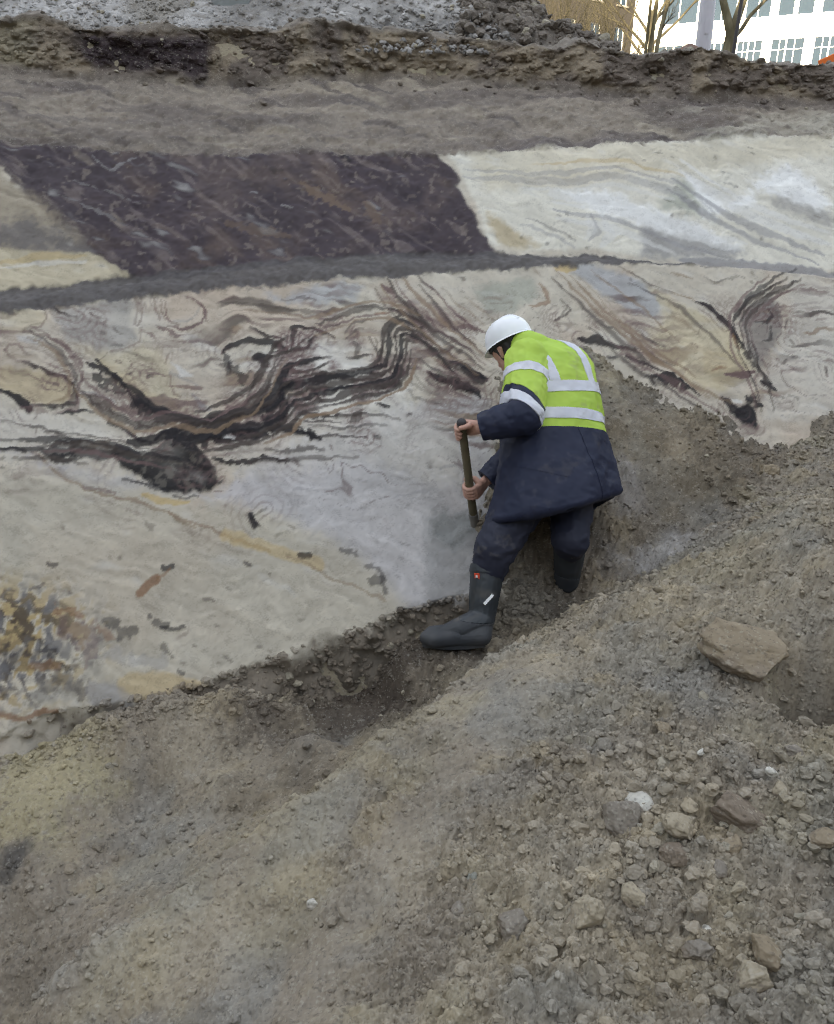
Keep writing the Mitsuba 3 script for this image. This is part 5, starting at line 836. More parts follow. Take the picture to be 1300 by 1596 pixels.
area = yy * yy  # cells of the fan grid grow with distance: even scatter over the ground
vis = area * (0.12 + cz) * (zz > slope_height(xx * E1[0] + yy * E1[1], xx * E2[0] + yy * E2[1]) + 0.0) * (xx > -0.56 * yy - 0.2) * (xx < 0.52 * yy + 0.25)
toe = smooth(0.16, 0.0, np.abs(xx * E2[0] + yy * E2[1] - at_s(TOE, xx * E1[0] + yy * E1[1]) + 0.05)) * smooth(0.9, 0.3, xx)
vis = vis * (1 + 4 * toe)
m, c = crumbs(6400, 301, 0.004, 0.021, 1, 2.8, vis * (0.35 + 0.65 * smooth(0.3, 0.7, n2(xx, yy, 5, 42, 3))) * (cz ** 1.5 * (0.25 + smooth(0.0, 0.6, xx) * smooth(2.6, 1.9, yy)) + toe + 0.5 * smooth(-0.3, -0.7, xx) + 0.9 * np.exp(-(sd_c / 0.06) ** 2)))
scene['soil_crumbs__large'] = mikit.ply(m, 'soil', smooth=False, color=c)
m, c = crumbs(12000, 302, 0.003, 0.010, 0, 2.0, vis)
scene['soil_crumbs__small'] = mikit.ply(m, 'soil', smooth=True, color=c)
cutw = (slope_q < at_s(TOE, slope_s) + 0.03) * (slope_q > at_s(TOE, slope_s) - 0.22) * (slope_s < 1.0) * (slope_s > -2.1) * (0.04 + smooth(-1.2, -0.6, slope_s))
m, c = crumbs(2200, 303, 0.004, 0.022, 1, 2.4, cutw, slope_p.reshape(-1, 3), (slope_c * 0.4 + lin(112, 102, 90) * 0.6).reshape(-1, 3))
scene['soil_crumbs__edge'] = mikit.ply(m, 'soil', smooth=False, color=c)
rimw = slope_scm * (0.3 + smooth(0.75, 1.0, slope_scm)) * 0.5 + 1.2 * slope_top * smooth(0.5, 0.1, slope_q - at_s(RIM, slope_s)) + 0.25 * smooth(0.5, 0.0, np.abs(slope_q - at_s(FOOT, slope_s)))
rimw = rimw * (slope_q > at_s(BREAK, slope_s))
m, c = crumbs(1400, 304, 0.008, 0.036, 1, 3.0, rimw, slope_p.reshape(-1, 3), slope_c.reshape(-1, 3))
scene['soil_crumbs__rim'] = mikit.ply(m, 'soil', smooth=False, color=c)
tag('soil_crumbs', 'loose earth crumbs and grit scattered over the spoil', 'soil', kind='stuff')
for k in ('large', 'small', 'edge', 'rim'):
    labels['soil_crumbs__' + k] = {'kind': 'stuff'}

STONE = {'pale': (150, 139, 120), 'grey': (124, 116, 106), 'brown': (116, 104, 91), 'white': (184, 180, 170), 'green': (122, 121, 112), 'tan': (132, 119, 100)}
STONES = [  # x, y, radius, tone, height ratio, label
    (1.105, 2.45, 0.150, 'tan', 0.55, 'big tan sandstone block half buried beside the dark hollow at the right'),
    (0.857, 1.782, 0.066, 'brown', 0.75, 'large rounded brown stone at lower right, above the smaller grey pebbles'),
    (0.694, 1.737, 0.048, 'pale', 0.7, 'pale cream cobble just left of the large rounded brown stone'),
    (0.616, 1.870, 0.040, 'white', 0.4, 'flat whitish stone lying on top of the big grey clod'),
    (0.565, 1.794, 0.066, 'grey', 0.9, 'big grey upright clod under the flat whitish stone'),
    (0.412, 1.490, 0.042, 'pale', 1.2, 'tall pale angular stone near the bottom, right of the grey lump'),
    (0.533, 1.544, 0.034, 'pale', 0.85, 'rounded pale stone right above the tall angular stone'),
    (0.250, 1.529, 0.042, 'grey', 0.8, 'dull grey lump left of the tall pale angular stone'),
    (-0.267, 1.801, 0.019, 'white', 0.8, 'small white pebble alone at lower centre left'),
    (1.780, 4.115, 0.052, 'tan', 0.95, 'rounded tan stone at the head of the trough far right of the person'),
    (0.976, 1.884, 0.017, 'white', 0.9, 'small white round pebble above the large brown stone'),
    (0.986, 1.840, 0.024, 'pale', 0.7, 'pale crumbly lump right under the white round pebble'),
    (0.734, 1.317, 0.044, 'pale', 0.8, 'pale stone lowest at the bottom right edge'),
    (0.796, 1.375, 0.042, 'tan', 0.8, 'tan stone just above the lowest pale stone at bottom right'),
    (0.158, 1.708, 0.024, 'green', 0.7, 'greenish grey pebble at lower centre, left of the grey lump'),
    (0.810, 1.686, 0.030, 'tan', 0.8, 'tan pebble directly below the large rounded brown stone'),
    (0.657, 1.657, 0.034, 'brown', 0.8, 'brown pebble below the pale cream cobble'),
    (0.128, 1.594, 0.024, 'grey', 0.8, 'small grey pebble below the greenish grey pebble'),
    (1.014, 1.656, 0.032, 'tan', 0.7, 'flattish tan stone near the right edge below the brown stone'),
    (0.827, 1.994, 0.014, 'white', 0.8, 'tiny white pebble up the slope from the pale cream cobble'),
    (0.678, 1.452, 0.014, 'white', 0.5, 'thin white stone chip near the bottom right'),
    (0.764, 2.150, 0.034, 'tan', 0.6, 'low tan clod in the middle of the spoil slope, left of the sandstone block'),
    (-0.622, 2.116, 0.022, 'tan', 1.1, 'small tan block standing in the low ground at left'),
    (0.647, 1.397, 0.034, 'grey', 0.75, 'grey stone at bottom right, left of the pale lowest stone'),
    (1.457, 3.385, 0.034, 'tan', 0.7, 'tan clod high on the spoil slope at the right'),
    (1.072, 1.979, 0.030, 'grey', 0.7, 'grey clod between the sandstone block and the small white round pebble'),
    (0.757, 1.617, 0.026, 'grey', 0.8, 'grey pebble between the brown pebble and the tan one'),
]
for i, (x, y, r, tone, hr, lab) in enumerate(STONES):
    key = 'stone' + (f'_{i:03d}' if i else '')
    v, f = rock(40 + i, r, hr, 4 if r > 0.03 else 3)
    v = v + [x, y, ground_z(x, y) + r * hr * (0.12 if r < 0.1 else -0.12)]
    c0 = v.mean(0)
    v = c0 + (v - c0) * (1 + (0.05 + 0.003 / r) * (meshkit.fbm(v * 55, 3, i + 5) - 0.5) * 2)[:, None]
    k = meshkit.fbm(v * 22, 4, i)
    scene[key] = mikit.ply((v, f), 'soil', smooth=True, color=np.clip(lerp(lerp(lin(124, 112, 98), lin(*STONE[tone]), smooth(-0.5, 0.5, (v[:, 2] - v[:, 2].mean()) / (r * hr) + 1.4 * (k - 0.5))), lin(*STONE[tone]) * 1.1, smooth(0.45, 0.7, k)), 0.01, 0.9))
    tag(key, lab, 'stone', 'stones in the spoil')

# ---------------------------------------------------------------- rough pit bottom and sides beyond the fine meshes, street level to the horizon
STREET = 0.84


def outer_height(x, y):
    s, q = x * E1[0] + y * E1[1], x * E2[0] + y * E2[1]
    g = -1.95 + 0.16 * np.clip(x, -3, 4) + np.clip(-y - 0.3, 0, 9) * 0.62 - 0.15 * np.clip(y - 1, 0, 2) + smooth(4.0, 8, np.abs(x - 0.5)) * 5.2
    g = g - 0.35 * smooth(1.2, 0.6, np.hypot((x - 0.3) / 3.2, (y - 2.6) / 2.6))
    return np.minimum(np.maximum(g, slope_height(s, q) - 0.10), STREET + 0.01 + 2.2 * smooth(5, 8, np.abs(x - 0.5)) * smooth(7, 5, y))  # ridges left and right added out of view to cut off low skylight


gx, gy = np.meshgrid(np.arange(-11, 12.01, 0.12), np.arange(-6.5, 9.6, 0.12))
gz = outer_height(gx, gy) + 0.06 * (n2(gx, gy, 3, 90, 4) - 0.5)
cc = lerp(lin(128, 117, 102), lin(150, 140, 118), n2(gx, gy, 1.1, 91, 4))
scene['terrain'] = mikit.ply((np.stack([gx, gy, gz], -1).reshape(-1, 3), grid_faces(gx.shape[1], gx.shape[0])), 'soil', smooth=True, color=cc.reshape(-1, 3))
tag('terrain', 'rough bottom and sides of the pit, with added side ridges that block low sky light', kind='structure')
diffuse('street_soil', lin(118, 110, 100))
import shapely
ring = shapely.Polygon([(-600, -600), (600, -600), (600, 600), (-600, 600)], [[(-10.5, -6.2), (11.5, -6.2), (11.5, 8.9), (-10.5, 8.9)]])
v2, f2 = trimesh.creation.triangulate_polygon(ring, engine='earcut')
scene['street'] = mikit.ply((np.c_[v2, np.full(len(v2), STREET)], f2), 'street_soil')
tag('street', 'level ground beyond the pit', kind='structure')


# ---------------------------------------------------------------- gravel and earth heaps on the rim
def heap(x, y, cx, cy, rx, ry, h, p=1.0):
    d = np.hypot((x - cx) / rx, (y - cy) / ry)
    return h * np.clip(1.0 - d, 0, 1) ** p


def height_mesh(key, x, y, z, col, label):
    s, q = x * E1[0] + y * E1[1], x * E2[0] + y * E2[1]
    hide = smooth(0.42, 0.02, q - at_s(RIM, s))
    z = z * (1 - hide) + (slope_height(s, q) - 0.25) * hide
    z = np.where(q < at_s(RIM, s), np.minimum(z, slope_height(s, q) - 0.25), z)
    scene[key] = mikit.ply((np.stack([x, y, z], -1).reshape(-1, 3), grid_faces(x.shape[1], x.shape[0])), 'soil', smooth=True, color=np.clip(col, 0.004, 0.9).reshape(-1, 3))
    tag(key, label, kind='structure')


gx, gy = np.meshgrid(np.linspace(-5.0, 1.6, 420), 7.2 + 6.3 * np.linspace(0, 1, 330) ** 1.7)
gz = STREET - 0.3 + np.minimum.reduce([(gy - 7.35 + 0.25 * n2(gx, gy, 0.8, 95, 2)) * 0.75, (gx + 4.6) * 0.9 + 0.2, (1.06 - gx) * 1.15 + (gy - 8.2) * 0.06, np.full(gx.shape, 3.4)])
gz += 0.22 * (n2(gx, gy, 2.2, 96, 5) - 0.5) + 0.07 * (n2(gx, gy * 2.2, 12, 97, 3) - 0.5)
gn = n2(gx, gy * 2.5, 14, 98, 4)
gc = lerp(lin(112, 108, 105), lin(160, 157, 155), smooth(0.3, 0.65, n2(gx * 1.2, gy * 2.4, 1.3, 99, 5)))
gc = lerp(gc, lin(120, 114, 108), smooth(0.62, 0.72, gn) * 0.8)
streak = smooth(0.62, 0.72, n2((gx - 0.35 * gy), gy * 0.15, 7, 100, 2)) * smooth(-1.2, -0.4, gx)
gc = gc * (0.6 + 0.8 * n2(gx, gy * 2.5, 18, 94, 3))[..., None]
gc = lerp(gc, lin(124, 118, 110), 0.7 * smooth(0.3, 0.15, np.hypot((gx + 2.25) / 1.2, (gy - 8.2) / 1.3)))
height_mesh('gravel_heap', gx, gy, gz, gc, 'heap of pale grey gravel behind the pit rim')
m, c = crumbs(7000, 306, 0.006, 0.034, 0, 2.2, (gz < 2.2) * (gy < 9.8) * (gz > STREET), np.stack([gx, gy, gz], -1).reshape(-1, 3), gc.reshape(-1, 3) * np.random.default_rng(8).uniform(0.75, 1.2, (gz.size, 1)))
scene['gravel_stones'] = mikit.ply(m, 'soil', smooth=False, color=c)
tag('gravel_stones', 'grey gravel stones lying over the heap behind the rim', 'gravel', kind='stuff')

gx, gy = np.meshgrid(np.linspace(-0.5, 2.6, 260), np.linspace(6.9, 9.6, 200))
rag = 0.34 * (n2(gx, gy, 3.4, 102, 5) - 0.5) + 0.16 * (n2(gx, gy, 12, 103, 3) - 0.5)
gz = STREET - 0.28 + np.maximum.reduce([heap(gx, gy, 0.62, 8.3, 0.95, 0.9, 0.98, 0.8), heap(gx, gy, 1.15, 8.2, 0.9, 0.8, 0.62, 0.8), np.zeros(gx.shape)]) + rag
gz = STREET - 0.28 + (gz - STREET + 0.28) * (0.72 + 0.55 * n2(gx, gy, 4.5, 108, 3))
gc = lerp(lin(92, 84, 78), lin(118, 110, 102), n2(gx, gy, 5, 104, 4)) * (0.7 + 0.6 * n2(gx, gy, 24, 105, 3))[..., None]
height_mesh('earth_heap', gx, gy, gz, gc, 'dark crumbly earth heap on the pit rim')
m, c = crumbs(1300, 305, 0.010, 0.060, 1, 2.6, smooth(STREET - 0.1, STREET + 0.2, gz), np.stack([gx, gy, gz], -1).reshape(-1, 3), gc.reshape(-1, 3))
scene['soil_crumbs__heap'] = mikit.ply(m, 'soil', smooth=False, color=c)
labels['soil_crumbs__heap'] = {'kind': 'stuff'}

gx, gy = np.meshgrid(np.linspace(1.75, 3.1, 120), np.linspace(7.9, 9.4, 90))
gz = STREET - 0.1 + heap(gx, gy, 2.36, 8.7, 0.62, 0.6, 0.34, 0.8) + 0.05 * (n2(gx, gy, 7, 106, 4) - 0.5)
gc = lerp(lin(104, 80, 70), lin(120, 96, 84), n2(gx, gy, 8, 107, 3))
height_mesh('brown_heap', gx, gy, gz, gc, 'small reddish brown earth heap on the rim')


# ---------------------------------------------------------------- tubes, boxes
def tube(pts, rad, n=8, cap=True):
    pts, rad = np.asarray(pts, float), np.asarray(rad, float)
    t = np.gradient(pts, axis=0)
    t /= np.linalg.norm(t, axis=1, keepdims=True)
    ref = np.array([0.31, 0.87, 0.12])
    a = np.cross(t, ref); a /= np.linalg.norm(a, axis=1, keepdims=True)
    b = np.cross(t, a)
    th = np.linspace(0, 2 * np.pi, n, endpoint=False)
    v = pts[:, None] + rad[:, None, None] * (np.cos(th)[None, :, None] * a[:, None] + np.sin(th)[None, :, None] * b[:, None])
    f = []
    for i in range(len(pts) - 1):
        for j in range(n):
            p, q = i * n + j, i * n + (j + 1) % n
            f += [[p, q, q + n], [p, q + n, p + n]]
    v = v.reshape(-1, 3)
    if cap:
        v = np.vstack([v, pts[:1], pts[-1:]])
        m = len(v)
        for j in range(n):
            k = (j + 1) % n
            f += [[k, j, m - 2], [(len(pts) - 1) * n + j, (len(pts) - 1) * n + k, m - 1]]
    return trimesh.Trimesh(v, np.array(f), process=False)


def box(x0, x1, y0, y1, z0, z1):
    m = trimesh.creation.box((x1 - x0, y1 - y0, z1 - z0))
    m.apply_translation(((x0 + x1) / 2, (y0 + y1) / 2, (z0 + z1) / 2))
    return m


def rbox(size, r, at=(0, 0, 0), rot=None):
    """box with rounded edges"""
    h = np.array(size) / 2 - r
    s = m3.Manifold.sphere(r, 12)
    m = m3.Manifold.batch_hull([s.translate([sx * h[0], sy * h[1], sz * h[2]]) for sx in (-1, 1) for sy in (-1, 1) for sz in (-1, 1)])
    mm = m.to_mesh()
    t = trimesh.Trimesh(mm.vert_properties[:, :3], mm.tri_verts, process=False)
    if rot is not None:
        t.apply_transform(rot)
    t.apply_translation(at)
    return t


# concrete block half buried in the gravel
diffuse('concrete', lin(128, 132, 132), 0.85)
blk = rbox((0.34, 0.3, 0.9), 0.015, (-1.64, 8.30, 1.42), trimesh.transformations.rotation_matrix(0.12, [0.2, 1, 0.1]))
blk = blk.subdivide_to_size(0.05)
blk.vertices += 0.012 * (meshkit.fbm(blk.vertices * 9, 3, 3)[:, None] - 0.5)
scene['concrete_block'] = mikit.ply(blk, 'concrete', smooth=30)
tag('concrete_block', 'grey concrete block half buried in the pale gravel heap', 'block')

# ---------------------------------------------------------------- trees and posts behind the rim
def bark(c1, c2):
    def fn(p, n, uv):
        k = mikit.fbm(p.x * 9, p.y * 9, p.z * 3, 3)
        return mikit.mix(c1, c2, mikit.smoothstep(0.3, 0.7, k))
    return fn


scene['bark'] = {'type': 'twosided', 'b': {'type': 'diffuse', 'reflectance': mikit.proc(bark([0.11, 0.095, 0.06], [0.24, 0.21, 0.14]))}}
scene['twig_bark'] = {'type': 'twosided', 'b': {'type': 'diffuse', 'reflectance': mikit.proc(bark([0.06, 0.055, 0.042], [0.11, 0.098, 0.070]))}}


def limb(rng, p, d, length, r, depth, out, spread=0.5, up=0.25):
    n = 5
    pts, rad = [np.array(p)], [r]
    d = np.array(d, float)
    for i in range(n):
        d = d + rng.normal(0, 0.10, 3) + [0, 0, up * 0.15]
        d /= np.linalg.norm(d)
        pts.append(pts[-1] + d * length / n)
        rad.append(r * (1 - 0.55 * (i + 1) / n))
    out.append(tube(pts, rad, 7 if r > 0.02 else 4))
    if depth > 0:
        for k in range(rng.integers(3, 6)):
            i = rng.integers(2, n + 1)
            e = rng.normal(0, 1, 3); e -= d * (e @ d); e /= np.linalg.norm(e)
            limb(rng, pts[i], d * 0.8 + e * spread + [0, 0, up], length * rng.uniform(0.5, 0.75), rad[i] * 0.62, depth - 1, out, spread, up)


def tree(key, stems, limbs, seed, label, twig_depth=3, mat='bark'):
    """stems: polylines with radii; limbs grow from the stem tops"""
    rng = np.random.default_rng(seed)
    scene[key + '__trunk'] = mikit.ply(trimesh.util.concatenate([tube(p, r, 10) for p, r in stems]), mat, smooth=True)
    out = []
    for p, d, l, r in limbs:
        limb(rng, p, d, l, r, twig_depth, out)
    if out:
        scene[key + '__crown'] = mikit.ply(trimesh.util.concatenate(out), 'twig_bark', smooth=True)
    tag(key, label, 'tree')


tree('bare_tree', [([[4.73, 15, 0.7], [4.68, 15, 1.7], [4.70, 15, 2.02], [4.61, 15.0, 2.2], [4.50, 15.05, 2.5], [4.38, 15.1, 3.4]], [0.10, 0.092, 0.085, 0.062, 0.052, 0.04]),
                   ([[4.69, 15, 1.98], [4.74, 14.98, 2.2], [4.80, 14.95, 2.5], [4.95, 14.9, 3.5]], [0.075, 0.065, 0.058, 0.04]),
                   ([[4.72, 15, 1.92], [4.84, 14.97, 2.08], [4.93, 14.95, 2.25], [5.08, 14.9, 2.42], [5.4, 14.8, 3.0]], [0.032, 0.03, 0.027, 0.024, 0.012])],
     [([4.38, 15.1, 3.4], [-0.1, 0, 1], 1.6, 0.038), ([4.95, 14.9, 3.5], [0.2, 0, 1], 1.6, 0.038), ([4.5, 15.05, 2.5], [-0.8, 0.2, 0.5], 1.0, 0.014), ([5.08, 14.9, 2.42], [0.8, -0.1, 0.5], 0.8, 0.012)],
     3, 'bare tree with a forked trunk behind the rim beside the dark post')
tree('slender_tree', [([[3.40, 15, 0.7], [3.405, 15, 1.75], [3.41, 15.02, 2.3], [3.40, 15.05, 3.6]], [0.026, 0.024, 0.02, 0.012]),
                      ([[3.45, 15, 0.7], [3.47, 15, 1.75], [3.50, 15.02, 2.3], [3.52, 15.05, 3.6]], [0.034, 0.03, 0.028, 0.016]),
                      ([[3.52, 15, 0.7], [3.57, 15, 1.75], [3.60, 15.02, 2.0], [3.68, 15.0, 2.5], [3.8, 15.05, 3.6]], [0.034, 0.03, 0.032, 0.028, 0.016])],
     [([3.62, 15.0, 2.05], [0.5, -0.2, 0.6], 0.25, 0.012), ([3.68, 15, 2.5], [0.6, 0.1, 0.5], 0.9, 0.012), ([3.41, 15.02, 2.6], [-0.4, 0.1, 0.6], 0.9, 0.01), ([3.8, 15.05, 3.6], [0.1, 0, 1], 1.0, 0.014)],
     4, 'three slender bare stems in front of the left end of the white building')
rng0 = np.random.default_rng(11)
for i, (bx, by, hh, lab) in enumerate([(1.95, 17.0, 2.6, 'bare yellowish bush just right of the dark earth heap'), (2.75, 18.5, 3.2, 'bare twiggy sapling in the middle of the row before the brick building'), (3.35, 17.5, 2.4, 'low bare bush nearest the white building'),
                                       (6.9, 30.0, 7.0, 'bare tree standing against the upper windows of the white building')]):
    key = 'bare_bush' if i == 0 else f'bare_bush_{i:03d}'
    if i == 3:
        key = 'bare_tree_001'
    out, trunk = [], []
    if i < 3:
        for k in range(11):
            e = rng0.normal(0, 0.35, 3); e[2] = 1
            limb(rng0, [bx + rng0.normal(0, 0.12), by + rng0.normal(0, 0.12), 0.8], e, hh * 0.55, 0.020, 3, out, 0.5, 0.25)
        trunk = [out.pop(0)]
    else:
        trunk = [tube([[bx, by, 0.8], [bx + 0.1, by, 3.0], [bx, by, 4.6]], [0.12, 0.1, 0.08], 8)]
        for k in range(7):
            e = rng0.normal(0, 0.6, 3); e[2] = 0.8
            limb(rng0, [bx + 0.03, by, 3.2 + 0.22 * k], e, 2.6, 0.045, 3, out, 0.6, 0.2)
    scene[key + '__trunk'] = mikit.ply(trimesh.util.concatenate(trunk), 'twig_bark', smooth=True)
    scene[key + '__crown'] = mikit.ply(trimesh.util.concatenate(out), 'twig_bark', smooth=True)
    tag(key, lab, 'tree' if i == 3 else 'bush', None if i == 3 else 'bare bushes before the brick building')

diffuse('pale_metal', lin(176, 174, 182), 0.5)
diffuse('white_paint', lin(226, 226, 226), 0.5)
diffuse('dark_metal', lin(62, 58, 60), 0.5)
diffuse('orange_plastic', lin(214, 110, 50), 0.5)
post = tube([[4.01, 14, 0.7], [4.005, 14, 1.62], [3.99, 14, 2.3], [3.96, 14, 6.0]], [0.112, 0.110, 0.108, 0.09], 24)
scene['lamp_post__pole'] = mikit.ply(post, 'pale_metal', smooth=40)
scene['lamp_post__door'] = mikit.ply(rbox((0.07, 0.02, 0.2), 0.008, (3.99, 13.885, 1.95)), 'pale_metal', smooth=30)
scene['lamp_post__arm'] = mikit.ply(tube([[3.96, 14, 5.9], [3.96, 13.7, 6.15], [3.96, 13.0, 6.25]], [0.05, 0.045, 0.04], 12), 'pale_metal', smooth=40)
scene['lamp_post__lamp'] = mikit.ply(rbox((0.22, 0.5, 0.1), 0.04, (3.96, 12.85, 6.22)), 'pale_metal', smooth=30)
tag('lamp_post', 'thick pale grey lamp post left of the forked bare tree', 'lamp post')
scene['dark_post'] = mikit.ply(tube([[4.28, 13.5, 0.7], [4.29, 13.5, 1.53], [4.305, 13.5, 2.2], [4.33, 13.5, 3.6]], [0.026, 0.026, 0.025, 0.024], 12), 'dark_metal', smooth=40)
tag('dark_post', 'thin dark metal post against the forked bare tree', 'post')
scene['white_post'] = mikit.ply(tube([[1.26, 14, 0.7], [1.255, 14, 2.1], [1.25, 14, 3.6]], [0.035, 0.034, 0.033], 14), 'white_paint', smooth=40)
tag('white_post', 'thin white post just right of the dark earth heap', 'post')
# orange board leaning on a trestle at the right end of the rim
ob = rbox((0.5, 0.03, 0.42), 0.01, (4.30, 9.8, 1.0), trimesh.transformations.rotation_matrix(-0.42, [0, 1, 0]))
scene['barrier_board__panel'] = mikit.ply(ob, 'orange_plastic', smooth=30)
scene['barrier_board__foot'] = mikit.ply(rbox((0.5, 0.3, 0.06), 0.01, (4.36, 9.84, 0.87)), 'dark_metal', smooth=30)
tag('barrier_board', 'orange board leaning at the right end of the rim', 'barrier')
diffuse('brick_red', lin(140, 92, 76), 0.85)
rb = np.random.default_rng(5)
for i, (bx, by) in enumerate([(2.78, 8.55), (2.93, 8.7), (3.1, 8.62), (3.27, 8.6), (3.36, 8.72)]):
    key = 'broken_brick' if i == 0 else f'broken_brick_{i:03d}'
    rot = trimesh.transformations.euler_matrix(*rb.uniform(-0.5, 0.5, 2), rb.uniform(0, 3))
    scene[key] = mikit.ply(rbox((0.06 + 0.04 * rb.random(), 0.05, 0.035), 0.008, (bx, by, 0.90 + 0.02 * rb.random()), rot), 'brick_red', smooth=30)
    tag(key, ['chipped red brick nearest the brown heap on the rim', 'second red brick from the left, between the brown heap and the lamp post', 'middle red brick of the row on the rim, at the foot of the lamp post', "red brick just left of the forked tree's foot", 'rightmost red brick on the rim, by the foot of the dark post'][i], 'brick', 'broken bricks on the rim')

# ---------------------------------------------------------------- white building on the right
FA, FB = np.array([25.14, 60.0]), np.array([14.38, 68.0])
FE = (FB - FA) / np.linalg.norm(FB - FA)
FN = np.array([FE[1], -FE[0]])
FN = FN if FN @ FA < 0 else -FN


def facade(m, flip=False):
    """local x along the facade (from the right end to the left), y out of the wall, z up -> world"""
    v = np.array(m.vertices)
    xy = FA + v[:, :1] * FE + v[:, 1:2] * FN
    f = np.array(m.faces)
    if FE[0] * FN[1] - FE[1] * FN[0] < 0:
        f = f[:, ::-1]
    return trimesh.Trimesh(np.c_[xy, v[:, 2]], f, process=False)


diffuse('white_render', lin(232, 230, 226), 0.7)
diffuse('frame_white', lin(225, 226, 228), 0.5)
scene['window_glass'] = {'type': 'principled', 'base_color': {'type': 'rgb', 'value': [0.03, 0.05, 0.08]}, 'roughness': 0.06, 'specular': 0.6}
WEND = 13.42
LOW = [(-14.0 + 2.62 * k, -14.0 + 2.62 * k + 2.1) for k in range(5)] + [(-0.92, 1.18), (1.70, 3.80), (4.32, 6.0), (6.5, 8.3), (8.9, 11.5)]
HIGH = [(-14.0 + 1.75 * k, -14.0 + 1.75 * k + 1.3) for k in range(7)] + [(-0.62, 1.06), (1.46, 2.5), (2.66, 3.7), (4.1, 5.76), (6.3, 8.3), (8.9, 11.5)]
rows = [(2.6, 4.7, LOW), (6.1, 8.12, LOW), (9.34, 11.4, HIGH), (12.6, 14.6, HIGH)]
wall = shapely.box(-15, STREET - 0.1, WEND, 15.8)
for z0, z1, spans in rows:
    for a, b in spans:
        wall = wall.difference(shapely.box(a, z0, b, z1))
wm = trimesh.creation.extrude_polygon(wall, 0.25, engine='earcut')
wv = np.array(wm.vertices)
wm = trimesh.Trimesh(np.c_[wv[:, 0], wv[:, 2] - 0.25, wv[:, 1]], wm.faces[:, ::-1], process=False)
scene['white_building__wall'] = mikit.ply(facade(wm), 'white_render')
body = box(-15, WEND, -12, -0.42, STREET - 0.1, 15.6)
scene['white_building__core'] = mikit.ply(facade(body), 'white_render')
scene['white_building__roof'] = mikit.ply(facade(box(-15.2, WEND + 0.2, -12.2, 0.15, 15.82, 16.1)), 'frame_white')
tag('white_building', 'white rendered office building with rows of windows, right of the trees', 'building')
wi = 0
for ri, (z0, z1, spans) in enumerate(rows):
    for a, b in spans:
        key = 'white_building__window' + (f'_{wi:03d}' if wi else '')
        wi += 1
        parts = [box(a, b, -0.20, -0.12, z0, z0 + 0.07), box(a, b, -0.20, -0.12, z1 - 0.07, z1), box(a, a + 0.07, -0.20, -0.12, z0 + 0.07, z1 - 0.07), box(b - 0.07, b, -0.20, -0.12, z0 + 0.07, z1 - 0.07)]
        if spans is LOW:
            zt = z0 + 0.68 * (z1 - z0)
            parts.append(box(a + 0.07, b - 0.07, -0.19, -0.13, zt - 0.03, zt + 0.03))
            for fr, w in ((0.30, 0.03), (0.55, 0.05), (0.75, 0.03)):
                parts.append(box(a + (b - a) * fr - w, a + (b - a) * fr + w, -0.195, -0.125, z0 + 0.07, z1 - 0.07))
        elif b - a > 1.4:
            parts.append(box((a + b) / 2 - 0.04, (a + b) / 2 + 0.04, -0.195, -0.125, z0 + 0.07, z1 - 0.07))
        scene[key + '__frame'] = mikit.ply(facade(trimesh.util.concatenate(parts)), 'frame_white')
        scene[key + '__pane'] = mikit.ply(facade(box(a + 0.02, b - 0.02, -0.24, -0.17, z0 + 0.02, z1 - 0.02)), 'window_glass')

# ---------------------------------------------------------------- brick building behind the bushes
diffuse('brown_brick', lin(76, 71, 67), 0.9)
diffuse('pale_stone', lin(170, 164, 154), 0.8)
BA, BB = np.array([2.0, 74.0]), np.array([22.0, 92.0])
BE = (BB - BA) / np.linalg.norm(BB - BA)
BN = np.array([BE[1], -BE[0]])


def brickface(m):
    v = np.array(m.vertices)
    return trimesh.Trimesh(np.c_[BA + v[:, :1] * BE + v[:, 1:2] * BN, v[:, 2]], np.array(m.faces)[:, ::-1], process=False)


wall = shapely.box(-14, STREET - 0.1, 28, 18)
spots = [(x, z) for z in (3.0, 6.6, 10.2, 13.8) for x in (-11.5, -8, -4.5, -1, 2.5, 6, 9.5, 13, 16.5, 20, 23.5)]
for x, z in spots:
    wall = wall.difference(shapely.box(x, z, x + 1.5, z + 1.9))
wm = trimesh.creation.extrude_polygon(wall, 0.3, engine='earcut')
wv = np.array(wm.vertices)
scene['brick_building__wall'] = mikit.ply(brickface(trimesh.Trimesh(np.c_[wv[:, 0], wv[:, 2] - 0.3, wv[:, 1]], wm.faces[:, ::-1], process=False)), 'brown_brick')
scene['brick_building__core'] = mikit.ply(brickface(box(-14, 28, -12, -0.4, STREET - 0.1, 17.8)), 'brown_brick')
scene['brick_building__roof'] = mikit.ply(brickface(box(-14.3, 28.3, -12.3, 0.3, 18.02, 18.4)), 'pale_stone')
for i, (x, z) in enumerate(spots):
    key = 'brick_building__window' + (f'_{i:03d}' if i else '')
    fr = [box(x, x + 1.5, -0.22, -0.12, z, z + 0.08), box(x, x + 1.5, -0.22, -0.12, z + 1.82, z + 1.9), box(x, x + 0.08, -0.22, -0.12, z + 0.08, z + 1.82), box(x + 1.42, x + 1.5, -0.22, -0.12, z + 0.08, z + 1.82), box(x + 0.71, x + 0.79, -0.21, -0.13, z + 0.08, z + 1.82)]
    scene[key + '__frame'] = mikit.ply(brickface(trimesh.util.concatenate(fr)), 'frame_white')
    scene[key + '__pane'] = mikit.ply(brickface(box(x + 0.02, x + 1.48, -0.27, -0.18, z + 0.02, z + 1.88)), 'window_glass')
    scene[key + '__sill'] = mikit.ply(brickface(box(x - 0.1, x + 1.6, -0.1, 0.12, z - 0.12, z - 0.005)), 'pale_stone')
tag('brick_building', 'brown brick building behind the bare bushes', 'building')

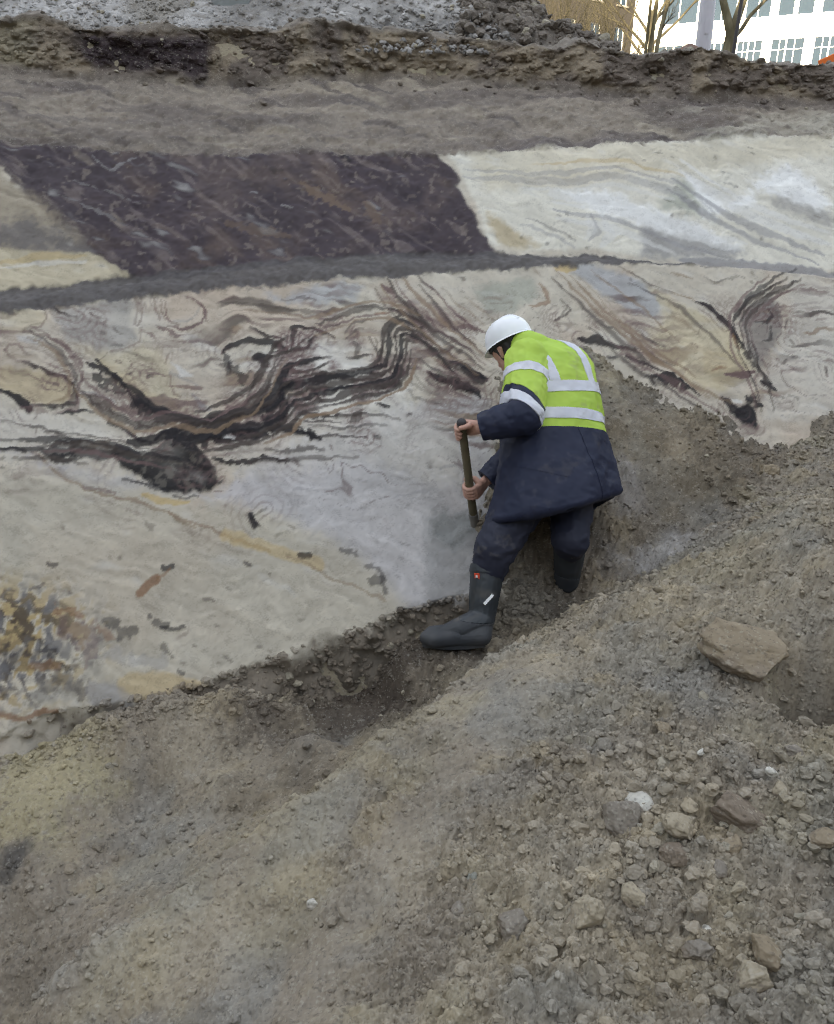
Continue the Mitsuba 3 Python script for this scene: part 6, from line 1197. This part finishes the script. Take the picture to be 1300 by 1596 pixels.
# ---------------------------------------------------------------- unseen building added behind the camera to cast shade over the pit
scene['added_shade_building__wall'] = mikit.ply(box(-52, 24, -34, -22, STREET - 0.1, 13.2), 'brown_brick')
roofp = trimesh.creation.extrude_polygon(shapely.Polygon([(-34.4, 13.2), (-21.6, 13.2), (-28, 14.6)]), 76.8, engine='earcut')
rv = np.array(roofp.vertices)
scene['added_shade_building__roof'] = mikit.ply(trimesh.Trimesh(np.c_[rv[:, 2] - 52.4, rv[:, 0], rv[:, 1] + 0.003], roofp.faces, process=False), 'dark_metal')
tag('added_shade_building', 'unseen brown brick building added behind the camera to shade the pit', 'building')
for i in range(16):
    key = 'added_shade_building__window' + (f'_{i:03d}' if i else '')
    x = -50 + 4.6 * i
    scene[key] = mikit.ply(trimesh.util.concatenate([box(x, x + 1.8, -22.02, -21.97, z, z + 1.7) for z in (2.6,)]), 'window_glass')

# ---------------------------------------------------------------- the person digging into the slope
V = np.array


def unit(v):
    v = np.asarray(v, float)
    return v / np.linalg.norm(v)


J = {k: V(v) for k, v in {
    'toeL': [0.026, 3.248, -1.944], 'heelL': [0.329, 3.271, -1.940], 'ankL': [0.294, 3.313, -1.865], 'shaftL': [0.320, 3.429, -1.656], 'kneeL': [0.352, 3.447, -1.56],
    'hipL': [0.555, 3.68, -1.28], 'hipR': [0.735, 3.82, -1.33], 'kneeR': [0.690, 3.50, -1.535], 'shaftR': [0.702, 3.565, -1.575], 'ankR': [0.716, 3.62, -1.80],
    'heelR': [0.728, 3.60, -1.86], 'toeR': [0.640, 3.80, -1.89], 'head': [0.449, 4.172, -0.822], 'shL': [0.490, 3.885, -0.815], 'shR': [0.765, 4.19, -0.925],
    'elbL': [0.452, 3.570, -0.985], 'wrL': [0.262, 3.592, -1.048], 'top': [0.189, 3.611, -1.047], 'bot': [0.273, 3.817, -1.55], 'wrR': [0.330, 3.805, -1.368], 'elbR': [0.575, 3.93, -1.175]}.items()}
FACE = unit([-0.62, 0.78, 0])      # the way the person faces
LEFT = unit([-0.78, -0.62, 0])     # the person's left


def ball(p, r, n=20):
    return m3.Manifold.sphere(float(r), n).translate([float(x) for x in p])


def chain(pts, rad):
    parts = [m3.Manifold.batch_hull([ball(pts[i], rad[i]), ball(pts[i + 1], rad[i + 1])]) for i in range(len(pts) - 1)]
    return m3.Manifold.batch_boolean(parts, m3.OpType.Add)


def to_tri(m):
    mm = m.to_mesh()
    return trimesh.Trimesh(V(mm.vert_properties[:, :3], float), V(mm.tri_verts), process=True)


def to_man(t):
    return m3.Manifold(m3.Mesh(vert_properties=np.asarray(t.vertices, np.float32), tri_verts=np.asarray(t.faces, np.uint32)))


def soften(m, length=0.01, it=12):
    t = to_tri(m.refine_to_length(length))
    trimesh.smoothing.filter_taubin(t, lamb=0.5, nu=0.52, iterations=it)
    return t


def wrinkle(t, amp, freq, seed, axis=None, stretch=3.0):
    """cloth creases: ridged noise, drawn out across the given axis"""
    p = V(t.vertices)
    q = p.copy()
    if axis is not None:
        a = unit(axis)
        q = p + (p @ a)[:, None] * a * (stretch - 1)
    n = 1 - np.abs(meshkit.fbm(q * freq + seed * 5.3, 3, seed) * 2 - 1) * 2.2
    t.vertices = p + V(t.vertex_normals) * (amp * n)[:, None]
    return t


def inflate(t, d):
    u = t.copy()
    u.vertices = V(t.vertices) + V(t.vertex_normals) * d
    return u


def slab(m, p, n, w):
    """the part of m within w/2 of the plane through p"""
    n = unit(n)
    m = m.trim_by_plane(n.tolist(), float(n @ p - w / 2))
    return m.trim_by_plane((-n).tolist(), float(-(n @ p) - w / 2))


def part(key, m, bsdf, smooth=50, label=None):
    scene[key] = mikit.ply(m if isinstance(m, trimesh.Trimesh) else to_tri(m), bsdf, smooth=smooth)
    if label:
        labels[key] = {'label': label}


def cloth(c1, c2, f=40.0, stain=0.3):
    def fn(p, n, uv):
        k = mikit.fbm(p.x * f, p.y * f, p.z * f, 3)
        d = mikit.fbm(p.x * 7, p.y * 7, p.z * 7, 3)
        base = mikit.mix(c1, c2, 0.5 * k + 0.5 * mikit.smoothstep(0.35, 0.7, d))
        dirt = mikit.smoothstep(0.56, 0.74, 0.65 * mikit.fbm(p.x * 11 + 5, p.y * 11, p.z * 11, 3) + 0.35 * k)
        return mikit.mix(base, [0.16, 0.14, 0.115], stain * dirt)
    return mikit.proc(fn)


def princ(key, tex, rough, spec=0.4, **more):
    scene[key] = {'type': 'twosided', 'b': {'type': 'principled', 'base_color': tex, 'roughness': rough, 'specular': spec, **more}}


princ('hivis', cloth([0.31, 0.46, 0.045], [0.42, 0.57, 0.08]), 0.6)
princ('navy_coat', cloth([0.014, 0.018, 0.040], [0.026, 0.030, 0.056], 40, 0.14), 0.55, 0.22)
princ('navy_trousers', cloth([0.016, 0.018, 0.034], [0.028, 0.030, 0.048]), 0.65, 0.3)
princ('reflective', cloth([0.46, 0.47, 0.52], [0.58, 0.58, 0.63], 60), 0.4, 0.6)
princ('rubber', cloth([0.018, 0.023, 0.029], [0.036, 0.040, 0.046], 14), 0.42, 0.5)
princ('muddy_rubber', cloth([0.026, 0.030, 0.037], [0.066, 0.066, 0.068], 14), 0.6, 0.35)
princ('skin', cloth([0.42, 0.23, 0.17], [0.52, 0.31, 0.24], 50, 0.1), 0.5)
princ('hair', cloth([0.012, 0.011, 0.011], [0.03, 0.027, 0.025], 90), 0.6)
princ('helmet_shell', cloth([0.78, 0.79, 0.82], [0.84, 0.85, 0.87], 6, 0.12), 0.25, 0.5)
princ('black_web', cloth([0.012, 0.012, 0.013], [0.022, 0.022, 0.024]), 0.6)
princ('ash_wood', cloth([0.075, 0.062, 0.036], [0.15, 0.125, 0.075], 30), 0.6)
princ('steel', cloth([0.10, 0.095, 0.09], [0.22, 0.2, 0.18], 20), 0.5, 0.5)
princ('red_badge', {'type': 'rgb', 'value': [0.62, 0.07, 0.03]}, 0.5)

# coat: rings from the hem up to the collar: centre, half width (to the left), half depth, way the ring's front points
RINGS = [([0.622, 3.640, -1.415], 0.312, 0.250, -0.42), ([0.626, 3.655, -1.370], 0.300, 0.236, -0.42), ([0.628, 3.690, -1.30], 0.285, 0.215, -0.44), ([0.624, 3.745, -1.205], 0.264, 0.192, -0.50),
         ([0.618, 3.815, -1.105], 0.248, 0.178, -0.58), ([0.606, 3.885, -1.015], 0.244, 0.170, -0.66), ([0.596, 3.940, -0.940], 0.240, 0.160, -0.72), ([0.585, 3.990, -0.880], 0.225, 0.142, -0.80),
         ([0.568, 4.035, -0.835], 0.175, 0.112, -0.85), ([0.540, 4.075, -0.808], 0.110, 0.090, -0.85), ([0.520, 4.100, -0.795], 0.085, 0.080, -0.85)]


def coat_rings(grow=0.0, first=0, last=None, n=72):
    out = []
    for i, (c, w, d, fz) in enumerate(RINGS[first:last]):
        th = np.linspace(0, 2 * np.pi, n, endpoint=False)
        fr = unit(FACE + [0, 0, fz])
        flare = max(0.0, 1 - i / 4.0) if first == 0 else 0
        fold = 1 + flare * (0.035 * np.sin(5 * th + 0.6) + 0.022 * np.sin(9 * th + 2.0 + 0.4 * i))
        cs, sn = np.cos(th), np.sin(th)
        e = 0.86
        cs, sn = np.sign(cs) * np.abs(cs) ** e, np.sign(sn) * np.abs(sn) ** e
        drop = np.exp(-((th - 2.55) / 0.75) ** 2)[:, None] * V([0, 0, -0.13]) * (1.0 if i == 0 and first == 0 else 0.45 if i == 1 and first == 0 else 0)
        out.append(drop + V(c) + ((w + grow) * fold * cs)[:, None] * LEFT + ((d + grow) * fold * sn)[:, None] * fr)
    return V(out)


def loft(r):
    k, n, _ = r.shape
    v = np.vstack([r.reshape(-1, 3), r[0].mean(0)[None], r[-1].mean(0)[None]])
    f = []
    for i in range(k - 1):
        for j in range(n):
            a, b = i * n + j, i * n + (j + 1) % n
            f += [[a, b, b + n], [a, b + n, a + n]]
    for j in range(n):
        b = (j + 1) % n
        f += [[b, j, k * n], [(k - 1) * n + j, (k - 1) * n + b, k * n + 1]]
    t = trimesh.Trimesh(v, V(f), process=False)
    if t.volume < 0:
        t.invert()
    return t


def fine_rings(r, k):
    from scipy.interpolate import CubicSpline
    return CubicSpline(np.arange(len(r)), r, axis=0)(np.linspace(0, len(r) - 1, k))


coat = loft(fine_rings(coat_rings(), 70))
shoulders = m3.Manifold.batch_hull([ball(J['shL'] + [0.02, 0.03, -0.01], 0.075), ball(J['shR'] + [-0.02, -0.02, 0.0], 0.075), ball([0.56, 4.04, -0.84], 0.09)])
coat = soften(to_man(coat) + shoulders, 0.011, 14)
coat = wrinkle(coat, 0.016, 3.6, 3, [0.1, 0.3, 1.0], 0.3)
coat = wrinkle(coat, 0.008, 8.0, 6, [0.5, 0.2, 0.7], 0.45)
coat = wrinkle(coat, 0.004, 17.0, 4, [1.0, 0.2, -0.3], 0.6)
hem_cut = fine_rings(coat_rings(-0.013), 70)
hem_cut = np.concatenate([hem_cut[:1] + (hem_cut[:1] - hem_cut[6:7]) * 0.5, hem_cut[:34]])
coat_m = to_man(coat)
hollow = to_man(loft(hem_cut))
WAIST_N = unit([-0.06, 0.50, 0.86])
WAIST_P = V([0.622, 3.79, -1.143])
upper = coat_m.trim_by_plane(WAIST_N.tolist(), float(WAIST_N @ WAIST_P))
lower = (coat_m - hollow).trim_by_plane((-WAIST_N).tolist(), float(-(WAIST_N @ WAIST_P)))
fat = to_man(inflate(coat, 0.0035))
part('person__jacket', upper, 'hivis', 50, 'yellow-green high-visibility upper coat')
part('person__jacket__skirt', lower, 'navy_coat', 50, 'navy lower part of the coat')
band1 = slab(fat, WAIST_P + WAIST_N * 0.066, WAIST_N, 0.052)
band2 = slab(fat, WAIST_P + WAIST_N * 0.205, WAIST_N + 0.10 * LEFT, 0.052)
part('person__jacket__reflective_band', band1, 'reflective', 40)
part('person__jacket__reflective_band_001', band2, 'reflective', 40)
LIFT = to_man(inflate(coat, 0.0030))
for i, off in enumerate((0.105, -0.115)):
    p = V([0.596, 3.94, -0.94]) + LEFT * off
    br = slab(LIFT, p, LEFT + 0.12 * WAIST_N, 0.05)
    br = br.trim_by_plane(WAIST_N.tolist(), float(WAIST_N @ (WAIST_P + WAIST_N * 0.222)))
    br = br.trim_by_plane(unit([0.62, -0.78, 0.4]).tolist(), float(unit([0.62, -0.78, 0.4]) @ V([0.60, 3.95, -0.90])))
    part('person__jacket__reflective_band_%03d' % (i + 2), br, 'reflective', 40)
# seams: middle of the back, pocket edge, hem
thin = to_man(inflate(coat, 0.0022))
for i, (n_, p_, w_) in enumerate(((LEFT, V([0.62, 3.7, -1.3]) - LEFT * 0.02, 0.006), (unit([0.2, 0.35, 1.0]), V([0.5, 3.6, -1.235]), 0.008))):
    sm = slab(thin, p_, n_, w_).trim_by_plane((-WAIST_N).tolist(), float(-(WAIST_N @ (WAIST_P - WAIST_N * 0.004)))) - hollow
    if i == 1:
        sm = sm.trim_by_plane(LEFT.tolist(), float(LEFT @ V([0.62, 3.7, -1.3]) + 0.13))
    sm = sm.trim_by_plane((-FACE).tolist(), float(-(FACE @ V([0.62, 3.72, -1.3]))))
    part('person__jacket__seam' + (f'_{i:03d}' if i else ''), sm, 'navy_coat', 40)
# piping along the hem
hr = fine_rings(coat_rings(0.002), 70)[1]
hem = tube(np.vstack([hr, hr[:1]]), np.full(len(hr) + 1, 0.0045), 8, cap=False)
part('person__jacket__hem', hem, 'navy_coat', True)
collar = chain([[0.55, 4.05, -0.80], [0.505, 4.10, -0.785]], [0.085, 0.078])
part('person__jacket__collar', soften(collar, 0.012, 6), 'hivis', 50)


def sleeve(name, sh, el, wr, r, seed, cut, band, extra=None):
    u = unit(sh - el)
    pts = [sh, sh * 0.5 + el * 0.5 + [0, 0, -0.005], el, el * 0.45 + wr * 0.55, wr]
    t = soften(chain(pts, r), 0.008, 12)
    t = wrinkle(t, 0.009, 9.0, seed, wr - el, 1.9)
    t = wrinkle(t, 0.004, 22.0, seed + 1)
    m = to_man(t)
    d = unit(wr - el)
    m = m.trim_by_plane((-d).tolist(), float(-(d @ (wr + d * 0.012))))
    n, p = cut
    n = unit(n)
    part(name, m.trim_by_plane(n.tolist(), float(n @ p)), 'hivis', 50)
    low = m.trim_by_plane((-n).tolist(), float(-(n @ p)))
    cuff = ball(wr + d * 0.02, r[-1] * 0.82)
    part(name + '__forearm', low - cuff, 'navy_coat', 50, 'navy forearm of the sleeve')
    f = to_man(inflate(t, 0.003))
    for i, (bn, bp, w) in enumerate(band):
        s = slab(f, bp, bn, w)
        part(name + '__reflective_band' + (f'_{i:03d}' if i else ''), s, 'reflective', 40)


upL, foL = unit(J['elbL'] - J['shL']), unit(J['wrL'] - J['elbL'])
mid = unit(upL + 0.75 * foL)
cp = J['elbL'] - mid * 0.085
sleeve('person__sleeve', J['shL'], J['elbL'], J['wrL'] + foL * -0.02, [0.098, 0.088, 0.078, 0.066, 0.054], 21, (-mid, cp),
       [(mid, cp + mid * 0.055, 0.052), (unit(upL + [0, 0, -0.25]), J['shL'] * 0.52 + J['elbL'] * 0.48 - upL * 0.055, 0.048)])
upR, foR = unit(J['elbR'] - J['shR']), unit(J['wrR'] - J['elbR'])
sleeve('person__sleeve_001', J['shR'], J['elbR'], J['wrR'] - foR * 0.01, [0.096, 0.088, 0.078, 0.066, 0.054], 25, (-unit(upR + foR), J['elbR'] - unit(upR + foR) * 0.06),
       [(unit(upR + foR), J['elbR'], 0.052)])

# trousers
legs = chain([J['hipL'], J['hipL'] * 0.5 + J['kneeL'] * 0.5, J['kneeL'], J['shaftL'] + [0, 0, -0.03]], [0.108, 0.102, 0.088, 0.066]) + \
    chain([J['hipR'], J['hipR'] * 0.5 + J['kneeR'] * 0.5, J['kneeR'], J['shaftR'] + [0, 0, -0.03]], [0.105, 0.094, 0.077, 0.062]) + \
    m3.Manifold.batch_hull([ball(J['hipL'] + [0, 0, 0.03], 0.12), ball(J['hipR'] + [0, 0, 0.03], 0.12), ball([0.63, 3.75, -1.16], 0.12)])
tr = soften(legs, 0.009, 14)
tr = wrinkle(tr, 0.010, 8.0, 31, [0.2, 0.1, 1], 1.9)
tr = wrinkle(tr, 0.002, 26.0, 32)
part('person__trousers', tr, 'navy_trousers', True)
part('person__trousers__button', ball([0.452, 3.485, -1.385], 0.008), 'white_paint', True)


def boot(name, toe, heel, ank, shaft, seed):
    fw = unit((toe - heel) * [1, 1, 1])
    up = V([0, 0, 1.0])
    side = unit(np.cross(fw, up))
    sa = unit(shaft - ank)
    foot = m3.Manifold.batch_hull([ball(heel + up * 0.045 + fw * 0.035 + side * s * 0.012, 0.042) for s in (-1, 1)] + [ball(heel + up * 0.045 + fw * 0.17 + side * s * 0.018, 0.040) for s in (-1, 1)] + [ball(ank + up * 0.0, 0.052)])
    fore = m3.Manifold.batch_hull([ball(heel + up * 0.05 + fw * 0.15 + side * s * 0.018, 0.042) for s in (-1, 1)] + [ball(toe + up * 0.042 - fw * 0.055 + side * s * 0.022, 0.036) for s in (-1, 1)] + [ball(toe + up * 0.038 - fw * 0.028, 0.030)])
    inst = m3.Manifold.batch_hull([ball(ank + up * 0.02, 0.056), ball(heel + up * 0.075 + fw * 0.13, 0.046), ball(heel + up * 0.055 + fw * 0.2, 0.038)])
    sh = chain([ank, ank * 0.45 + shaft * 0.55, shaft], [0.056, 0.068, 0.076])
    t = soften(foot + fore + inst + sh, 0.008, 10)
    t = wrinkle(t, 0.0022, 12.0, seed, sa, 1.5)
    m = to_man(t).trim_by_plane((-sa).tolist(), float(-(sa @ (shaft + sa * 0.02))))
    hollow = chain([shaft - sa * 0.02, shaft + sa * 0.15], [0.066, 0.074])
    m = m - hollow
    # mud line: the foot is dusty, the shaft clean
    n = unit([0.15, 0.1, 1.0])
    cut = heel + up * 0.10
    part(name, m.trim_by_plane(n.tolist(), float(n @ cut)), 'rubber', True)
    part(name + '__foot', m.trim_by_plane((-n).tolist(), float(-(n @ cut))), 'muddy_rubber', True, 'dusty foot of the boot')
    out = []
    for tt in np.linspace(0, 1, 13):
        c = heel + fw * (0.02 + tt * (np.linalg.norm(toe - heel) - 0.03))
        w = 0.036 + 0.016 * math.sin(math.pi * min(1, tt * 1.15)) - (0.016 if tt > 0.9 else 0)
        out += [c + side * w, c - side * w]
    pts = V(out)
    sole = m3.Manifold.hull_points(np.vstack([pts + up * 0.004, pts + up * 0.030]).tolist())
    part(name + '__sole', sole, 'muddy_rubber', 30)
    ring = slab(to_man(inflate(t, 0.004)), shaft + sa * 0.0, sa, 0.035) - hollow
    part(name + '__top_band', ring, 'rubber', 40)
    return fw, side, sa


fw, side, sa = boot('person__boot', J['toeL'], J['heelL'], J['ankL'], J['shaftL'], 41)
boot('person__boot_001', J['toeR'], J['heelR'], J['ankR'], J['shaftR'], 43)


def stick_on(key, at, u, w, h, bsdf, parent_r, thick=0.003, up=None):
    """a small flat badge at a point, facing u"""
    u = unit(u)
    upv = unit((up if up is not None else V([0, 0, 1.0])) - u * (u @ (up if up is not None else V([0, 0, 1.0]))))
    r = np.cross(upv, u)
    m = trimesh.creation.box((w, h, thick))
    m.apply_transform(np.vstack([np.c_[np.c_[r, upv, u], at], [0, 0, 0, 1]]))
    part(key, m, bsdf, False)


toc = unit(-J['shaftL'] * [1, 1, 0.6])
bp = J['shaftL'] + unit(LEFT * 0.75 + [-0.15, -0.5, 0]) * 0.0835
bu = unit(bp - J['shaftL'])
stick_on('person__boot__badge', bp, bu, 0.026, 0.026, 'red_badge', 0, 0.006, sa)
disc = trimesh.creation.cylinder(0.0065, 0.008, sections=20)
rr = np.cross(sa, bu)
disc.apply_transform(np.vstack([np.c_[np.c_[unit(rr), unit(np.cross(bu, unit(rr))), bu], bp], [0, 0, 0, 1]]))
part('person__boot__badge__emblem', disc, 'white_paint', 30)
mp = J['ankL'] * 0.55 + J['shaftL'] * 0.45
mu = unit([0.15, -1.0, 0.1])
mu = unit(mu - sa * (mu @ sa))
stick_on('person__boot__print', mp + mu * 0.0705, mu, 0.012, 0.058, 'white_paint', 0, 0.003, unit(sa - 0.75 * np.cross(sa, -mu)))

# head, hands: one body
H = J['head']
HU = unit(FACE * 0.70 + [0, 0, 1.0])
HF = unit(FACE - HU * (FACE @ HU))
HL = np.cross(HU, HF)
skull = m3.Manifold.batch_hull([ball(H + HU * 0.045, 0.082), ball(H - HF * 0.035 + HU * 0.035, 0.078), ball(H + HF * 0.03 + HU * 0.02, 0.074)])
jaw = m3.Manifold.batch_hull([ball(H + HF * 0.025 - HU * 0.02, 0.068), ball(H + HF * 0.062 - HU * 0.085, 0.030), ball(H + HF * 0.02 - HU * 0.06 + HL * 0.04, 0.026), ball(H + HF * 0.02 - HU * 0.06 - HL * 0.04, 0.026)])
nose = m3.Manifold.batch_hull([ball(H + HF * 0.098 + HU * 0.005, 0.008), ball(H + HF * 0.112 - HU * 0.028, 0.010), ball(H + HF * 0.088 - HU * 0.028, 0.013)])
lips = m3.Manifold.batch_hull([ball(H + HF * 0.088 - HU * 0.058 + HL * s * 0.016, 0.008) for s in (-1, 1)])
brow = m3.Manifold.batch_hull([ball(H + HF * 0.088 + HU * 0.022 + HL * s * 0.034, 0.012) for s in (-1, 1)])
neck = chain([H - HU * 0.03 - HF * 0.02, V([0.53, 4.09, -0.82])], [0.058, 0.064])
head = skull + jaw + nose + lips + brow + neck
for s in (-1, 1):
    e = H + HL * s * 0.080 - HF * 0.006
    head = head + (m3.Manifold.batch_hull([ball(e + HU * 0.018 + HL * s * 0.004, 0.010), ball(e - HU * 0.026 - HL * s * 0.002, 0.008), ball(e + HU * 0.012 - HF * 0.018 + HL * s * 0.010, 0.008)]))
    head = head - ball(H + HF * 0.098 + HL * s * 0.033 + HU * 0.002, 0.014)
    head = head + ball(H + HF * 0.080 + HL * s * 0.033 + HU * 0.002, 0.0125)

GRIP = unit(J['top'] - J['bot'])


def hand(wrist, grip, side, elbow):
    """a fist round the shaft: palm, four curled fingers and a thumb"""
    k = GRIP
    w = wrist - grip
    w = unit(w - k * (w @ k))
    t = np.cross(k, w) * side
    R = 0.019
    out = []

    def pt(a, r, h):
        a = math.radians(a)
        return grip + r * (math.cos(a) * w + math.sin(a) * t) + k * h

    kn = []
    for i, (h, rr, ln) in enumerate(((0.030, 0.0094, 0), (0.010, 0.0098, 14), (-0.010, 0.0094, 6), (-0.029, 0.0084, -18))):
        arc = [72, 108, 145, 182, 218, 252 + ln]
        rad = [R + 0.016, R + 0.013, R + 0.011, R + 0.0095, R + 0.0085, R + 0.0075]
        pts = [pt(a, r, h * (1 + 0.12 * math.cos(math.radians(a)))) for a, r in zip(arc, rad)]
        kn.append(pts[0])
        out.append(chain(pts, [rr * 1.16, rr * 1.04, rr * 1.06, rr * 0.95, rr * 0.95, rr * 0.82]))
    wb = wrist
    palm = m3.Manifold.batch_hull([ball(p, 0.0115) for p in kn] + [ball(pt(40, R + 0.026, 0.026), 0.013), ball(pt(38, R + 0.026, -0.024), 0.013), ball(wb + k * 0.012, 0.019), ball(wb - k * 0.012, 0.019)])
    thumb = chain([pt(30, R + 0.028, 0.030), pt(-8, R + 0.018, 0.044), pt(-48, R + 0.012, 0.048), pt(-88, R + 0.010, 0.046)], [0.0165, 0.0135, 0.0115, 0.0100])
    arm = chain([wb, wb + unit(elbow - wb) * 0.08], [0.026, 0.031])
    m = palm + thumb + arm
    for f in out:
        m = m + f
    return m


gl = J['top'] - GRIP * 0.035
gr = J['top'] + (J['bot'] - J['top']) * 0.70
hl = soften(hand(gl + unit(J['wrL'] - gl) * 0.092, gl, 1, J['elbL']), 0.004, 6)
hr_ = soften(hand(gr + unit(J['wrR'] - gr) * 0.090, gr, -1, J['elbR']), 0.004, 6)
hd = soften(head, 0.006, 8)
inner = soften(chain([V([0.53, 4.09, -0.82]), V([0.585, 3.97, -0.93]), V([0.62, 3.78, -1.17])], [0.06, 0.12, 0.11]) + chain([J['shL'], J['elbL'], gl + unit(J['wrL'] - gl) * 0.16], [0.05, 0.04, 0.030]) +
               chain([J['shR'], J['elbR'], gr + unit(J['wrR'] - gr) * 0.16], [0.05, 0.04, 0.030]) + chain([V([0.585, 3.97, -0.93]), J['shL']], [0.09, 0.05]) + chain([V([0.585, 3.97, -0.93]), J['shR']], [0.09, 0.05]), 0.012, 6)
body = to_man(hl) + to_man(hr_) + to_man(hd) + to_man(inner)
part('person__body', body, 'skin', 60)
# hair: a cap over the back of the skull below the helmet
hair = (m3.Manifold.batch_hull([ball(H + HU * 0.045, 0.089), ball(H - HF * 0.036 + HU * 0.03, 0.086), ball(H - HF * 0.03 - HU * 0.035, 0.072)]) - ball(H + HF * 0.115 - HU * 0.02, 0.105))
ht = soften(hair, 0.006, 6)
ht = wrinkle(ht, 0.004, 40.0, 51, HU, 0.35)
part('person__hair', ht, 'hair', True)
# helmet
th = np.linspace(0, 2 * np.pi, 64, endpoint=False)
HC = H + HU * 0.060 - HF * 0.004


def dome(grow, base):
    r = []
    for a in np.linspace(0, 1, 22):
        ph = a * math.pi / 2
        r.append(HC + HU * (base + (0.104 + grow - base) * math.sin(ph) ** 0.92) + (math.cos(ph) ** 0.78 + 1e-4) * (np.cos(th)[:, None] * HF * (0.130 + grow) + np.sin(th)[:, None] * HL * (0.106 + grow)))
    return loft(V(r))


shell = to_man(dome(0.0, -0.012)) - to_man(dome(-0.006, -0.02))
rim_r = []
for g, z in ((0.0, -0.013), (0.016, -0.020), (0.017, -0.024), (0.0, -0.018)):
    pk = np.clip(np.cos(th), 0, 1) ** 2
    rim_r.append(HC + HU * z + np.cos(th)[:, None] * HF * (0.130 + g * 0.7 * (1 + 2.2 * pk))[:, None] + np.sin(th)[:, None] * HL * (0.106 + g * 0.4))
rim_r = V(rim_r)
fr = []
n = 64
for i in range(4):
    for j in range(n):
        a, b, c, d = i * n + j, i * n + (j + 1) % n, ((i + 1) % 4) * n + (j + 1) % n, ((i + 1) % 4) * n + j
        fr += [[a, b, c], [a, c, d]]
rim = trimesh.Trimesh(rim_r.reshape(-1, 3), V(fr), process=False)
rim.fix_normals()
part('person__helmet', shell, 'helmet_shell', 50, 'white safety helmet')
part('person__helmet__brim', rim, 'helmet_shell', 40)
ridge = tube([HC + HU * (0.104 * math.sin(a) + 0.001) + HF * 0.130 * math.cos(a) for a in np.linspace(0.5, 2.6, 24)], np.full(24, 0.008), 10)
part('person__helmet__ridge', ridge, 'helmet_shell', 40)
band = trimesh.util.concatenate([tube(np.vstack([HC + HU * -0.022 + np.cos(th)[:, None] * HF * 0.108 + np.sin(th)[:, None] * HL * 0.09] * 1 + [HC + HU * -0.022 + HF * 0.108 + HL * 0]), np.full(65, 0.011), 8, cap=False)])
part('person__helmet__headband', band, 'black_web', True)
tag('person', 'person in white helmet, yellow-green and navy coat and rubber boots, bent over digging', 'person')

# shovel
sv = J['bot'] - GRIP * 0.05
part('shovel__shaft', tube([J['top'] + GRIP * 0.012, J['top'] - GRIP * 0.2, J['bot'] + GRIP * 0.1, sv], [0.0185, 0.0185, 0.0195, 0.020], 20), 'ash_wood', 40)
part('shovel__pommel', ball(J['top'] + GRIP * 0.016, 0.022), 'dark_metal', True)
bl = []
sx = unit(np.cross(GRIP, [0.25, 1, 0]))
sy = np.cross(GRIP, sx)
for a in np.linspace(0, 1, 12):
    row = []
    w = 0.10 * (1 - 0.25 * a ** 3) if a > 0.05 else 0.06
    for b in np.linspace(-1, 1, 13):
        row.append(sv - GRIP * (0.02 + 0.26 * a) + sx * w * b + sy * (0.022 * b * b))
    bl.append(row)
bl = V(bl)
front, back = bl.reshape(-1, 3), bl.reshape(-1, 3) + sy * 0.003
gf = grid_faces(13, 12)
gf = np.vstack([gf[:, [0, 1, 2]], gf[:, [0, 2, 3]]])
part('shovel__blade', trimesh.Trimesh(np.vstack([front, back]), np.vstack([gf, gf[:, ::-1] + len(front)]), process=False), 'steel', True)
part('shovel__socket', tube([sv + GRIP * 0.06, sv - GRIP * 0.03], [0.0235, 0.020], 16), 'steel', 40)
tag('shovel', 'shovel with a long dark wooden handle held by the person', 'shovel')
